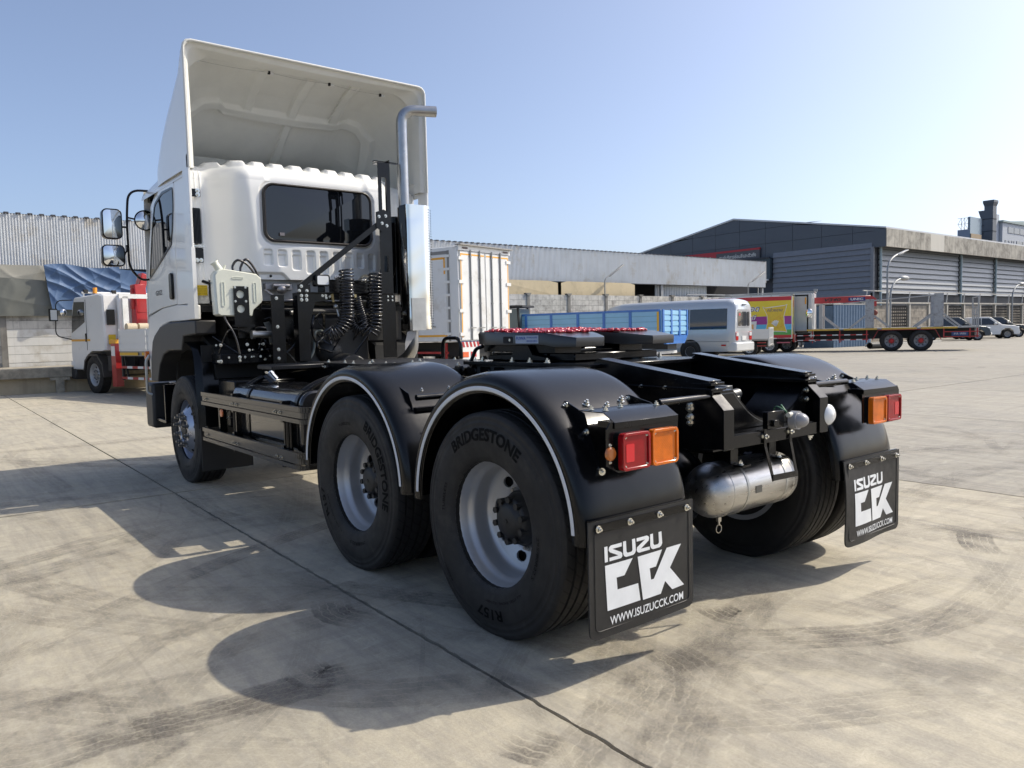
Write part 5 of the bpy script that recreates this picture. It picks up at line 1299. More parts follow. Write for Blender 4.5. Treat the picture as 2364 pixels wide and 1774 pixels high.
# ================================================================== SETTING
def zg(x, y):
    s = (Vector((x, y, 0))-CAM).dot(cf); return -0.003*max(0.0, s-8)
def concrete_mat(nm='yard_concrete', tint=(1, 1, 1)):
    M = bpy.data.materials.new(nm); M.use_nodes = True; t = M.node_tree; N = t.nodes; L = t.links; b = N['Principled BSDF']
    geo = N.new('ShaderNodeNewGeometry'); oi = N.new('ShaderNodeObjectInfo')
    def mapping(sc_, rot=(0, 0, 0), src=None):
        m_ = N.new('ShaderNodeMapping'); m_.inputs['Scale'].default_value = sc_; m_.inputs['Rotation'].default_value = rot
        L.new(src or geo.outputs['Position'], m_.inputs[0]); return m_.outputs[0]
    def noise(v, s, d=5, r=0.6, dist=0.0):
        n = N.new('ShaderNodeTexNoise'); n.inputs['Scale'].default_value = s; n.inputs['Detail'].default_value = d; n.inputs['Roughness'].default_value = r
        n.inputs['Distortion'].default_value = dist; L.new(v, n.inputs['Vector']); return n.outputs[0]
    def rng(f, a, b_, c=0.0, d=1.0):
        n = N.new('ShaderNodeMapRange'); L.new(f, n.inputs[0])
        for k, v in zip(('From Min', 'From Max', 'To Min', 'To Max'), (a, b_, c, d)): n.inputs[k].default_value = v
        return n.outputs[0]
    def mix(f, A, B, blend='MIX'):
        n = N.new('ShaderNodeMix'); n.data_type = 'RGBA'; n.blend_type = blend
        if isinstance(f, float): n.inputs['Factor'].default_value = f
        else: L.new(f, n.inputs['Factor'])
        for k, v in (('A', A), ('B', B)):
            if isinstance(v, tuple): n.inputs[k].default_value = (*v, 1)
            else: L.new(v, n.inputs[k])
        return n.outputs['Result']
    P0 = mapping((1, 1, 1))
    big = rng(noise(P0, 0.55, 4, 0.55, 0.6), 0.38, 0.66)
    c = mix(big, (0.45, 0.405, 0.32), (0.36, 0.335, 0.285))
    mid = rng(noise(P0, 2.6, 5, 0.6, 1.2), 0.42, 0.68)
    c = mix(mid, c, (0.48, 0.44, 0.35))
    # power float swirls / broom streaks in two directions
    s1 = rng(noise(mapping((0.7, 9, 1), (0, 0, radians(24))), 1.4, 5, 0.62, 0.7), 0.44, 0.66, 0.0, 0.60)
    c = mix(s1, c, (0.275, 0.255, 0.225))
    s2 = rng(noise(mapping((10, 0.6, 1), (0, 0, radians(-12))), 1.1, 5, 0.62, 0.5), 0.47, 0.70, 0.0, 0.50)
    c = mix(s2, c, (0.27, 0.25, 0.215))
    s3 = rng(noise(mapping((0.35, 4.5, 1), (0, 0, radians(-50))), 1.3, 4, 0.6, 0.8), 0.46, 0.68, 0.0, 0.45)
    c = mix(s3, c, (0.50, 0.455, 0.36))
    s5 = rng(noise(mapping((1.2, 22, 1), (0, 0, radians(10))), 1.6, 6, 0.65, 0.6), 0.48, 0.70, 0.0, 0.50)
    c = mix(s5, c, (0.47, 0.43, 0.36))
    n8 = rng(noise(mapping((1, 2.6, 1), (0, 0, radians(35))), 7, 5, 0.68, 1.0), 0.46, 0.66, 0.0, 0.45); c = mix(n8, c, (0.30, 0.285, 0.255))
    n9 = rng(noise(mapping((2.2, 1, 1), (0, 0, radians(-20))), 5, 5, 0.66, 1.4), 0.56, 0.70, 0.0, 0.5); c = mix(n9, c, (0.54, 0.50, 0.41))
    fine = rng(noise(P0, 90, 3, 0.7), 0.3, 0.7, 0.90, 1.10)
    sc_ = N.new('ShaderNodeVectorMath'); sc_.operation = 'SCALE'; L.new(c, sc_.inputs[0]); L.new(fine, sc_.inputs['Scale'])
    tone = rng(oi.outputs['Random'], 0, 1, 0.95, 1.04); s4 = N.new('ShaderNodeVectorMath'); s4.operation = 'SCALE'; L.new(sc_.outputs[0], s4.inputs[0]); L.new(tone, s4.inputs['Scale'])
    spots = rng(noise(P0, 45, 2, 0.5), 0.80, 0.82); c = mix(spots, s4.outputs[0], (0.10, 0.09, 0.08)); c = mix(1.0, c, tint, 'MULTIPLY')
    L.new(c, b.inputs['Base Color'])
    L.new(rng(noise(P0, 3.0, 4), 0.3, 0.7, 0.74, 0.92), b.inputs['Roughness']); b.inputs['Specular IOR Level'].default_value = 0.28
    bp = N.new('ShaderNodeBump'); bp.inputs['Distance'].default_value = 0.002; bp.inputs['Strength'].default_value = 0.6
    L.new(noise(P0, 130, 4, 0.7), bp.inputs['Height']); L.new(bp.outputs[0], b.inputs['Normal']); return M
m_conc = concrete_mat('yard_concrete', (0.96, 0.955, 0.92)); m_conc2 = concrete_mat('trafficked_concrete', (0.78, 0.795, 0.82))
# base sheet of the yard, reaching the horizon (falls gently away from the truck)
g = G()
def gnd(u, v):
    a = -70*(1-u)+0; x = -40+(u**1.8)*760; y = 80-(v**1.5)*900
    return (x, y, zg(min(x, 60), max(y, -110))-0.035)
g.grid(gnd, 60, 70); gr = g.build('ground', mat('joint_and_far_concrete', (0.075, 0.07, 0.06), 0.9, var=0.2, vscale=2), None, kind='structure', fixn=False)
# concrete slabs with open joints: each a piece of the ground
SX = [-15.55, -5.55, 4.42, 14.4, 24.4]; SW = 4.93; J0 = 1.47
rnd = random.Random(4)
def slab(x0, x1, y0, y1, nx=4, ny=3, ragged=0.0):
    g = G(); gp = 0.009
    def f(u, v):
        gx = 0.017; x = x0+gx+(x1-x0-2*gx)*u; y = y0+gp+(y1-y0-2*gp)*v
        sk_ = -0.0108*(x-0.0)
        if ragged and (v == 0 or v == 1): y += (rnd.random()-0.5)*ragged
        return (x, y+sk_, zg(x, y)-0.0)
    g.grid(f, nx, ny)
    n = len(g.v); edge = [(f(0, 0)), (f(1, 0)), f(1, 1), f(0, 1)]
    g.add([p for p in edge]+[(p[0], p[1], p[2]-0.04) for p in edge], [(0, 1, 5, 4), (1, 2, 6, 5), (2, 3, 7, 6), (3, 0, 4, 7)])
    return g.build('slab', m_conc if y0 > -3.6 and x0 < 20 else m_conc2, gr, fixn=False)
ys = [J0+SW*k for k in (2, 1, 0, -1, -2, -3, -4, -5, -6, -7, -8, -9, -10, -11, -12, -13, -14, -15, -16)]
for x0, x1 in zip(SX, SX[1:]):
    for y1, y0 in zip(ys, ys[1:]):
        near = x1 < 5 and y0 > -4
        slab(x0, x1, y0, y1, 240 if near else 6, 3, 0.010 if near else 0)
for x0, x1 in ((24.4, 60), (60, 140)):
    for k in range(8): slab(x0, x1, 1.47+4.93*2-k*24.65-24.65, 1.47+4.93*2-k*24.65, 8, 6)

# tyre marks: thin rubber deposits on the concrete
def mark_mat():
    M = bpy.data.materials.new('tyre_mark_rubber'); M.use_nodes = True; t = M.node_tree; N = t.nodes; L = t.links; b = N['Principled BSDF']
    b.inputs['Base Color'].default_value = (0.12, 0.108, 0.095, 1); b.inputs['Roughness'].default_value = 0.7
    uv = N.new('ShaderNodeUVMap'); sp = N.new('ShaderNodeSeparateXYZ'); L.new(uv.outputs[0], sp.inputs[0])
    geo = N.new('ShaderNodeNewGeometry'); at = N.new('ShaderNodeAttribute'); at.attribute_name = 'strength'
    def math_(op, a, b_=None, c=None):
        n = N.new('ShaderNodeMath'); n.operation = op
        for i, v in enumerate((a, b_, c)):
            if v is None: continue
            if isinstance(v, (int, float)): n.inputs[i].default_value = v
            else: L.new(v, n.inputs[i])
        return n.outputs[0]
    V_ = sp.outputs[1]; U_x = sp.outputs[0]
    # four or five ribs across, with wavy groove lines
    nz = N.new('ShaderNodeTexNoise'); nz.inputs['Scale'].default_value = 6; nz.inputs['Detail'].default_value = 5; L.new(geo.outputs['Position'], nz.inputs['Vector'])
    zig = math_('MULTIPLY', math_('PINGPONG', math_('MULTIPLY', U_x, 30.0), 1.0), 0.035)
    rib = math_('PINGPONG', math_('MULTIPLY', math_('ADD', V_, zig), 5.0), 0.5)
    groove = N.new('ShaderNodeMapRange'); groove.inputs['From Min'].default_value = 0.03; groove.inputs['From Max'].default_value = 0.10; L.new(rib, groove.inputs[0])
    edge = math_('MULTIPLY', V_, math_('SUBTRACT', 1.0, V_)); er = N.new('ShaderNodeMapRange'); er.inputs['From Min'].default_value = 0.0; er.inputs['From Max'].default_value = 0.05; L.new(edge, er.inputs[0])
    br = N.new('ShaderNodeMapRange'); br.inputs['From Min'].default_value = 0.35; br.inputs['From Max'].default_value = 0.62; br.inputs['To Min'].default_value = 0.25; L.new(nz.outputs[0], br.inputs[0])
    n2 = N.new('ShaderNodeTexNoise'); n2.inputs['Scale'].default_value = 70; n2.inputs['Detail'].default_value = 3; L.new(geo.outputs['Position'], n2.inputs['Vector'])
    b2 = N.new('ShaderNodeMapRange'); b2.inputs['From Min'].default_value = 0.35; b2.inputs['From Max'].default_value = 0.6; b2.inputs['To Min'].default_value = 0.55; L.new(n2.outputs[0], b2.inputs[0])
    f = math_('MULTIPLY', math_('MULTIPLY', groove.outputs[0], er.outputs[0]), math_('MULTIPLY', br.outputs[0], b2.outputs[0]))
    f = math_('MULTIPLY', f, at.outputs['Fac'])
    f = math_('MULTIPLY', f, 0.68)
    L.new(f, b.inputs['Alpha']); return M
marks = []
def mark(pts, w=0.24, st=0.5, fade=0.2):
    P = smooth_path([(p[0], p[1], 0) for p in pts], 8); marks.append((P, w, st, fade))
TM = {'main': [(0.23, 3.4), (0.21, 3.12), (0.16, 2.94), (0.16, 2.72), (0.1, 2.42), (0.07, 2.07), (-0.05, 1.72), (-0.14, 1.55)], 'b': [(2.6, 3.3), (2.81, 2.85), (2.93, 2.59), (3.22, 2.15), (3.6, 1.6)], 'c': [(2.2, 3.2), (2.38, 2.88), (2.58, 2.57), (2.92, 2.09), (3.41, 1.76)], 'd': [(2.9, 3.1), (2.66, 2.92), (2.36, 2.77), (1.94, 2.6), (1.41, 2.37), (0.96, 2.05)], 'e': [(1.0, 3.2), (0.76, 3.01), (0.49, 2.82), (0.2, 2.56), (-0.08, 2.31), (-0.4, 2.11)], 'f': [(2.3, 3.2), (1.94, 2.92), (1.54, 2.66), (1.09, 2.34), (0.53, 1.98)],
      'g': [(0.92, 1.58), (0.7, 1.64), (0.50, 1.57)], 'h': [(0.26, 2.02), (0.11, 2.0), (0.07, 1.86)], 'i': [(0.18, 2.29), (0.03, 2.09), (-0.17, 1.89), (-0.33, 1.62), (-0.42, 1.46)], 'j': [(-0.52, 0.61), (-0.7, 0.52), (-0.96, 0.2), (-1.18, -0.18), (-1.3, -0.8)], 'k': [(-0.44, 0.21), (-0.58, 0.25), (-0.66, 0.2)],
      'l': [(-0.60, 0.7), (-0.64, 0.85), (-0.82, 1.06), (-0.92, 1.27), (-1.03, 1.45)], 'm': [(-0.55, 0.77), (-0.74, 0.8), (-0.92, 0.88)], 'n': [(-0.85, 1.55), (-0.96, 1.32), (-1.12, 1.08), (-1.31, 0.8), (-1.49, 0.48), (-1.72, 0.03)], 'o': [(-0.73, -2.13), (-0.86, -1.84), (-0.99, -1.66)], 'p': [(-1.25, 0.16), (-1.27, -0.44), (-1.22, -1.15), (-1.0, -2.2)], 'q': [(-0.72, 0.38), (-1.03, 0.15), (-1.4, 0.09), (-1.73, 0.07)],
      's': [(-0.73, 1.71), (-0.82, 1.69), (-0.94, 1.64)], 't': [(8.5, 2.3), (7.44, 2.25), (6.04, 2.2), (4.9, 2.11), (4.3, 1.7)], 'u': [(4.65, 1.29), (3.39, 1.42), (2.76, 1.19), (2.66, 0.77)]}
STR = {'main': 0.62, 'g': 0.8, 'h': 0.75, 'k': 0.8, 'm': 0.7, 'o': 0.85, 's': 0.7, 'j': 0.6, 'i': 0.36, 'e': 0.32, 'l': 0.3, 'n': 0.3, 'q': 0.25, 'p': 0.25}
for k, p in TM.items(): mark(p, 0.21 if k in 'gkhso' else 0.24, STR.get(k, 0.30), 0.3 if k in 'gkhso' else 0.4)
rnd = random.Random(17)
for k in range(210):      # older, fainter arcs all over the yard
    r0 = rnd.random(); cx = -3+rnd.uniform(0, 1)**1.5*26; cy = rnd.uniform(4, -30) if cx > 3 else rnd.uniform(4, -8)
    R_ = rnd.uniform(1.5, 14); a0 = rnd.uniform(0, 2*pi); da = rnd.uniform(0.8, 4.0)/R_
    c = (cx-R_*cos(a0), cy-R_*sin(a0)); pts = [(c[0]+R_*cos(a0+da*t/6), c[1]+R_*sin(a0+da*t/6)) for t in range(7)]
    if max(p[0] for p in pts) > 23 or min(p[0] for p in pts) < -5: continue
    mark(pts, rnd.choice((0.2, 0.24, 0.28)), rnd.uniform(0.14, 0.34), 0.5)
for k in range(70):      # long sweeping wheel paths
    cx = rnd.uniform(-2, 9); cy = rnd.uniform(3.6, -7); R_ = rnd.uniform(3.5, 13); a0 = rnd.uniform(0, 2*pi); da = rnd.uniform(2.5, 7)/R_
    c = (cx-R_*cos(a0), cy-R_*sin(a0))
    for off_ in (0, rnd.choice((0, 0, 0.33))):
        mark([(c[0]+(R_+off_)*cos(a0+da*(t/10-0.5)), c[1]+(R_+off_)*sin(a0+da*(t/10-0.5))) for t in range(11)], rnd.choice((0.18, 0.22, 0.26)), rnd.uniform(0.12, 0.30), 0.5)
for k in range(330):      # thin scuffs and single rib lines
    cx = -1.5+rnd.uniform(0, 1)**2*16; cy = rnd.uniform(3.6, -9); R_ = rnd.uniform(0.8, 9); a0 = rnd.uniform(0, 2*pi); da = rnd.uniform(0.3, 2.2)/R_
    c = (cx-R_*cos(a0), cy-R_*sin(a0)); mark([(c[0]+R_*cos(a0+da*t/6), c[1]+R_*sin(a0+da*t/6)) for t in range(7)], rnd.choice((0.02, 0.035, 0.05, 0.12)), rnd.uniform(0.12, 0.42), 0.5)
g = G(); strengths = []
for qi, (P, w_, st, fade) in enumerate(marks):
    n = len(P); L_ = [0]
    for i in range(1, n): L_.append(L_[-1]+(P[i]-P[i-1]).length)
    fr = frames(P); o = len(g.v)
    for i, p in enumerate(P):
        sd = fr[i][0]; sd = Vector((sd.x, sd.y, 0)).normalized(); f_ = min(1, min(L_[i], L_[-1]-L_[i])/max(0.05, fade*L_[-1]))
        for s_ in (-0.5, 0.5):
            q = p+sd*w_*s_; g.v.append((q.x, q.y, zg(q.x, q.y)+0.0012+0.000015*qi)); strengths.append(st*f_)
    for i in range(n-1):
        g.uv[len(g.f)] = ((L_[i], 0), (L_[i], 1), (L_[i+1], 1), (L_[i+1], 0))
        g.f.append((o+2*i, o+2*i+1, o+2*i+3, o+2*i+2)); g.m.append(0)
tmk = g.build('tyre_marks', mark_mat(), gr, kind='stuff', fixn=False)
at_ = tmk.data.attributes.new('strength', 'FLOAT', 'POINT'); at_.data.foreach_set('value', strengths)

# ------------------------------------------------------------------ precast plank fence
m_plank = mat('old_precast_concrete', (0.54, 0.52, 0.47), 0.85, var=0.14, vscale=1.6, dirt=(0.12, 0.11, 0.10), dirt_amt=0.45, dscale=2.6, streak=0.8, bump=0.003, bscale=30)
m_plank_w = mat('whitewashed_plank', (0.66, 0.65, 0.61), 0.8, var=0.08, vscale=2.0, dirt=(0.40, 0.35, 0.26), dirt_amt=0.35, dscale=1.4, streak=0.3, bump=0.003, bscale=30)
m_post = mat('fence_post_concrete', (0.21, 0.20, 0.18), 0.85, var=0.15, vscale=3, dirt=(0.10, 0.09, 0.08), dirt_amt=0.4, bump=0.003, bscale=30)
FXX = 23.7
fence = thing('precast_fence', 'long weathered precast concrete plank fence with capped posts running behind the parked vehicles', 'fence', (FXX, -20, 0))
g = G(); g.box(-0.025, 0.025, -1.15, 1.15, 0.004, 0.241); PLK = g.mesh('plank', m_plank); g = G(); g.box(-0.025, 0.025, -1.15, 1.15, 0.004, 0.241); PLW = g.mesh('plank', m_plank_w)
g = G(); g.box(-0.06, 0.06, -0.08, 0.08, 0, 3.02); g.prism([(-0.08, 2.98), (0.08, 2.98), (0.16, 3.09), (-0.16, 3.09)], 'yz', -0.09, 0.09); PST = g.mesh('post', m_post)
yp = [-18.62+2.45*k for k in range(12, -12, -1)]
for i, y in enumerate(yp):
    put('post', PST, (FXX+0.0, y+0.0-(-20)-20, 0), None) if False else None
    o = put('post', PST, (0, 0, 0), fence); o.location = (0, y+20, -0.06)
    if i < len(yp)-1:
        for k in range(12):
            z = 0.03+0.245*k
            if y > 4 and k > 9: pass
            white = (-9 < y <= 1.2 and 2 <= k <= 6)
            o = put('plank', PLW if white else PLK, (0, 0, 0), fence); o.location = (rnd.uniform(-0.004, 0.004), y-1.225+20, z)
# raised drain ledge in front of the fence at the left
m_ledge = mat('stained_kerb_concrete', (0.40, 0.36, 0.28), 0.85, var=0.2, vscale=2, dirt=(0.09, 0.085, 0.075), dirt_amt=0.75, dscale=3.0, bump=0.004, bscale=22)
lg = thing('drain_ledge', 'stained concrete ledge on short piers at the foot of the whitewashed fence', 'ledge', (21.9, 0, zg(21.9, 0)))
G().box(-0.38, 1.70, -4.8, 9, 0.42, 0.69).build('ledge_slab', m_ledge, lg, bevel=0.015)
G().box(-0.20, 1.70, -4.7, 9, 0.0, 0.42).build('ledge_wall', mat('beige_render', (0.42, 0.35, 0.24), 0.85, var=0.15, streak=0.3, vscale=2), lg)
for y in (-3.1, -0.07, 2.6, 5.4):
    g = G(); g.box(-0.36, -0.2, y-0.10, y+0.10, 0.0, 0.34); g.box(-0.37, -0.2, y-0.24, y+0.24, 0.34, 0.418); g.build('pier', m_ledge, lg)

# ------------------------------------------------------------------ long shed behind the fence
shed = thing('long_shed', 'long low shed clad in streaky corrugated sheets behind the plank fence', 'warehouse', (24.35, -20, 0))
m_sheet = mat('weathered_zinc_sheet', (0.60, 0.62, 0.63), 0.45, 0.1, var=0.06, vscale=1.5, dirt=(0.44, 0.38, 0.28), dirt_amt=0.22, dscale=1.0, streak=0.4)
def corr(w, h, pitch, d, thick=False):
    g = G(); n = int(round(w/pitch)); pts = []
    for k in range(n):
        y = k*pitch
        for f_, dx in ((0.0, 0), (0.30, 0), (0.5, -d), (0.80, -d)): pts.append((y+f_*pitch, dx))
    pts.append((w, 0)); vs = [(dx, y, 0) for y, dx in pts]+[(dx, y, h) for y, dx in pts]; m_ = len(pts)
    g.add(vs, [(i, i+1, m_+i+1, m_+i) for i in range(m_-1)]); return g
SHT = corr(0.762, 1.53, 0.0762, 0.018); me_s = SHT.mesh('cladding_sheet', m_sheet, 20)
y = 7.0; i = 0
while y > -37.2:
    o = put('cladding_sheet', me_s, (0, 0, 0), shed); o.location = (0.003*(i % 2), y-0.762+20, 3.63+(0.0035*(i % 2))); y -= 0.76; i += 1
YE = y
g = G(); g.box(0.0, 14, YE+20+0.05, 27, 5.14, 5.17); 
for k in range(150): yy = 27-k*0.30; g.box(-0.06, 0.30, yy-0.10, yy+0.02, 5.165, 5.20)
shr = g.build('roof_sheet', mat('roof_sheet_dark', (0.10, 0.10, 0.11), 0.5, 0.4), shed)
for v in (YE+20.05, -8.6, 2.4, 14.0, 26):
    g = G(); g.box(0.10, 0.22, v, v+0.16, 0, 5.1); g.build('shed_column', mat('grey_steel_post', (0.36, 0.37, 0.37), 0.5), shed)
G().box(0.04, 0.10, YE+20, 27, 3.60, 3.70).build('eave_beam', mat('dark_steel', (0.05, 0.05, 0.055), 0.5), shed)
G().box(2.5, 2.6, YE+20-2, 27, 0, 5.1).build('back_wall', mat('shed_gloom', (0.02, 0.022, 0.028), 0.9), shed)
G().box(0.03, 0.09, YE+20, -10.5, 3.10, 3.16).build('rail', mat('grey_steel_post', (0.36, 0.37, 0.37), 0.5), shed)
g2 = corr(4.4, 0.9, 0.14, 0.03); g2.xf(Matrix.Translation((0.5, -12.8, 2.85))); g2.build('lower_cladding', m_sheet, shed)
g = G(); g.box(0.45, 0.50, YE+20+0.02, YE+20+0.1, 3, 5.1); g.box(-0.02, 0.35, YE+20-0.06, YE+20+0.02, 3.9, 5.2); g.build('end_trim', mat('grey_steel_post', (0.36, 0.37, 0.37), 0.5), shed)
# tarpaulins hung under the eave
def tarp(name, label, col, y0, y1, z0, z1, seed, amp, x=FXX-0.10, fold=(1.0, 0.6), rough=0.6, coat=0.0, sag=None):
    rn = random.Random(seed); W_ = [(rn.uniform(1.2, 7), rn.uniform(-1.2, 1.2)*3.2, rn.uniform(0, 6.28), rn.uniform(0.2, 1)) for _ in range(6)]
    def f(u, v):
        yy = y0+(y1-y0)*u; zz = z0+(z1-z0)*v; d = 0
        for (a, b_, c, e) in W_: d += e*(1-abs(sin(a*0.55*(yy-y0)+b_*(zz-z0)+c+0.5*sin(1.3*(zz-z0)*3+c))))**2.4
        d = d/2.6-0.5
        e = (1-v)*0.10*sin(5*u)+0
        if sag: yy, zz = sag(u, v, yy, zz)
        return (x-amp*(d+0.5)*(0.35+0.65*sin(pi*min(1, max(0, v))*0.9)), yy, zz)
    g = G(); g.grid(f, 160, 80); o = g.build(name, mat(name+'_'+str(seed), col, rough, var=0.06, vscale=1.3, coat=coat, dirt=tuple(c*0.7 for c in col), dirt_amt=0.25), None, fixn=False)
    return tag(o, label, 'tarpaulin')
tarp('tarpaulin', 'light beige tarpaulin under the shed eave at the left edge', (0.36, 0.345, 0.29), 6.0, -0.15, 2.85, 3.60, 1, 0.05, x=FXX-0.02)
tarp('tarpaulin', 'olive grey wrinkled tarpaulin hanging over the whitewashed planks', (0.15, 0.155, 0.135), 5.9, -3.2, 2.12, 3.12, 2, 0.07, x=FXX-0.16, sag=lambda u, v, y, z: (y, z-0.10*sin(u*9)*v))
tarp('tarpaulin', 'crumpled blue tarpaulin hanging behind the white crane truck', (0.075, 0.135, 0.25), -0.08, -2.1, 2.25, 3.60, 3, 0.20, x=FXX-0.26, rough=0.62, coat=0.0, sag=lambda u, v, y, z: (y-0.16*(1-v)*(1-u), z+0.05*sin(7*u)))
tarp('tarpaulin', 'second blue tarpaulin strung beside the red crane post', (0.09, 0.16, 0.29), -2.0, -5.0, 2.55, 3.55, 4, 0.16, x=FXX-0.22, rough=0.62, coat=0.0, sag=lambda u, v, y, z: (y, z-0.25*u*v))
for y0, y1, sd_, lb in ((-13.0, -20.7, 5, 'cream canvas strip above the fence just right of the white box truck'), (-20.9, -25.9, 6, 'cream canvas strip above the fence behind the leaning lamp')):
    def sg(u, v, y, z): 
        e = abs(u-0.5)*2; return (y, z*(1)+(0.10*(1-v)-0.10*v)*max(0, (e-0.85)/0.15)*0.8)
    tarp('tarpaulin', lb, (0.56, 0.46, 0.29), y0, y1, 2.90, 3.62, sd_, 0.018, x=FXX+0.30, sag=sg)

# fence lamps
def fence_lamp(y, h, lab, lean):
    t_ = thing('street_lamp', lab, 'lamp', (FXX-0.02, y, 3.03))
    g = G(); g.tube(arc_path([(0, 0, 0), (0, 0, 0.72), (0, -0.35*lean, 0.92), (0, -0.42*lean, 0.98)], 0.2, 6), 0.03, 8); g.build('lamp_pole', mat('lamp_grey', (0.28, 0.28, 0.27), 0.5), t_)
    g = G(); g.bar((0, -0.30*lean, 0.86), (-0.05, -1.25*lean, 1.45), 0.16, 0.05); g.build('lamp_head', mat('lamp_grey', (0.28, 0.28, 0.27), 0.5), t_, bevel=0.015)
fence_lamp(-23.45, 1.4, 'tube lamp on a bent pole on the fence above the silver minibus', 1.0); fence_lamp(-35.1, 1.6, 'tube lamp on a bent pole at the right end of the long shed', 1.25)

# ------------------------------------------------------------------ vehicles in the yard
MW = {}
def bgwheel(p, x, y, r, w_, sd, rimcol='silver', z=None):
    key = (round(r, 2), round(w_, 2), rimcol)
    if key not in MW:
        g = G(); h = w_/2; g.lathe([(h*0.8, r*0.60), (h, r*0.72), (h*0.98, r*0.90), (h*0.82, r), (-h*0.82, r), (-h, r*0.9), (-h, r*0.6)], n=32)
        rc = {'silver': (0.38, 0.38, 0.38), 'redhub': (0.32, 0.32, 0.32), 'dark': (0.06, 0.06, 0.06), 'white': (0.6, 0.6, 0.58)}[rimcol]
        q = G(); q.lathe([(h*0.82, r*0.61), (h*0.72, r*0.56), (h*0.25, r*0.50), (h*0.15, r*0.36), (h*0.45, r*0.22)], n=28); q.lathe([(h*0.45, r*0.22), (h*0.6, r*0.18), (h*0.62, 0.0)], n=20, m=1)
        for k in range(8): a = 2*pi*k/8; q.tube([(r*0.24*cos(a), h*0.5, r*0.24*sin(a)), (r*0.24*cos(a), h*0.72, r*0.24*sin(a))], r*0.045, 6, m=1)
        for k in range(8): a = 2*pi*(k+0.5)/8; q.tube([(r*0.43*cos(a), h*0.16, r*0.43*sin(a)), (r*0.43*cos(a), h*0.235, r*0.43*sin(a))], r*0.06, 8, m=2)
        MW[key] = (g.mesh('tyre', m_rubber, 40), q.mesh('rim', [mat('bg_rim_'+rimcol, rc, 0.45, 0.4), mat('bg_nut_'+rimcol, (0.42, 0.03, 0.03) if rimcol == 'redhub' else tuple(min(1, c*0.7) for c in rc), 0.4, 0.5), m_dark], 40))
    a, b_ = MW[key]; c = (x, y, r*0.985 if z is None else z); wl_ = group_part('wheel', p, c); rt = Quaternion((0, 0, 1), 0 if sd > 0 else pi)
    put('tyre', a, c, wl_, rot=rt); put('rim', b_, c, wl_, rot=rt)
def veh(name, label, cat, x, y, th, group=None): return thing(name, label, cat, (x, y, zg(x, y)), radians(th), group)
m_vwhite = mat('vehicle_white', (0.72, 0.72, 0.70), 0.35, coat=0.4, var=0.03, vscale=1.0, dirt=(0.5, 0.48, 0.42), dirt_amt=0.15, dscale=1.2)
m_vglass = mat('vehicle_glass', (0.012, 0.014, 0.017), 0.06, coat=0.8)
m_tape = mat('amber_tape', (0.78, 0.38, 0.03), 0.4); m_redp = mat('red_paint', (0.40, 0.02, 0.022), 0.35, coat=0.4, var=0.1); m_galv = mat('door_rod_steel', (0.33, 0.33, 0.32), 0.4, 0.6)
m_tl = mat('tail_red', (0.5, 0.02, 0.02), 0.2, coat=0.8); m_chas = mat('vehicle_chassis', (0.02, 0.02, 0.02), 0.6)

# --- white crane truck at the left (origin: front axle)
t = veh('crane_truck', 'white cab-over truck with red folded crane and low white sideboards parked at the left', 'truck', 20.38, -1.77, 13)
g = G(); side = [(1.28, 0.62), (1.33, 1.05), (1.30, 1.55), (1.12, 2.35), (0.98, 2.58), (-0.55, 2.62), (-0.72, 2.56), (-0.76, 1.15), (-0.62, 1.12), (0.05, 1.12), (0.45, 0.95), (0.62, 0.62)]
n = len(side)
def ring(y, s_): return [(0.28+(p[0]-0.28)*s_, y, 1.6+(p[1]-1.6)*s_) for p in side]
vs = ring(-1.13, 0.97)+ring(-1.09, 1.0)+ring(1.09, 1.0)+ring(1.13, 0.97)
g.add(vs, [tuple(range(n)), tuple(3*n+i for i in range(n))[::-1]]+[(k*n+i, (k+1)*n+i, (k+1)*n+(i+1) % n, k*n+(i+1) % n) for k in range(3) for i in range(n)])
cb = g.build('cab', m_vwhite, t, ang=30)
g = G(); g.prism([(-0.76, 1.3), (-0.90, 1.45), (-0.90, 2.45), (-0.76, 2.58)], 'xz', -0.80, 0.80); g.build('cab_back', m_vwhite, cb, bevel=0.05, segs=2)
for sd in (1, -1):
    g = G(); g.prism([(0.42, 1.42+0.25), (0.40, 2.45), (0.95, 2.40), (1.17, 1.75), (1.05, 1.60)][0:0] or [(0.38, 1.90), (0.34, 2.44), (0.98, 2.46), (1.16, 2.0), (1.22, 1.62)], 'xz', sd*1.128, sd*1.138); g.build('door_window', m_vglass, cb)
    g = G(); g.bar((0.30, sd*1.134, 1.15), (0.27, sd*1.134, 2.5), 0.006, 0.012, (1, 0, 0)); g.bar((0.10, sd*1.134, 1.42), (1.27, sd*1.134, 1.42), 0.006, 0.055, (0, 0, 1), m=1); g.box(0.30, 0.36, sd*1.132, sd*1.15, 1.38, 1.60, m=2)
    g.build('door_trim', [m_dark, m_tape, m_satin], cb)
    g = G(); g.strip([(0.62, 0.60), (0.52, 0.88), (0.25, 1.05), (-0.25, 1.05), (-0.55, 0.80), (-0.62, 0.45)], sd*0.9, sd*1.14, 'xz', 0.06); g.build('wheel_arch', m_trim, t)
    g = G(); g.tube(arc_path([(1.10, sd*1.12, 2.52), (1.15, sd*1.52, 2.50), (1.2, sd*1.55, 1.55), (1.25, sd*1.14, 1.45)], 0.15), 0.014, 8); g.box(1.12, 1.20, sd*1.50, sd*1.70, 1.95, 2.28); g.sphere((1.12, sd*1.36, 2.18), (0.05, 0.09, 0.10), 12, 8, m=1); g.box(1.115, 1.12, sd*1.52, sd*1.68, 1.98, 2.25, m=1)
    g.build('mirror', [m_satin, m_mirror], t)
    bgwheel(t, 0, sd*1.0, 0.50, 0.27, sd); bgwheel(t, -4.6, sd*0.95, 0.50, 0.42, sd)
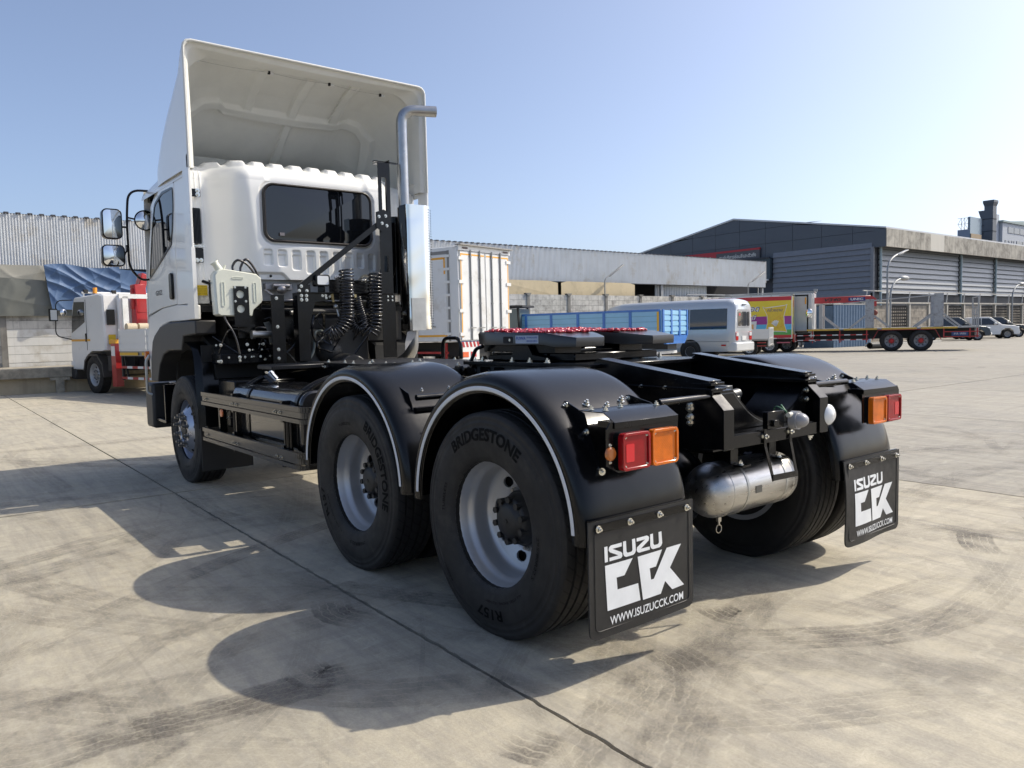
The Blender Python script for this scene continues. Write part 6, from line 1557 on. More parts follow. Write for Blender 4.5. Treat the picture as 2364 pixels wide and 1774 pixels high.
G().box(-0.785, -0.775, 0.86, 1.04, 1.30, 1.55).build('caution_label', mat('yellow_label', (0.6, 0.4, 0.02), 0.4), cb)
G().box(-0.80, -0.77, 0.86, 1.06, 1.80, 2.20).build('louvre', m_satin, cb)
G().box(1.15, 1.45, -1.12, 1.12, 0.35, 0.70).build('bumper', m_trim, t, bevel=0.03); G().box(1.30, 1.47, 0.7, 1.0, 0.36, 0.48).build('number_plate', m_vwhite, t)
G().box(1.18, 1.38, 0.95, 1.14, 0.72, 0.86).build('headlamp', m_clear, t, bevel=0.02)
g = G(); g.tube([(0.9, -0.95, 2.72), (0.9, 0.95, 2.72)], 0.025, 8); g.bar((0.9, 0.9, 2.58), (0.9, 0.9, 2.72), 0.03, 0.03); g.bar((0.9, -0.9, 2.58), (0.9, -0.9, 2.72), 0.03, 0.03); g.build('roof_bar', m_vwhite, t)
for x, y in ((0.85, 0.62), (-0.55, -0.55)):
    g = G(); g.cyl((x, y, 2.62), (x, y, 2.70), 0.06, 12); g.cyl((x, y, 2.70), (x, y, 2.86), 0.055, 12, m=1); g.build('beacon', [m_galv, mat('beacon_amber', (0.8, 0.3, 0.02), 0.15, coat=1)], t)
for y in (0.8, 0.05, -0.6): G().box(0.84, 0.94, y, y+0.10, 2.70, 2.80).build('spot_lamp', m_dark, t)
G().box(-7.2, 0.9, -0.40, 0.40, 0.62, 0.88).build('chassis', m_chas, t)
G().box(-1.0, -0.2, -0.5, 0.5, 0.6, 1.3).build('engine', m_chas, t)
bed = G().box(-7.3, -1.62, -1.15, 1.15, 1.00, 1.13).build('bed_floor', m_galv, t)
for sd in (1, -1):
    for k in range(4):
        g = G(); x0 = -1.64-k*1.42; g.box(x0-1.38, x0, sd*1.13, sd*1.16, 1.12, 1.66)
        for q in range(3): g.box(x0-1.38, x0, sd*1.16, sd*1.172, 1.16+q*0.17, 1.28+q*0.17)
        g.box(x0-0.03, x0, sd*1.16, sd*1.18, 1.12, 1.67); g.build('sideboard', m_vwhite, t)
    g = G()
    for k in range(5): g.box(-1.66-k*1.15-0.95, -1.66-k*1.15, sd*1.17, sd*1.178, 1.02, 1.09)
    g.build('reflective_tape', mat('yellow_tape', (0.72, 0.42, 0.03), 0.4), t)
    g = G()
    for z in (0.72, 0.45): 
        for k in range(8): g.box(-1.95-k*0.28, -1.67-k*0.28, sd*1.12, sd*1.15, z-0.03, z+0.03, m=k % 2)
    g.box(-1.70, -1.64, sd*1.08, sd*1.14, 0.40, 1.02, m=2); g.bar((-1.9, sd*1.1, 0.45), (-1.75, sd*1.1, 1.0), 0.04, 0.04, m=2)
    g.build('side_guard', [m_redp, m_vwhite, m_chas], t)
    g = G(); g.box(-1.38, -1.14, sd*0.98, sd*1.16, 0.22, 1.32); g.box(-1.36, -1.16, sd*1.16, sd*1.165, 1.0, 1.25, m=1); g.box(-1.42, -1.10, sd*0.96, sd*1.18, 1.32, 1.42, m=2); g.build('outrigger_leg', [m_redp, m_vwhite, m_tape], t, bevel=0.01)
g = G(); g.box(-1.20, -0.95, 0.10, 0.50, 1.2, 2.3); g.bar((-1.08, 0.32, 2.1), (-1.08, 0.36, 2.85), 0.30, 0.26, (1, 0, 0)); g.bar((-1.08, 0.30, 2.75), (-1.08, 0.18, 3.12), 0.20, 0.24, (1, 0, 0)); g.bar((-1.08, 0.5, 2.2), (-1.08, 0.48, 2.75), 0.12, 0.12, (1, 0, 0)); g.box(-1.5, -0.9, -0.9, 0.9, 1.15, 1.45)
g.build('crane_column', m_redp, t, bevel=0.02)
g = G()
for y in (0.95, 0.30, -0.35, -0.95): g.box(-1.62, -1.54, y-0.07, y+0.07, 1.66, 2.50)
g.box(-1.62, -1.54, -1.1, 1.1, 2.45, 2.56); g.build('headboard_frame', m_vwhite, t)
for y in (0.9, 0.6, 0.3, -0.1, -0.4): tag_ = G().cyl((-1.75, y-0.12, 1.72), (-1.75, y+0.12, 1.72), 0.10, 12).build('sling_roll', mat('sling_cream', (0.5, 0.42, 0.3), 0.8), t)
G().box(-1.12, -0.85, 1.02, 1.12, 0.62, 1.0).build('valve_levers', m_chas, t)

# --- white box truck behind the exhaust stack
t = veh('box_truck', 'tall white box truck with four rear door rods and amber tape, behind the exhaust stack', 'truck', 15.2, -10.0, 16)
W2 = 1.205; H0, H1 = 1.15, 3.78
m_box = mat('box_white', (0.70, 0.71, 0.70), 0.4, coat=0.2, var=0.04, vscale=1.2, dirt=(0.5, 0.47, 0.4), dirt_amt=0.2, dscale=1.4)
G().box(0.0, 7.0, -W2, W2, H0, H1).build('box_body', m_box, t, bevel=0.02)
for sd in (1, -1):
    dr = G().box(-0.035, -0.002, sd*0.02, sd*(W2-0.07), H0+0.03, H1-0.13).build('rear_door', m_box, t, bevel=0.008)
    for y in (0.28, 0.70):
        g = G(); g.cyl((-0.06, sd*y, H0+0.02), (-0.06, sd*y, H1-0.08), 0.022, 8)
        for z in (1.5, 2.2, 2.9, 3.5): g.box(-0.075, -0.035, sd*y-0.035, sd*y+0.035, z, z+0.03)
        g.bar((-0.075, sd*y-0.16, 1.52), (-0.075, sd*y+0.10, 1.52), 0.02, 0.03); g.build('door_rod', m_galv, dr)
    for z in (1.3, 1.95, 2.75, 3.4):
        g = G(); g.box(-0.06, -0.02, sd*(W2-0.20), sd*(W2+0.015), z, z+0.09); g.build('door_hinge', m_vwhite, dr)
    g = G(); g.box(-0.0375, -0.0352, sd*(W2-0.125), sd*(W2-0.085), H0+0.1, H1-0.20); g.box(-0.0375, -0.0352, sd*0.05, sd*(W2-0.125), H1-0.24, H1-0.20); g.build('amber_tape', m_tape, dr)
G().box(-0.05, 0.0, -W2, W2, H1-0.12, H1+0.02).build('door_header', m_vwhite, t); g = G(); g.box(-0.14, 0.05, -W2-0.03, W2+0.03, H1+0.02, H1+0.05); g.build('rain_canopy', mat('canopy_grey', (0.30, 0.29, 0.27), 0.5), t)
for y in (0.85, -1.05):
    g = G()
    for k in range(4): g.cyl((-0.06, y+k*0.06, H1-0.05), (-0.075, y+k*0.06, H1-0.05), 0.024, 8)
    g.build('marker_lamps', mat('dark_marker', (0.08, 0.03, 0.03), 0.3), t)
# side door with hinges, tape, handle
g = G(); g.box(0.35, 6.9, W2, W2+0.006, H1-0.20, H1-0.11); g.box(0.30, 0.38, W2, W2+0.006, H0, H1-0.1); g.build('side_frame', mat('side_frame_grey', (0.22, 0.22, 0.21), 0.5), t)
sdr_ = G().box(0.42, 1.9, W2+0.002, W2+0.016, H0+0.10, H1-0.22).build('side_door', m_box, t)
for k in range(7):
    z = H0+0.18+k*0.36; g = G(); g.box(0.28, 0.50, W2+0.012, W2+0.03, z, z+0.07); g.build('door_hinge', m_vwhite, sdr_)
g = G(); g.box(0.42, 1.6, W2+0.0165, W2+0.018, H0+0.13, H0+0.19); g.box(0.44, 0.50, W2+0.0165, W2+0.018, H1-0.75, H1-0.3); g.box(0.44, 1.0, W2+0.0165, W2+0.018, H1-0.34, H1-0.28); g.build('amber_tape', m_tape, sdr_)
G().box(0.85, 1.35, W2+0.016, W2+0.05, 1.55, 1.59).build('door_handle', m_galv, sdr_)
G().box(0.1, 8.3, -0.45, 0.45, 0.7, 1.1).build('chassis', m_chas, t)
for sd in (1, -1):
    bgwheel(t, 2.2, sd*0.98, 0.5, 0.45, sd); bgwheel(t, 7.6, sd*1.0, 0.5, 0.28, sd)
    g = G(); g.box(-0.02, 0.06, sd*0.35, sd*1.15, 0.62, 0.98); g.build('light_panel', m_vwhite, t); G().box(-0.03, -0.02, sd*0.85, sd*1.1, 0.70, 0.85).build('tail_lamp', mat('tail_orange', (0.7, 0.12, 0.03), 0.25, coat=0.6), t); G().box(-0.03, -0.02, sd*0.5, sd*0.75, 0.70, 0.85).build('tail_lamp', m_tl, t)
g = G()
for k in range(14): y = -1.15+k*0.165; g.prism([(y, 0.98), (y+0.09, 0.98), (y+0.14, 1.13), (y+0.05, 1.13)], 'yz', -0.024, -0.02)
g.build('hazard_stripes', m_redp, t); G().box(-0.02, 0.05, -1.18, 1.18, 0.98, 1.13).build('rear_beam', m_vwhite, t)
g = G(); g.box(0.5, 2.9, 1.08, 1.12, 0.50, 0.56); g.box(0.5, 2.9, 1.08, 1.12, 0.80, 0.86); g.box(0.55, 0.61, 1.08, 1.12, 0.5, 1.1); g.build('side_guard', m_redp, t)
G().box(7.15, 8.9, -1.1, 1.1, 0.9, 2.7).build('cab', m_vwhite, t, bevel=0.08, segs=2)

# --- blue and pale blue dropside truck
t = veh('dropside_truck', 'blue framed dropside truck with pale blue panels parked left of the silver minibus', 'truck', 15.60, -18.85, 16)
m_blue = mat('blue_frame', (0.015, 0.15, 0.50), 0.35, coat=0.3, var=0.08); m_pale = mat('pale_blue_panel', (0.24, 0.50, 0.72), 0.4, coat=0.2, var=0.05, vscale=2)
G().box(0.05, 8.2, -1.1, 1.1, 1.04, 1.14).build('bed_floor', m_blue, t)
for sd in (1, -1):
    xs_ = [0.10, 1.22, 2.30, 3.42, 4.62, 5.80, 7.0, 8.1]
    for a, b_ in zip(xs_, xs_[1:]):
        bd = G().box(a+0.03, b_-0.03, sd*1.10, sd*1.12, 1.14, 2.0).build('side_panel', m_pale, t)
        g = G()
        for z in (1.40, 1.62, 1.82): g.box(a+0.06, b_-0.06, sd*1.12, sd*1.128, z, z+0.018)
        g.build('panel_crease', mat('pale_blue_crease', (0.13, 0.32, 0.47), 0.4), bd)
        g = G(); g.box(a-0.05, a+0.05, sd*1.10, sd*1.15, 1.02, 2.04); g.build('panel_post', m_blue, t)
    g = G(); g.box(0.05, 8.15, sd*1.10, sd*1.14, 1.99, 2.07); g.box(0.05, 8.15, sd*1.10, sd*1.14, 1.04, 1.18); g.build('panel_rail', m_blue, t)
    g = G()
    for k in range(5): g.box(0.3+k*1.5, 1.2+k*1.5, sd*1.14, sd*1.146, 1.06, 1.14)
    g.box(0.08, 0.16, sd*1.15, sd*1.156, 1.3, 1.98); g.build('reflective_tape', mat('yellow_tape', (0.72, 0.42, 0.03), 0.4), t)
    bgwheel(t, 2.3, sd*0.95, 0.48, 0.42, sd); bgwheel(t, 7.6, sd*0.95, 0.48, 0.26, sd)
    g = G(); g.strip([(1.55, 0.45), (1.7, 0.85), (2.05, 1.02), (2.55, 1.02), (2.9, 0.85), (3.05, 0.45)], sd*0.7, sd*1.12, 'xz', 0.02); g.build('mudguard', m_chas, t)
tg = G().box(-0.02, 0.04, -1.1, 1.1, 1.16, 2.03).build('tailgate', m_pale, t)
for y in (-1.05, -0.36, 0.36, 1.05): G().box(-0.06, -0.01, y-0.06, y+0.06, 1.1, 2.06).build('tailgate_post', m_blue, tg)
for z in (1.28, 1.48, 1.68, 1.88):
    for y in (-0.7, 0.0, 0.7): G().box(-0.045, -0.015, y-0.27, y+0.27, z, z+0.14).build('tailgate_rib', m_pale, tg)
g = G(); g.prism([(-1.1, 1.12), (-0.8, 0.82), (0.8, 0.82), (1.1, 1.12)], 'yz', -0.05, 0.05); g.build('rear_skirt', m_blue, t)
G().box(0.1, 8.0, -0.4, 0.4, 0.62, 1.02).build('chassis', m_chas, t); G().box(0.3, 0.4, -0.9, 0.9, 0.45, 0.55).build('underrun_bar', m_vwhite, t)
G().box(8.3, 9.6, -1.0, 1.0, 0.9, 2.2).build('cab', m_blue, t, bevel=0.08)
# blue tractor cab glimpsed behind it
t = veh('farm_tractor', 'dark framed tractor cab glimpsed above the far end of the blue dropside', 'tractor', 21.2, -16.4, 30)
g = G()
for x, y in ((0, 0.6), (0, -0.6), (1.1, 0.6), (1.1, -0.6)): g.bar((x, y, 1.1), (x+0.1, y*0.9, 2.35), 0.07, 0.07)
g.box(-0.15, 1.35, -0.7, 0.7, 2.35, 2.43); g.build('cab_frame', m_chas, t); G().box(0.02, 1.1, -0.55, 0.55, 1.3, 2.3).build('cab_glass', mat('greenish_glass', (0.10, 0.14, 0.15), 0.1), t)
g = G(); g.box(0.0, 2.8, -0.4, 0.4, 0.7, 1.35); g.build('bonnet', m_blue, t, bevel=0.05)
for sd in (1, -1): bgwheel(t, 0.2, sd*0.8, 0.72, 0.4, sd, 'white'); bgwheel(t, 2.4, sd*0.7, 0.42, 0.3, sd, 'white')

# --- silver minibus
t = veh('minibus', 'silver minibus with dark tinted side glass and red tail lamps seen from its rear corner', 'minibus', 16.67, -24.6, 13.3)
m_silver = mat('minibus_silver', (0.50, 0.53, 0.56), 0.32, 0.3, coat=0.5, var=0.02)
sec = [(0.93, 0.34), (1.00, 0.55), (1.02, 1.2), (0.985, 1.45), (0.93, 2.2), (0.87, 2.42), (0.74, 2.54), (0.4, 2.585), (0, 2.60)]
sec = sec+[(-a, b_) for a, b_ in sec[::-1][1:]]
st_ = [(0.0, 0.90, 0.55, 2.38), (0.10, 0.96, 0.42, 2.52), (0.35, 1.0, 0.36, 2.59), (1.5, 1.0, 0.36, 2.60), (5.4, 1.0, 0.36, 2.58), (6.1, 0.98, 0.36, 2.45), (6.6, 0.95, 0.38, 1.95), (6.9, 0.90, 0.42, 1.35), (6.97, 0.85, 0.5, 1.1)]
g = G(); vs = []; n = len(sec)
for x, sw, zb_, zt_ in st_: vs += [(x, a*sw, zb_+(b_-0.34)/(2.60-0.34)*(zt_-zb_)) for a, b_ in sec]
fs = [(k*n+i, k*n+i+1, (k+1)*n+i+1, (k+1)*n+i) for k in range(len(st_)-1) for i in range(n-1)]+[tuple(range(n))[::-1], tuple((len(st_)-1)*n+i for i in range(n))]+[(k*n, (k+1)*n, (k+1)*n+n-1, k*n+n-1) for k in range(len(st_)-1)]
g.add(vs, fs); body = g.build('body', m_silver, t, ang=50)
def sidey(z, sw=1.0): 
    for (a, b_), (c, d) in zip(sec, sec[1:]):
        if b_ <= z <= d: return (a+(c-a)*(z-b_)/(d-b_))*sw
    return 1.0
for sd in (1, -1):
    xs_ = [0.30, 2.0, 3.3, 4.6, 5.75]
    for k, (a, b_) in enumerate(zip(xs_, xs_[1:])):
        g = G(); z0, z1 = 1.30, 2.16; q = 0.012
        P = [(a+0.02, sd*(sidey(z0)+q), z0), (b_-0.02, sd*(sidey(z0)+q), z0), (b_-0.02, sd*(sidey(z1)+q), z1), (a+0.02, sd*(sidey(z1)+q), z1)]
        g.add(P+[(p[0], p[1]-sd*0.03, p[2]) for p in P], [(0, 1, 2, 3), (4, 7, 6, 5), (0, 4, 5, 1), (2, 6, 7, 3), (1, 5, 6, 2), (0, 3, 7, 4)]); g.build('side_window', m_vglass, body)
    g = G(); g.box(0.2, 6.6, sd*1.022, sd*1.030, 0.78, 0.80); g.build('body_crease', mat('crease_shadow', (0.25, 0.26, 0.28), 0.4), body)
    g = G(); g.lathe([(0.0, 0.47), (0.02, 0.47), (0.02, 0.40), (0, 0.40)], (1.95, sd*1.012-0.01, 0.42), (0, 1, 0), 28, closed=True); g.cyl((1.95, sd*0.9, 0.42), (1.95, sd*1.022, 0.42), 0.44, 28); g.build('wheel_arch', m_chas, t)
    bgwheel(t, 1.95, sd*0.93, 0.37, 0.24, sd); bgwheel(t, 5.9, sd*0.93, 0.37, 0.22, sd)
    g = G(); g.prism(rrect(0.62, 0.86, 0.82, 1.18, 0.06, 3) if sd > 0 else rrect(-0.86, -0.62, 0.82, 1.18, 0.06, 3), 'yz', -0.03, 0.08); tl_ = g.build('tail_lamp', m_tl, t)
    g = G(); g.prism(rrect(0.60, 0.84, 1.00, 1.16, 0.04, 3) if sd > 0 else rrect(-0.84, -0.60, 1.00, 1.16, 0.04, 3), 'yz', -0.036, -0.02); g.build('clear_section', m_clear, tl_)
    G().box(0.35, 0.55, sd*1.02, sd*1.035, 0.60, 0.66).build('side_reflector', m_tl, t)
g = G(); g.prism(rrect(-0.70, 0.70, 1.35, 2.12, 0.10, 4), 'yz', -0.01, 0.05); g.build('rear_surround', mat('rear_grey', (0.30, 0.31, 0.33), 0.3, coat=0.5), body)
for y0, y1 in ((-0.62, -0.30), (-0.26, 0.26), (0.30, 0.62)):
    G().prism(rrect(y0, y1, 1.42, 2.02, 0.07, 4), 'yz', -0.018, 0.0).build('rear_window', m_vglass, body)
G().box(-0.022, -0.018, 0.38, 0.55, 1.85, 1.95).build('window_sticker', mat('red_sticker', (0.5, 0.05, 0.04), 0.5), body)
G().box(-0.10, 0.35, -0.98, 0.98, 0.36, 0.74).build('rear_bumper', mat('pale_bumper', (0.62, 0.63, 0.62), 0.3, coat=0.4), t, bevel=0.06, segs=3)
G().box(-0.035, -0.0, -0.22, 0.22, 0.82, 1.0).build('number_plate', m_vwhite, t); G().box(-0.05, 0.02, -0.18, 0.18, 2.30, 2.33).build('high_brake_lamp', m_dark, t)

# --- small white flatbed pickup with an open rear gate
t = veh('flatbed_pickup', 'small white flatbed pickup truck between the minibus and the colourful snack truck', 'pickup truck', 18.45, -29.3, 27)
for sd in (1, -1):
    for k in range(2):
        bd = G().box(0.02+k*1.25, 1.22+k*1.25, sd*0.85, sd*0.87, 0.80, 1.25).build('sideboard', m_vwhite, t); G().box(0.02+k*1.25, 1.22+k*1.25, sd*0.87, sd*0.885, 1.0, 1.03).build('board_rib', m_vwhite, bd)
    bgwheel(t, 0.85, sd*0.75, 0.36, 0.3, sd, 'white'); bgwheel(t, 3.4, sd*0.78, 0.36, 0.22, sd, 'white')
g = G()
for y in (-0.8, -0.27, 0.27, 0.8): g.box(-0.06, 0.0, y-0.05, y+0.05, 0.45, 1.34)
for z in (0.5, 0.8, 1.28): g.box(-0.06, 0.0, -0.87, 0.87, z, z+0.06)
g.build('rear_gate', m_vwhite, t)
G().box(0, 2.5, -0.85, 0.85, 0.72, 0.80).build('bed_floor', m_galv, t); G().box(0.1, 4.0, -0.35, 0.35, 0.4, 0.7).build('chassis', m_chas, t)
g = G()
for z in (0.45, 0.60): g.box(0.1, 0.5, 0.84, 0.86, z, z+0.04)
g.build('side_guard', m_redp, t)
g = G(); g.prism([(2.6, 0.5), (2.6, 1.75), (3.4, 1.75), (4.1, 1.3), (4.4, 1.2), (4.4, 0.5)], 'xz', -0.82, 0.82); cbx = g.build('cab', m_vwhite, t, bevel=0.06, segs=2); G().prism([(2.7, 1.2), (2.7, 1.65), (3.35, 1.65), (3.85, 1.2)], 'xz', 0.81, 0.84).build('cab_window', m_vglass, cbx)

# --- colourful snack truck
t = veh('snack_delivery_truck', 'small box truck printed in red, yellow, purple and green stripes with a banana chip bag', 'truck', 19.75, -33.4, 28)
L_S, W_S, B0, B1 = 4.3, 0.92, 0.72, 2.93
G().box(0, L_S, -W_S, W_S, B0, B1).build('box_body', m_vwhite, t, bevel=0.01)
strp = [((0.50, 0.02, 0.03), 2.70, 2.91), ((0.75, 0.58, 0.03), 1.90, 2.70), ((0.30, 0.03, 0.25), 1.48, 1.90), ((0.10, 0.45, 0.72), 1.20, 1.48), ((0.10, 0.38, 0.08), 0.93, 1.20), ((0.50, 0.02, 0.03), 0.78, 0.93)]
for k, (c, z0, z1) in enumerate(strp): G().box(0.04, L_S-0.02, W_S, W_S+0.006, z0, z1).build('printed_band', mat('print_band_%d' % k, c, 0.4, coat=0.2), t)
for sd in (1, -1):
    dr = G().box(-0.03, 0.0, sd*0.02, sd*(W_S-0.06), B0+0.03, B1-0.05).build('rear_door', mat('rear_print', (0.62, 0.5, 0.1), 0.4, var=0.2, vscale=6), t)
    for k, c in enumerate(((0.6, 0.1, 0.04), (0.6, 0.5, 0.04), (0.12, 0.4, 0.1), (0.1, 0.2, 0.5))): G().box(-0.036, -0.03, sd*0.06, sd*0.80, 2.35-k*0.42, 2.70-k*0.42).build('printed_patch', mat('rear_patch_%d' % k, c, 0.4), dr)
    for y in (0.2, 0.7): G().cyl((-0.06, sd*y, B0), (-0.06, sd*y, B1), 0.02, 8).build('door_rod', m_galv, dr)
    bgwheel(t, 1.1, sd*0.78, 0.38, 0.34, sd, 'white'); bgwheel(t, 3.9, sd*0.8, 0.38, 0.24, sd, 'white')
# text and bag on the near side (local +Y face, reading direction towards -X)
m_navy = mat('navy_print', (0.02, 0.03, 0.16), 0.4); m_wht = mat('print_white', (0.75, 0.75, 0.72), 0.4)
for dz, mt_, off in ((0.0, m_wht, 0.06), (0.0, m_navy, 0.0)):
    e = 0.0085 if off else 0.0105
    text_on('printed_words', 'เรียบหลอด', t, mt_, (3.35, W_S+e, 2.16), (-1, 0, 0), (0, 0, 1), 1.75, 0.34, 0.0, off, 0.25)
    text_on('printed_words', 'ตรา เอส บี', t, mt_, (3.10, W_S+e, 1.72), (-1, 0, 0), (0, 0, 1), 1.35, 0.28, 0.0, off, 0.25)
text_on('printed_words', 'ใหม่', t, mat('orange_print', (0.75, 0.35, 0.03), 0.4), (3.1, W_S+0.009, 1.40), (-1, 0, 0), (0, 0, 1), 0.45, 0.18, 0.0, 0.02, 0.2)
bag = [(1.42, 2.38), (1.30, 2.32), (0.40, 2.42), (0.28, 2.46), (0.42, 1.9), (0.40, 1.5), (0.28, 1.08), (0.40, 1.12), (1.15, 1.16), (1.28, 1.20), (1.20, 1.6), (1.22, 1.95)]
G().prism([(0.85+(p[0]-0.85)*1.07, 1.78+(p[1]-1.78)*1.06) for p in bag], 'xz', W_S+0.0065, W_S+0.010).build('bag_outline', m_wht, t)
bg_ = G().prism(bag, 'xz', W_S+0.010, W_S+0.014).build('printed_bag', mat('bag_yellow', (0.72, 0.50, 0.04), 0.4, var=0.1, vscale=10), t)
text_on('bag_words', 'กล้วยฉาบ', bg_, m_navy, (1.22, W_S+0.016, 2.14), (-1, 0, 0), (0, 0.0, 1), 0.75, 0.18, 0.0, 0.01, 0.2)
g = G()
for k in range(5): a = radians(60+k*22); g.bar((0.80, W_S+0.016, 1.40), (0.80-0.24*cos(a), W_S+0.016, 1.40+0.30*sin(a)), 0.003, 0.07, (0, 0, 1))
g.build('banana_print', m_wht, bg_)
g = G(); rn = random.Random(8)
for k in range(22): x, z = rn.uniform(0.45, 1.15), rn.uniform(1.2, 1.95); g.bar((x, W_S+0.015, z), (x+rn.uniform(-.08, .08), W_S+0.015, z+rn.uniform(-.05, .05)), 0.002, 0.03, (0, 0, 1))
g.build('chip_print', mat('chip_orange', (0.70, 0.32, 0.02), 0.5), bg_)
G().prism([(2.55, 1.62), (1.75, 1.66), (1.80, 1.0), (2.45, 1.0)], 'xz', W_S+0.0065, W_S+0.011).build('small_bag_print', m_wht, t)
G().prism([(2.35, 1.50), (1.90, 1.50), (1.90, 1.1), (2.35, 1.1)], 'xz', W_S+0.011, W_S+0.013).build('small_bag_middle', mat('bag_peach', (0.70, 0.36, 0.14), 0.5), t)
g = G(); g.box(-0.05, L_S, W_S-0.03, W_S+0.03, B1+0.05, B1+0.09); g.box(-0.05, L_S, -W_S-0.03, -W_S+0.03, B1+0.05, B1+0.09); g.box(-0.05, 0.02, -W_S, W_S, B1+0.05, B1+0.09)
for k in range(5): g.box(k*1.0, k*1.0+0.05, W_S-0.03, W_S+0.03, B1, B1+0.06)
g.build('roof_rack', m_galv, t)
G().box(0.1, 5.2, -0.4, 0.4, 0.5, 0.9).build('chassis', m_chas, t); G().box(4.4, 5.5, -0.85, 0.85, 0.6, 2.2).build('cab', m_vwhite, t, bevel=0.06)
for z in (0.50, 0.72): G().box(0.1, 0.75, W_S-0.04, W_S, z, z+0.06).build('guard_bar', mat('pink_red', (0.5, 0.12, 0.16), 0.4), t)
g = G(); g.prism([(-0.9, 0.95), (-0.75, 0.55), (0.75, 0.55), (0.9, 0.95)], 'yz', -0.12, -0.02); g.build('rear_apron', m_redp, t); g = G(); g.ringprism([(-0.92, 0.97), (-0.77, 0.53), (0.77, 0.53), (0.92, 0.97)], [(-0.85, 0.92), (-0.72, 0.58), (0.72, 0.58), (0.85, 0.92)], 'yz', -0.13, -0.12); g.build('apron_edge', m_vwhite, t)

# --- second white box truck behind
t = veh('box_truck', 'white box truck with open railed rear standing between the snack truck and the red crane', 'truck', 19.6, -35.0, 27)
G().box(0, 4.4, -1.05, 1.05, 0.98, 3.06).build('box_body', mat('box2_grey_white', (0.50, 0.53, 0.54), 0.45, var=0.05), t, bevel=0.01)
g = G(); g.ringprism([(0.15, 1.0), (0.15, 3.0), (1.6, 3.0), (1.6, 1.0)], [(0.22, 1.08), (0.22, 2.92), (1.53, 2.92), (1.53, 1.08)], 'xz', 1.05, 1.058); g.build('side_door_frame', m_satin, t)
g = G(); g.box(0.25, 0.32, 1.06, 1.066, 2.5, 2.85); g.box(0.25, 0.9, 1.06, 1.066, 1.1, 1.16); g.build('amber_tape', m_tape, t)
for sd in (1, -1):
    dr = G().box(-0.05, -0.0, sd*0.05, sd*1.05, 0.95, 3.0).build('rear_door', m_vwhite, t)
    for y in (0.15, 0.5, 1.0):
        g = G(); g.cyl((-0.09, sd*y, 0.75), (-0.09, sd*y, 3.08), 0.03, 8); g.build('door_rod', m_vwhite, dr)
    bgwheel(t, 1.2, sd*0.9, 0.42, 0.36, sd); bgwheel(t, 4.4, sd*0.9, 0.42, 0.24, sd)
g = G(); g.box(-0.15, 4.4, 0.95, 1.0, 3.12, 3.17); g.box(-0.15, 4.4, -1.0, -0.95, 3.12, 3.17); g.box(-0.15, -0.1, -1.0, 1.0, 3.12, 3.17); g.build('roof_rail', m_galv, t)
g = G(); g.box(-0.1, 0.05, -1.05, 1.05, 0.75, 0.95); g.prism([(-0.5, 0.9), (-0.35, 0.5), (0.35, 0.5), (0.5, 0.9)], 'yz', -0.15, -0.1); g.build('rear_beam', m_vwhite, t)
g = G(); g.box(0.1, 5.0, -0.4, 0.4, 0.5, 0.95); g.box(-0.1, 0.3, 0.4, 1.0, 0.6, 0.75, m=1); g.build('chassis', [m_chas, m_redp], t)
for y in (0.2,): g = G(); g.box(-0.25, -0.05, y-0.08, y+0.08, 3.17, 3.30); g.build('rear_camera', m_galv, t)

# --- long flatbed with crane boom (origin rear centre)
t = veh('flatbed_crane_truck', 'long grey flatbed truck with peeling upright posts and red crane boom on the right', 'truck', 12.75, -38.1, 27)
m_peel = mat('peeling_grey_paint', (0.36, 0.37, 0.38), 0.6, var=0.08, vscale=2, dirt=(0.13, 0.11, 0.09), dirt_amt=0.38, dscale=6)
m_dull = mat('dull_rail_grey', (0.38, 0.38, 0.37), 0.5, var=0.1)
G().box(0, 8.8, -1.2, 1.2, 1.10, 1.17).build('deck', m_galv, t); G().box(0.1, 11, -0.4, 0.4, 0.62, 1.1).build('chassis', m_chas, t)
for sd in (1, -1):
    for k in range(4): g = G(); g.box(0.9+k*1.75, 2.45+k*1.75, sd*1.20, sd*1.215, 1.08, 1.17); g.build('reflective_tape', mat('ochre_tape', (0.60, 0.38, 0.06), 0.5), t)
    for x in (2.45, 3.75): bgwheel(t, x, sd*1.02, 0.52, 0.42, sd, 'redhub')
    bgwheel(t, 9.6, sd*1.02, 0.5, 0.28, sd, 'redhub')
    g = G(); g.strip([(1.6, 0.55), (1.85, 1.05), (4.35, 1.05), (4.6, 0.55)], sd*1.15, sd*1.2, 'xz', 0.03); g.build('mudguard', m_redp, t)
    g = G()
    for z in (0.60, 0.85):
        for k in range(14): g.box(4.8+k*0.28, 5.08+k*0.28, sd*1.16, sd*1.19, z-0.025, z+0.025, m=k % 2)
    for x in (4.85, 6.1, 7.4): g.box(x, x+0.05, sd*1.16, sd*1.18, 0.45, 1.08, m=0)
    g.build('side_guard', [m_redp, m_vwhite], t)
    for x in (1.7, 4.75):
        pst = G().box(x-0.20, x+0.20, sd*1.02, sd*1.18, 1.16, 2.62 if x > 3 else 2.80).build('stake_post', m_peel, t)
    pst = G().box(6.95, 7.12, sd*1.02, sd*1.18, 1.16, 2.45).build('stake_post', m_dull, t)
    for xa, xb, z in ((1.9, 2.7, 1.8), (1.5, 0.75, 1.8), (4.95, 5.7, 1.8), (4.55, 3.8, 1.8), (6.95, 6.2, 1.8)):
        g = G(); g.bar((xa, sd*1.1, z), (xb, sd*1.1, 1.17), 0.08, 0.06, (0, 1, 0)); g.build('post_brace', m_dull, t)
g = G(); g.tube([(1.7, 1.05, 2.72), (5.2, 1.05, 2.52)], 0.03, 6); g.tube([(1.7, 0.6, 2.75), (6.0, 0.6, 2.45)], 0.03, 6); g.build('cross_rod', m_dull, t)
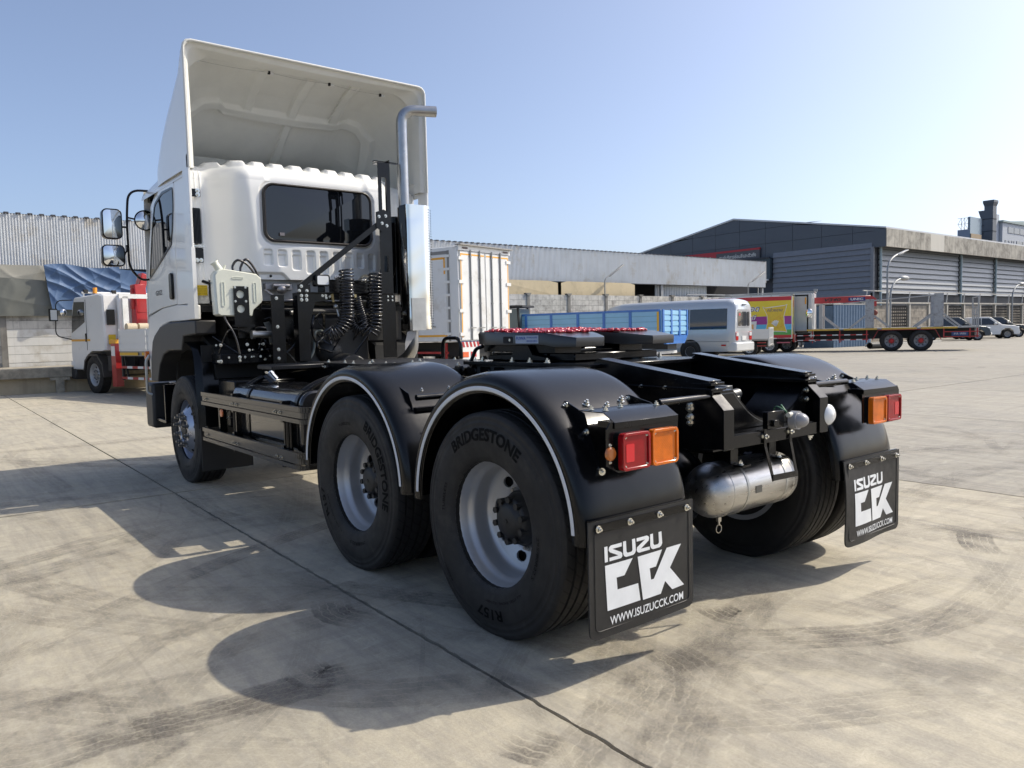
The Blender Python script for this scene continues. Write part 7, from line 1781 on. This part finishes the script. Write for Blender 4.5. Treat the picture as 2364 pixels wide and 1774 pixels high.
for y in (-1.1, -0.4, 0.4, 1.1): G().box(0.0, 0.06, y-0.03, y+0.03, 0.7, 2.62 if abs(y) > 1 else 2.1).build('rear_upright', m_dull, t)
for z in (2.56, 2.05, 1.7): G().box(0.0, 0.05, -1.1, 1.1, z, z+0.05).build('rear_rail', m_dull, t)
g = G(); g.box(0.0, 0.06, -1.15, 1.15, 0.66, 0.72); g.box(0, 1.5, 1.15, 1.18, 0.66, 0.70); g.box(0, 1.5, 1.15, 1.18, 0.90, 0.94)
for x in (0.05, 0.35, 1.45): g.box(x, x+0.05, 1.14, 1.18, 0.62, 1.08)
g.build('rear_guard', m_redp, t)
sg_ = G().box(0.45, 1.15, 1.182, 1.19, 0.72, 0.90).build('company_board', mat('board_navy', (0.02, 0.05, 0.16), 0.5), t); text_on('board_lettering', 'ส.อ. เครน', sg_, m_wht, (1.05, 1.1915, 0.78), (-1, 0, 0), (0, 0, 1), 0.5, 0.09, 0.0)
bm_ = G().bar((8.3, 0.0, 2.66), (4.7, 0.0, 2.68), 0.34, 0.32).build('crane_boom', m_redp, t, bevel=0.02)
G().prism([(4.75, 2.84), (4.6, 2.80), (4.42, 2.64), (4.42, 2.28), (4.62, 2.28), (4.75, 2.5)], 'xz', -0.15, 0.15).build('boom_head', m_redp, t)
G().box(4.95, 5.75, 0.1695, 0.1725, 2.58, 2.77).build('boom_badge', m_navy, bm_)
text_on('boom_lettering', 'UNIC', bm_, m_wht, (5.65, 0.175, 2.62), (-1, 0, 0), (0, 0, 1), 0.60, 0.12, 0.0, 0.03)
text_on('boom_lettering', 'V340', bm_, mat('black_ink', (0.02, 0.02, 0.02), 0.5), (6.9, 0.175, 2.60), (-1, 0, 0), (0, 0, 1), 0.80, 0.16, 0.0, 0.03, 0.3)
g = G(); g.tube([(4.5, 0.1, 2.3), (4.5, 0.1, 2.05)], 0.01, 6); g.sphere((4.5, 0.1, 1.95), (0.14, 0.10, 0.15), 12, 8); g.tube(smooth_path([(4.5, 0.1, 1.82), (4.43, 0.1, 1.72), (4.5, 0.1, 1.64), (4.57, 0.1, 1.70)]), 0.022, 8); g.build('hook_block', mat('rusty_hook', (0.22, 0.06, 0.04), 0.6), t)
g = G(); g.box(8.4, 8.9, -0.3, 0.3, 1.17, 2.6); g.build('crane_column', m_redp, t); G().box(9.1, 10.9, -1.15, 1.15, 1.0, 2.6).build('cab', m_vwhite, t, bevel=0.08)
g = G(); g.sphere((7.6, 1.0, 2.0), (0.18, 0.08, 0.25), 12, 8); g.build('mirror', m_mirror, t)
# blue sheeted cabin behind the flatbed
t = thing('site_cabin', 'blue corrugated site cabin seen through the flatbed posts', 'cabin', (21.6, -43.0, zg(21.6, -43)), radians(-3))
g = corr(4.2, 2.6, 0.30, 0.04); g.xf(Matrix.Translation((0, -2.1, 0))); g.build('cabin_front', mat('cabin_blue', (0.10, 0.16, 0.24), 0.5, 0.2, var=0.1), t); G().box(0.02, 2.0, -2.1, 2.1, 0, 2.55).build('cabin_body', mat('cabin_blue', (0.10, 0.16, 0.24), 0.5), t)
G().box(-0.05, 2.05, -2.15, 2.15, 2.6, 2.68).build('cabin_roof', m_galv, t)

# --- pickups at the far right
def pickup(label, x, y, th, paint, group=None, bumper=None):
    t = veh('pickup_truck', label, 'pickup truck', x, y, th)
    prof = [(0.0, 0.48), (0.0, 1.05), (1.45, 1.08), (1.48, 1.10), (1.62, 1.70), (1.80, 1.76), (2.95, 1.76), (3.15, 1.68), (3.85, 1.12), (4.80, 1.02), (5.05, 0.85), (5.15, 0.50), (5.10, 0.36), (4.72, 0.33), (4.66, 0.62), (4.42, 0.82), (4.08, 0.82), (3.82, 0.62), (3.76, 0.33), (1.55, 0.35), (1.50, 0.62), (1.25, 0.82), (0.92, 0.82), (0.66, 0.62), (0.60, 0.42)]
    n = len(prof); g = G(); W_ = 0.92
    def rg(y, s_): return [(p[0] if p[1] < 1.2 else p[0], y*(1-0.14*max(0, (p[1]-1.08)/0.68)*s_), p[1]) for p in prof]
    vs = rg(-W_, 1)+rg(W_, 1); g.add(vs, [tuple(range(n)), tuple(n+i for i in range(n))[::-1]]+[(i, n+i, n+(i+1) % n, (i+1) % n) for i in range(n)])
    b0 = g.build('body', paint, t, bevel=0.03, segs=2)
    for sd in (1, -1):
        q = lambda z: sd*(W_*(1-0.14*max(0, (z-1.08)/0.68))+0.006)
        for P in ([(1.72, 1.12), (1.82, 1.64), (2.35, 1.66), (2.35, 1.12)], [(2.42, 1.12), (2.42, 1.66), (2.95, 1.64), (3.60, 1.12)]):
            g = G(); g.add([(a, q(z), z) for a, z in P]+[(a, q(z)-sd*0.02, z) for a, z in P], [(0, 1, 2, 3), (0, 4, 5, 1), (1, 5, 6, 2), (2, 6, 7, 3), (3, 7, 4, 0)]); g.build('side_window', m_vglass, b0)
        for x_ in (1.08, 4.25): bgwheel(t, x_, sd*0.80, 0.37, 0.25, sd, 'silver')
        g = G(); g.box(3.25, 3.42, sd*0.93, sd*1.10, 1.14, 1.30); g.build('mirror', paint, t, bevel=0.03)
        G().box(4.80, 5.08, sd*0.58, sd*0.90, 0.82, 0.96).build('headlamp', m_clear, t, bevel=0.03)
    g = G(); g.add([(3.12, -0.72, 1.70), (3.12, 0.72, 1.70), (3.86, 0.84, 1.14), (3.86, -0.84, 1.14)], [(0, 1, 2, 3)]); g.xf(Matrix.Translation((0.02, 0, 0.02))); g.build('windscreen', m_vglass, b0)
    G().box(5.06, 5.18, -0.5, 0.5, 0.62, 0.92).build('grille', bumper or m_chas, t, bevel=0.02)
    G().box(4.95, 5.22, -0.88, 0.88, 0.38, 0.55).build('front_bumper', bumper or m_trim, t, bevel=0.04); return t
pickup('white double-cab pickup with a missing front corner panel, right of the flatbed', 24.7, -63.8, -143, m_vwhite, bumper=m_chas)
pickup('dark double-cab pickup parked just behind the flatbed tail', 24.4, -57.3, -140, mat('dark_green_black_paint', (0.02, 0.025, 0.028), 0.25, coat=0.8), bumper=m_chrome)
pickup('dark pickup partly cut off at the right edge of the view', 25.8, -69.5, -145, mat('black_paint', (0.015, 0.015, 0.016), 0.25, coat=0.8))

# ------------------------------------------------------------------ concrete panel wall and frames at right
rw_ = thing('block_wall', 'stained concrete block wall with slanted steel frames on top at the right', 'wall', (27.0, -75, 0))
m_blk = mat('stained_block', (0.36, 0.32, 0.26), 0.85, var=0.2, vscale=1.2, dirt=(0.09, 0.08, 0.07), dirt_amt=0.6, dscale=1.6, streak=0.6)
for k in range(16):
    y = -55.2-k*3.6
    G().box(-0.12, 0.12, y+75-0.12, y+75+0.12, -0.3, 2.85).build('wall_post', mat('pale_wall_post', (0.45, 0.43, 0.38), 0.8, streak=0.4), rw_)
    if k % 3 == 1 or k > 5:
        g = G(); g.box(0.12, 0.18, y+75-3.5, y+75, -0.3, 2.7, m=1)
        for a in range(10):
            for b_ in range(10):
                if b_ < 3: continue
                g.box(-0.0, 0.05, y+75-3.48+a*0.345, y+75-3.48+a*0.345+0.15, 0.05+b_*0.26, 0.05+b_*0.26+0.13, m=0); 
        g.box(-0.0, 0.05, y+75-3.48, y+75, -0.3, 0.85); g.build('breeze_block_panel', [m_blk, mat('block_void', (0.06, 0.055, 0.05), 0.9)], rw_)
    else:
        for b_ in range(6): 
            for a in range(4): G().box(-0.02+0.004*((a+b_) % 2), 0.06, y+75-3.46+a*0.865, y+75-3.46+a*0.865+0.855, -0.3+b_*0.5, 0.19+b_*0.5).build('block', m_blk, rw_)
    g = G(); g.bar((0, y+75, 2.9), (0.1, y+75-0.45, 3.85), 0.07, 0.07); g.build('frame_strut', mat('pale_strut', (0.5, 0.49, 0.45), 0.6), rw_)
G().box(-0.16, 0.10, -112+75-0, -55+75+0.2, 2.84, 2.96).build('coping', mat('pale_wall_post', (0.45, 0.43, 0.38), 0.8), rw_)
G().box(0.05, 0.15, -112+75, -55+75, 3.80, 3.88).build('top_rail', mat('pale_strut', (0.5, 0.49, 0.45), 0.6), rw_)

# ------------------------------------------------------------------ dark gabled workshop with louvred front
wk = thing('workshop_building', 'big dark grey gabled workshop with stained concrete parapet and louvred walls', 'building', (31, -64.5, 0))
m_dg = mat('dark_grey_cladding', (0.085, 0.10, 0.12), 0.5, var=0.05, vscale=0.6); m_dg2 = mat('dark_joint', (0.035, 0.04, 0.05), 0.6)
def gz(x): return 9.80+(x-31.7)*(12.2-9.8)/(45.6-31.7) if x < 45.6 else 12.2-(x-45.6)*(2.2/12.2)
seams = [29.95, 32.95, 35.94, 38.93, 41.92, 44.92, 47.91, 50.9, 53.9, 56.9, 59.9, 62.9]
rows = [7.95, 9.42, 10.9, 12.6]
for a, b_ in zip(seams, seams[1:]):
    for z0, z1 in zip(rows, rows[1:]):
        pts = [(a+0.015-31, z0+0.015), (b_-0.015-31, z0+0.015)]
        zr, zl = min(z1-0.015, gz(b_)), min(z1-0.015, gz(a))
        if zr <= z0+0.02 and zl <= z0+0.02: continue
        if a < 45.6 < b_ and z1 > 11: pts += [(b_-0.015-31, zr), (45.6-31, 12.18), (a+0.015-31, zl)]
        else: pts += [(b_-0.015-31, max(zr, z0+0.02)), (a+0.015-31, max(zl, z0+0.02))]
        g = G(); g.prism(pts, 'xz', -0.02, 0.04); g.build('cladding_panel', m_dg, wk)
g = G(); g.prism([(0.05, 0), (31.5, 0), (31.5, 8.5), (14.6, 12.15), (0.05, 9.65)], 'xz', -50, -0.04); g.build('building_core', m_dg2, wk)
g = G(); g.prism([(-1.1, 9.55), (14.6, 12.2), (31.5, 9.2), (31.5, 9.35), (14.6, 12.36), (-1.1, 9.68)], 'xz', -50, 0.12); g.build('roof_edge', mat('pale_flashing', (0.6, 0.62, 0.63), 0.4), wk)
# side louvres facing the yard, X 31 .. 41: shade painted in as darker grey
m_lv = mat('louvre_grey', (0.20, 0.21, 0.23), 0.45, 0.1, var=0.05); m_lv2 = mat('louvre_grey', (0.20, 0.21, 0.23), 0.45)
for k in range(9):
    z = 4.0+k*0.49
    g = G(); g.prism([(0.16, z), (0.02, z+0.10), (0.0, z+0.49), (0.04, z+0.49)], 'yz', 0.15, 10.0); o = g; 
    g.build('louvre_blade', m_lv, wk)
G().box(0.0, 10.2, 0.0, 0.2, 3.6, 4.0).build('louvre_sill', m_lv, wk); G().box(-0.05, 0.20, -0.05, 0.20, 3.6, 8.05).build('corner_trim', m_lv, wk)
G().box(0.0, 10.0, -0.02, 0.0, 0.0, 3.8).build('lower_wall', m_dg2, wk)
# front louvres under the parapet
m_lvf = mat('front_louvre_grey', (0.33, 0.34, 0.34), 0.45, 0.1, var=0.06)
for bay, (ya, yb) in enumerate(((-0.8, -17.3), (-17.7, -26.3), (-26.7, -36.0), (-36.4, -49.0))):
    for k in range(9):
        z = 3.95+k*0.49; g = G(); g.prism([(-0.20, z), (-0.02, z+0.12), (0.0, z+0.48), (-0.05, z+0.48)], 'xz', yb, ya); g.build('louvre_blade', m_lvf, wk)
for y in (-0.6, -17.5, -26.5, -36.2): G().cyl((-0.32, y, 0), (-0.32, y, 8.1), 0.11, 12).build('steel_column', mat('pale_blue_steel', (0.33, 0.42, 0.44), 0.4), wk)
m_par = mat('stained_parapet', (0.50, 0.47, 0.40), 0.85, var=0.1, vscale=0.8, dirt=(0.10, 0.09, 0.08), dirt_amt=0.55, dscale=0.9, streak=0.85); m_par2 = mat('fresh_render', (0.66, 0.63, 0.55), 0.8, streak=0.2)
yy = 0.0
for k, wd in enumerate((8.6, 3.0, 9, 9, 9, 9)):
    G().box(-1.10, -0.85, yy-wd+0.02, yy, 7.98, 9.55).build('parapet_panel', m_par2 if k == 1 else m_par, wk); yy -= wd
G().box(-1.0, 1.0, -49, 0, 8.05, 8.2).build('soffit', m_dg2, wk)
G().box(-1.05, 0.0, -0.02, 0.06, 8.0, 9.50).build('parapet_return', m_dg, wk)
# sign
sg = thing('workshop_sign', 'red and grey sign board high on the gabled workshop, half hidden by the shed roof', 'sign', (46.0, -64.38, 8.0))
G().box(-3.6, 6.5, 0, 0.18, -0.4, 1.08).build('sign_board', mat('sign_grey', (0.09, 0.09, 0.10), 0.5), sg); G().box(-3.62, 6.5, 0.0, 0.20, 0.90, 1.10).build('sign_top_band', mat('sign_red', (0.42, 0.02, 0.03), 0.4), sg)
G().box(1.6, 6.5, 0.0, 0.20, -0.4, 0.90).build('sign_red_field', mat('sign_red', (0.42, 0.02, 0.03), 0.4), sg)
text_on('sign_lettering', 'ISUZU', sg, m_wht, (5.9, 0.21, 0.02), (-1, 0, 0), (0, 0, 1), 3.6, 0.62, 0.0, 0.02); text_on('sign_lettering', 'ศูนย์บริการซ่อมสีและตัวถัง', sg, m_wht, (1.2, 0.20, 0.12), (-1, 0, 0), (0, 0, 1), 4.4, 0.55, 0.0, 0.01)
text_on('sign_lettering', 'BODY & PAINT SERVICE CENTER', sg, m_wht, (1.2, 0.20, -0.22), (-1, 0, 0), (0, 0, 1), 3.9, 0.22, 0.0, 0.01)
# annexe between shed and louvres
ax = thing('service_annexe', 'dark open annexe with white strip lamp between the long shed and the louvred wall', 'building', (41, -64, 0))
G().box(0.1, 14, -0.4, 0.0, 5.9, 7.9).build('annexe_wall', mat('annexe_blue_grey', (0.05, 0.075, 0.09), 0.6), ax); G().box(0.1, 14, -3, -2.8, 0, 5.9).build('annexe_void', m_dg2, ax); G().box(0.2, 2.6, 0.0, 0.25, 5.72, 5.86).build('strip_lamp', m_vwhite, ax)
G().box(0.1, 14, -0.1, 0.12, 7.9, 8.05).build('annexe_beam', m_dg2, ax)

# ------------------------------------------------------------------ street lamps near the right wall
def lamp(label, x, y, h, dx, dy, head='flat'):
    t_ = thing('street_lamp', label, 'lamp', (x, y, zg(x, y)))
    g = G(); g.tube(arc_path([(0, 0, 0), (0, 0, h-0.9), (dx*0.35, dy*0.35, h-0.2), (dx*0.8, dy*0.8, h)], 0.7, 6), 0.07, 10); g.build('lamp_pole', mat('lamp_pole_grey', (0.30, 0.31, 0.31), 0.45, 0.4), t_)
    g = G()
    if head == 'flat': g.bar((dx*0.5, dy*0.5, h-0.12), (dx, dy, h+0.30), 0.28, 0.08)
    else: g.sphere((dx*0.95, dy*0.95, h+0.02), (0.30, 0.62, 0.20), 14, 8)
    g.build('lamp_head', mat('lamp_head_grey', (0.42, 0.42, 0.40), 0.4), t_, bevel=0.02)
lamp('tall street lamp with a slim tilted head in front of the louvred wall', 26.0, -56.6, 6.9, 0.0, -3.2); lamp('lower street lamp with a rounded white head in front of the louvred wall', 25.6, -56.3, 4.9, 0.0, -2.3, 'round'); lamp('street lamp at the far right edge in front of the last louvres', 26.0, -82.0, 5.0, 0.0, -2.5, 'round')
# shadow-casting none: only real things above

# ------------------------------------------------------------------ distant buildings
def offb():
    t = thing('office_building', 'distant white office block with strip windows at the right edge', 'building', (100, -291.5, 0))
    mw = mat('office_white', (0.50, 0.53, 0.57), 0.6); G().box(0, 3, -60, 0, 0, 34.3).build('wall', mw, t)
    for (y0, y1, z0, z1) in ((-4.5, -26, 31.0, 33.0), (-12.5, -34, 26.6, 28.6), (-2.0, -3.6, 27.2, 28.4), (-5, -7, 27.9, 28.4), (-8, -9, 27.8, 28.4), (-9.8, -10.8, 27.8, 28.4)):
        n_ = max(1, int(abs(y1-y0)/5)); st2 = (y1-y0)/n_
        for k in range(n_): G().box(-0.15, 0.2, y0+st2*k-0.2, y0+st2*(k+1)+0.2, z0, z1).build('window', mat('office_window', (0.12, 0.14, 0.17), 0.15), t)
    G().box(-0.5, 3, -60, 0.8, 34.3, 34.9).build('roof_slab', mat('office_roof_green', (0.30, 0.37, 0.35), 0.5), t); g = G(); g.prism([(-3, 34.9), (-60, 39), (-60, 34.9)], 'yz', 1, 3); g.build('roof_shed', mat('office_roof_green', (0.30, 0.37, 0.35), 0.5), t)
    t4 = thing('office_building', 'plain pale stair block just right of the grey shaft', 'building', (101, -284, 0)); G().box(0, 3, -7.4, 0, 0, 36.9).build('wall', mw, t4)
    t2 = thing('office_building', 'pale blue glass block with rooftop lattice left of the grey shaft', 'building', (100, -264.7, 0))
    G().box(0.05, 3.6, -9, 0, 0, 30.3).build('wall', mat('office_blue_wall', (0.26, 0.31, 0.39), 0.5), t2); G().box(-0.1, 0.6, -9, -0.1, 0, 34.2).build('glass_wall', mat('office_blue_glass', (0.20, 0.29, 0.36), 0.25), t2)
    G().box(-0.35, -0.1, -8.5, -0.3, 20, 28.9).build('billboard', mat('billboard_tan', (0.42, 0.32, 0.20), 0.6), t2)
    g = G()
    for k in range(3):
        x = 0.5+k*1.0; g.bar((x, 0, 30.3), (x, 0, 34), 0.10, 0.10); g.bar((x, 0, 30.3), (x+1.0, 0, 32.1), 0.08, 0.08); g.bar((x+1.0, 0, 32.1), (x, 0, 34), 0.08, 0.08)
    g.bar((0.5, 0, 32.1), (3.6, 0, 32.1), 0.1, 0.1); g.bar((0.5, 0, 33.95), (3.6, 0, 33.95), 0.1, 0.1); g.build('roof_lattice', m_dull, t2)
    t3 = thing('ventilation_shaft', 'tall grey ribbed ventilation shaft rising above the parapet', 'tower', (98, -277.5, 0))
    md = mat('shaft_grey', (0.12, 0.135, 0.155), 0.5)
    G().box(0, 2.6, -3.0, 0, 0, 39.2).build('shaft_body', md, t3); G().box(2.6, 4.0, -3.0, -0.2, 0, 34.8).build('shaft_annexe', md, t3)
    for z in (30.2, 34.2): G().box(-0.1, 4.05, -3.05, 0.08, z, z+0.22).build('shaft_band', m_dg2, t3)
    for z in (29.6, 32.2): G().box(2.6, 4.2, -2.0, 0.1, z, z+0.15).build('shaft_band', m_dg2, t3)
    g = G(); g.add([(0, -3, 38.4), (2.6, -3, 38.4), (2.6, 0, 38.4), (0, 0, 38.4), (-0.35, -3.35, 39.6), (2.95, -3.35, 39.6), (2.95, 0.35, 39.6), (-0.35, 0.35, 39.6)], [(0, 1, 5, 4), (1, 2, 6, 5), (2, 3, 7, 6), (3, 0, 4, 7), (4, 5, 6, 7)]); g.box(-0.35, 2.95, -3.35, 0.35, 39.6, 40.3); g.build('shaft_cap', md, t3)
    g = G(); g.add([(2.6, -2.8, 34.6), (3.6, -2.8, 34.6), (4.4, -2.8, 37.2), (2.6, -2.8, 37.2), (2.6, 0, 34.6), (3.6, 0, 34.6), (4.4, 0, 37.2), (2.6, 0, 37.2)], [(0, 1, 2, 3), (7, 6, 5, 4), (0, 4, 5, 1), (1, 5, 6, 2), (2, 6, 7, 3)]); g.build('shaft_hopper', md, t3)
offb()
# small plate on the ground and drain pipe at the kerb
g = G(); g.lathe([(0, 0.18), (1.6, 0.18), (1.6, 0.15), (0, 0.15)], (18.2, -40.6, zg(18, -40)+0.18), (0.2, 1, 0), 16, closed=True); tag(g.build('drain_pipe', m_chas, None), 'short black drain pipe lying on the ground under the flatbed', 'pipe')
kb = G().box(20.5, 20.8, -53, -43, zg(20.6, -48)-0.02, zg(20.6, -48)+0.15).build('kerb', mat('kerb_concrete', (0.5, 0.48, 0.43), 0.8), None); kb['kind'] = 'structure'
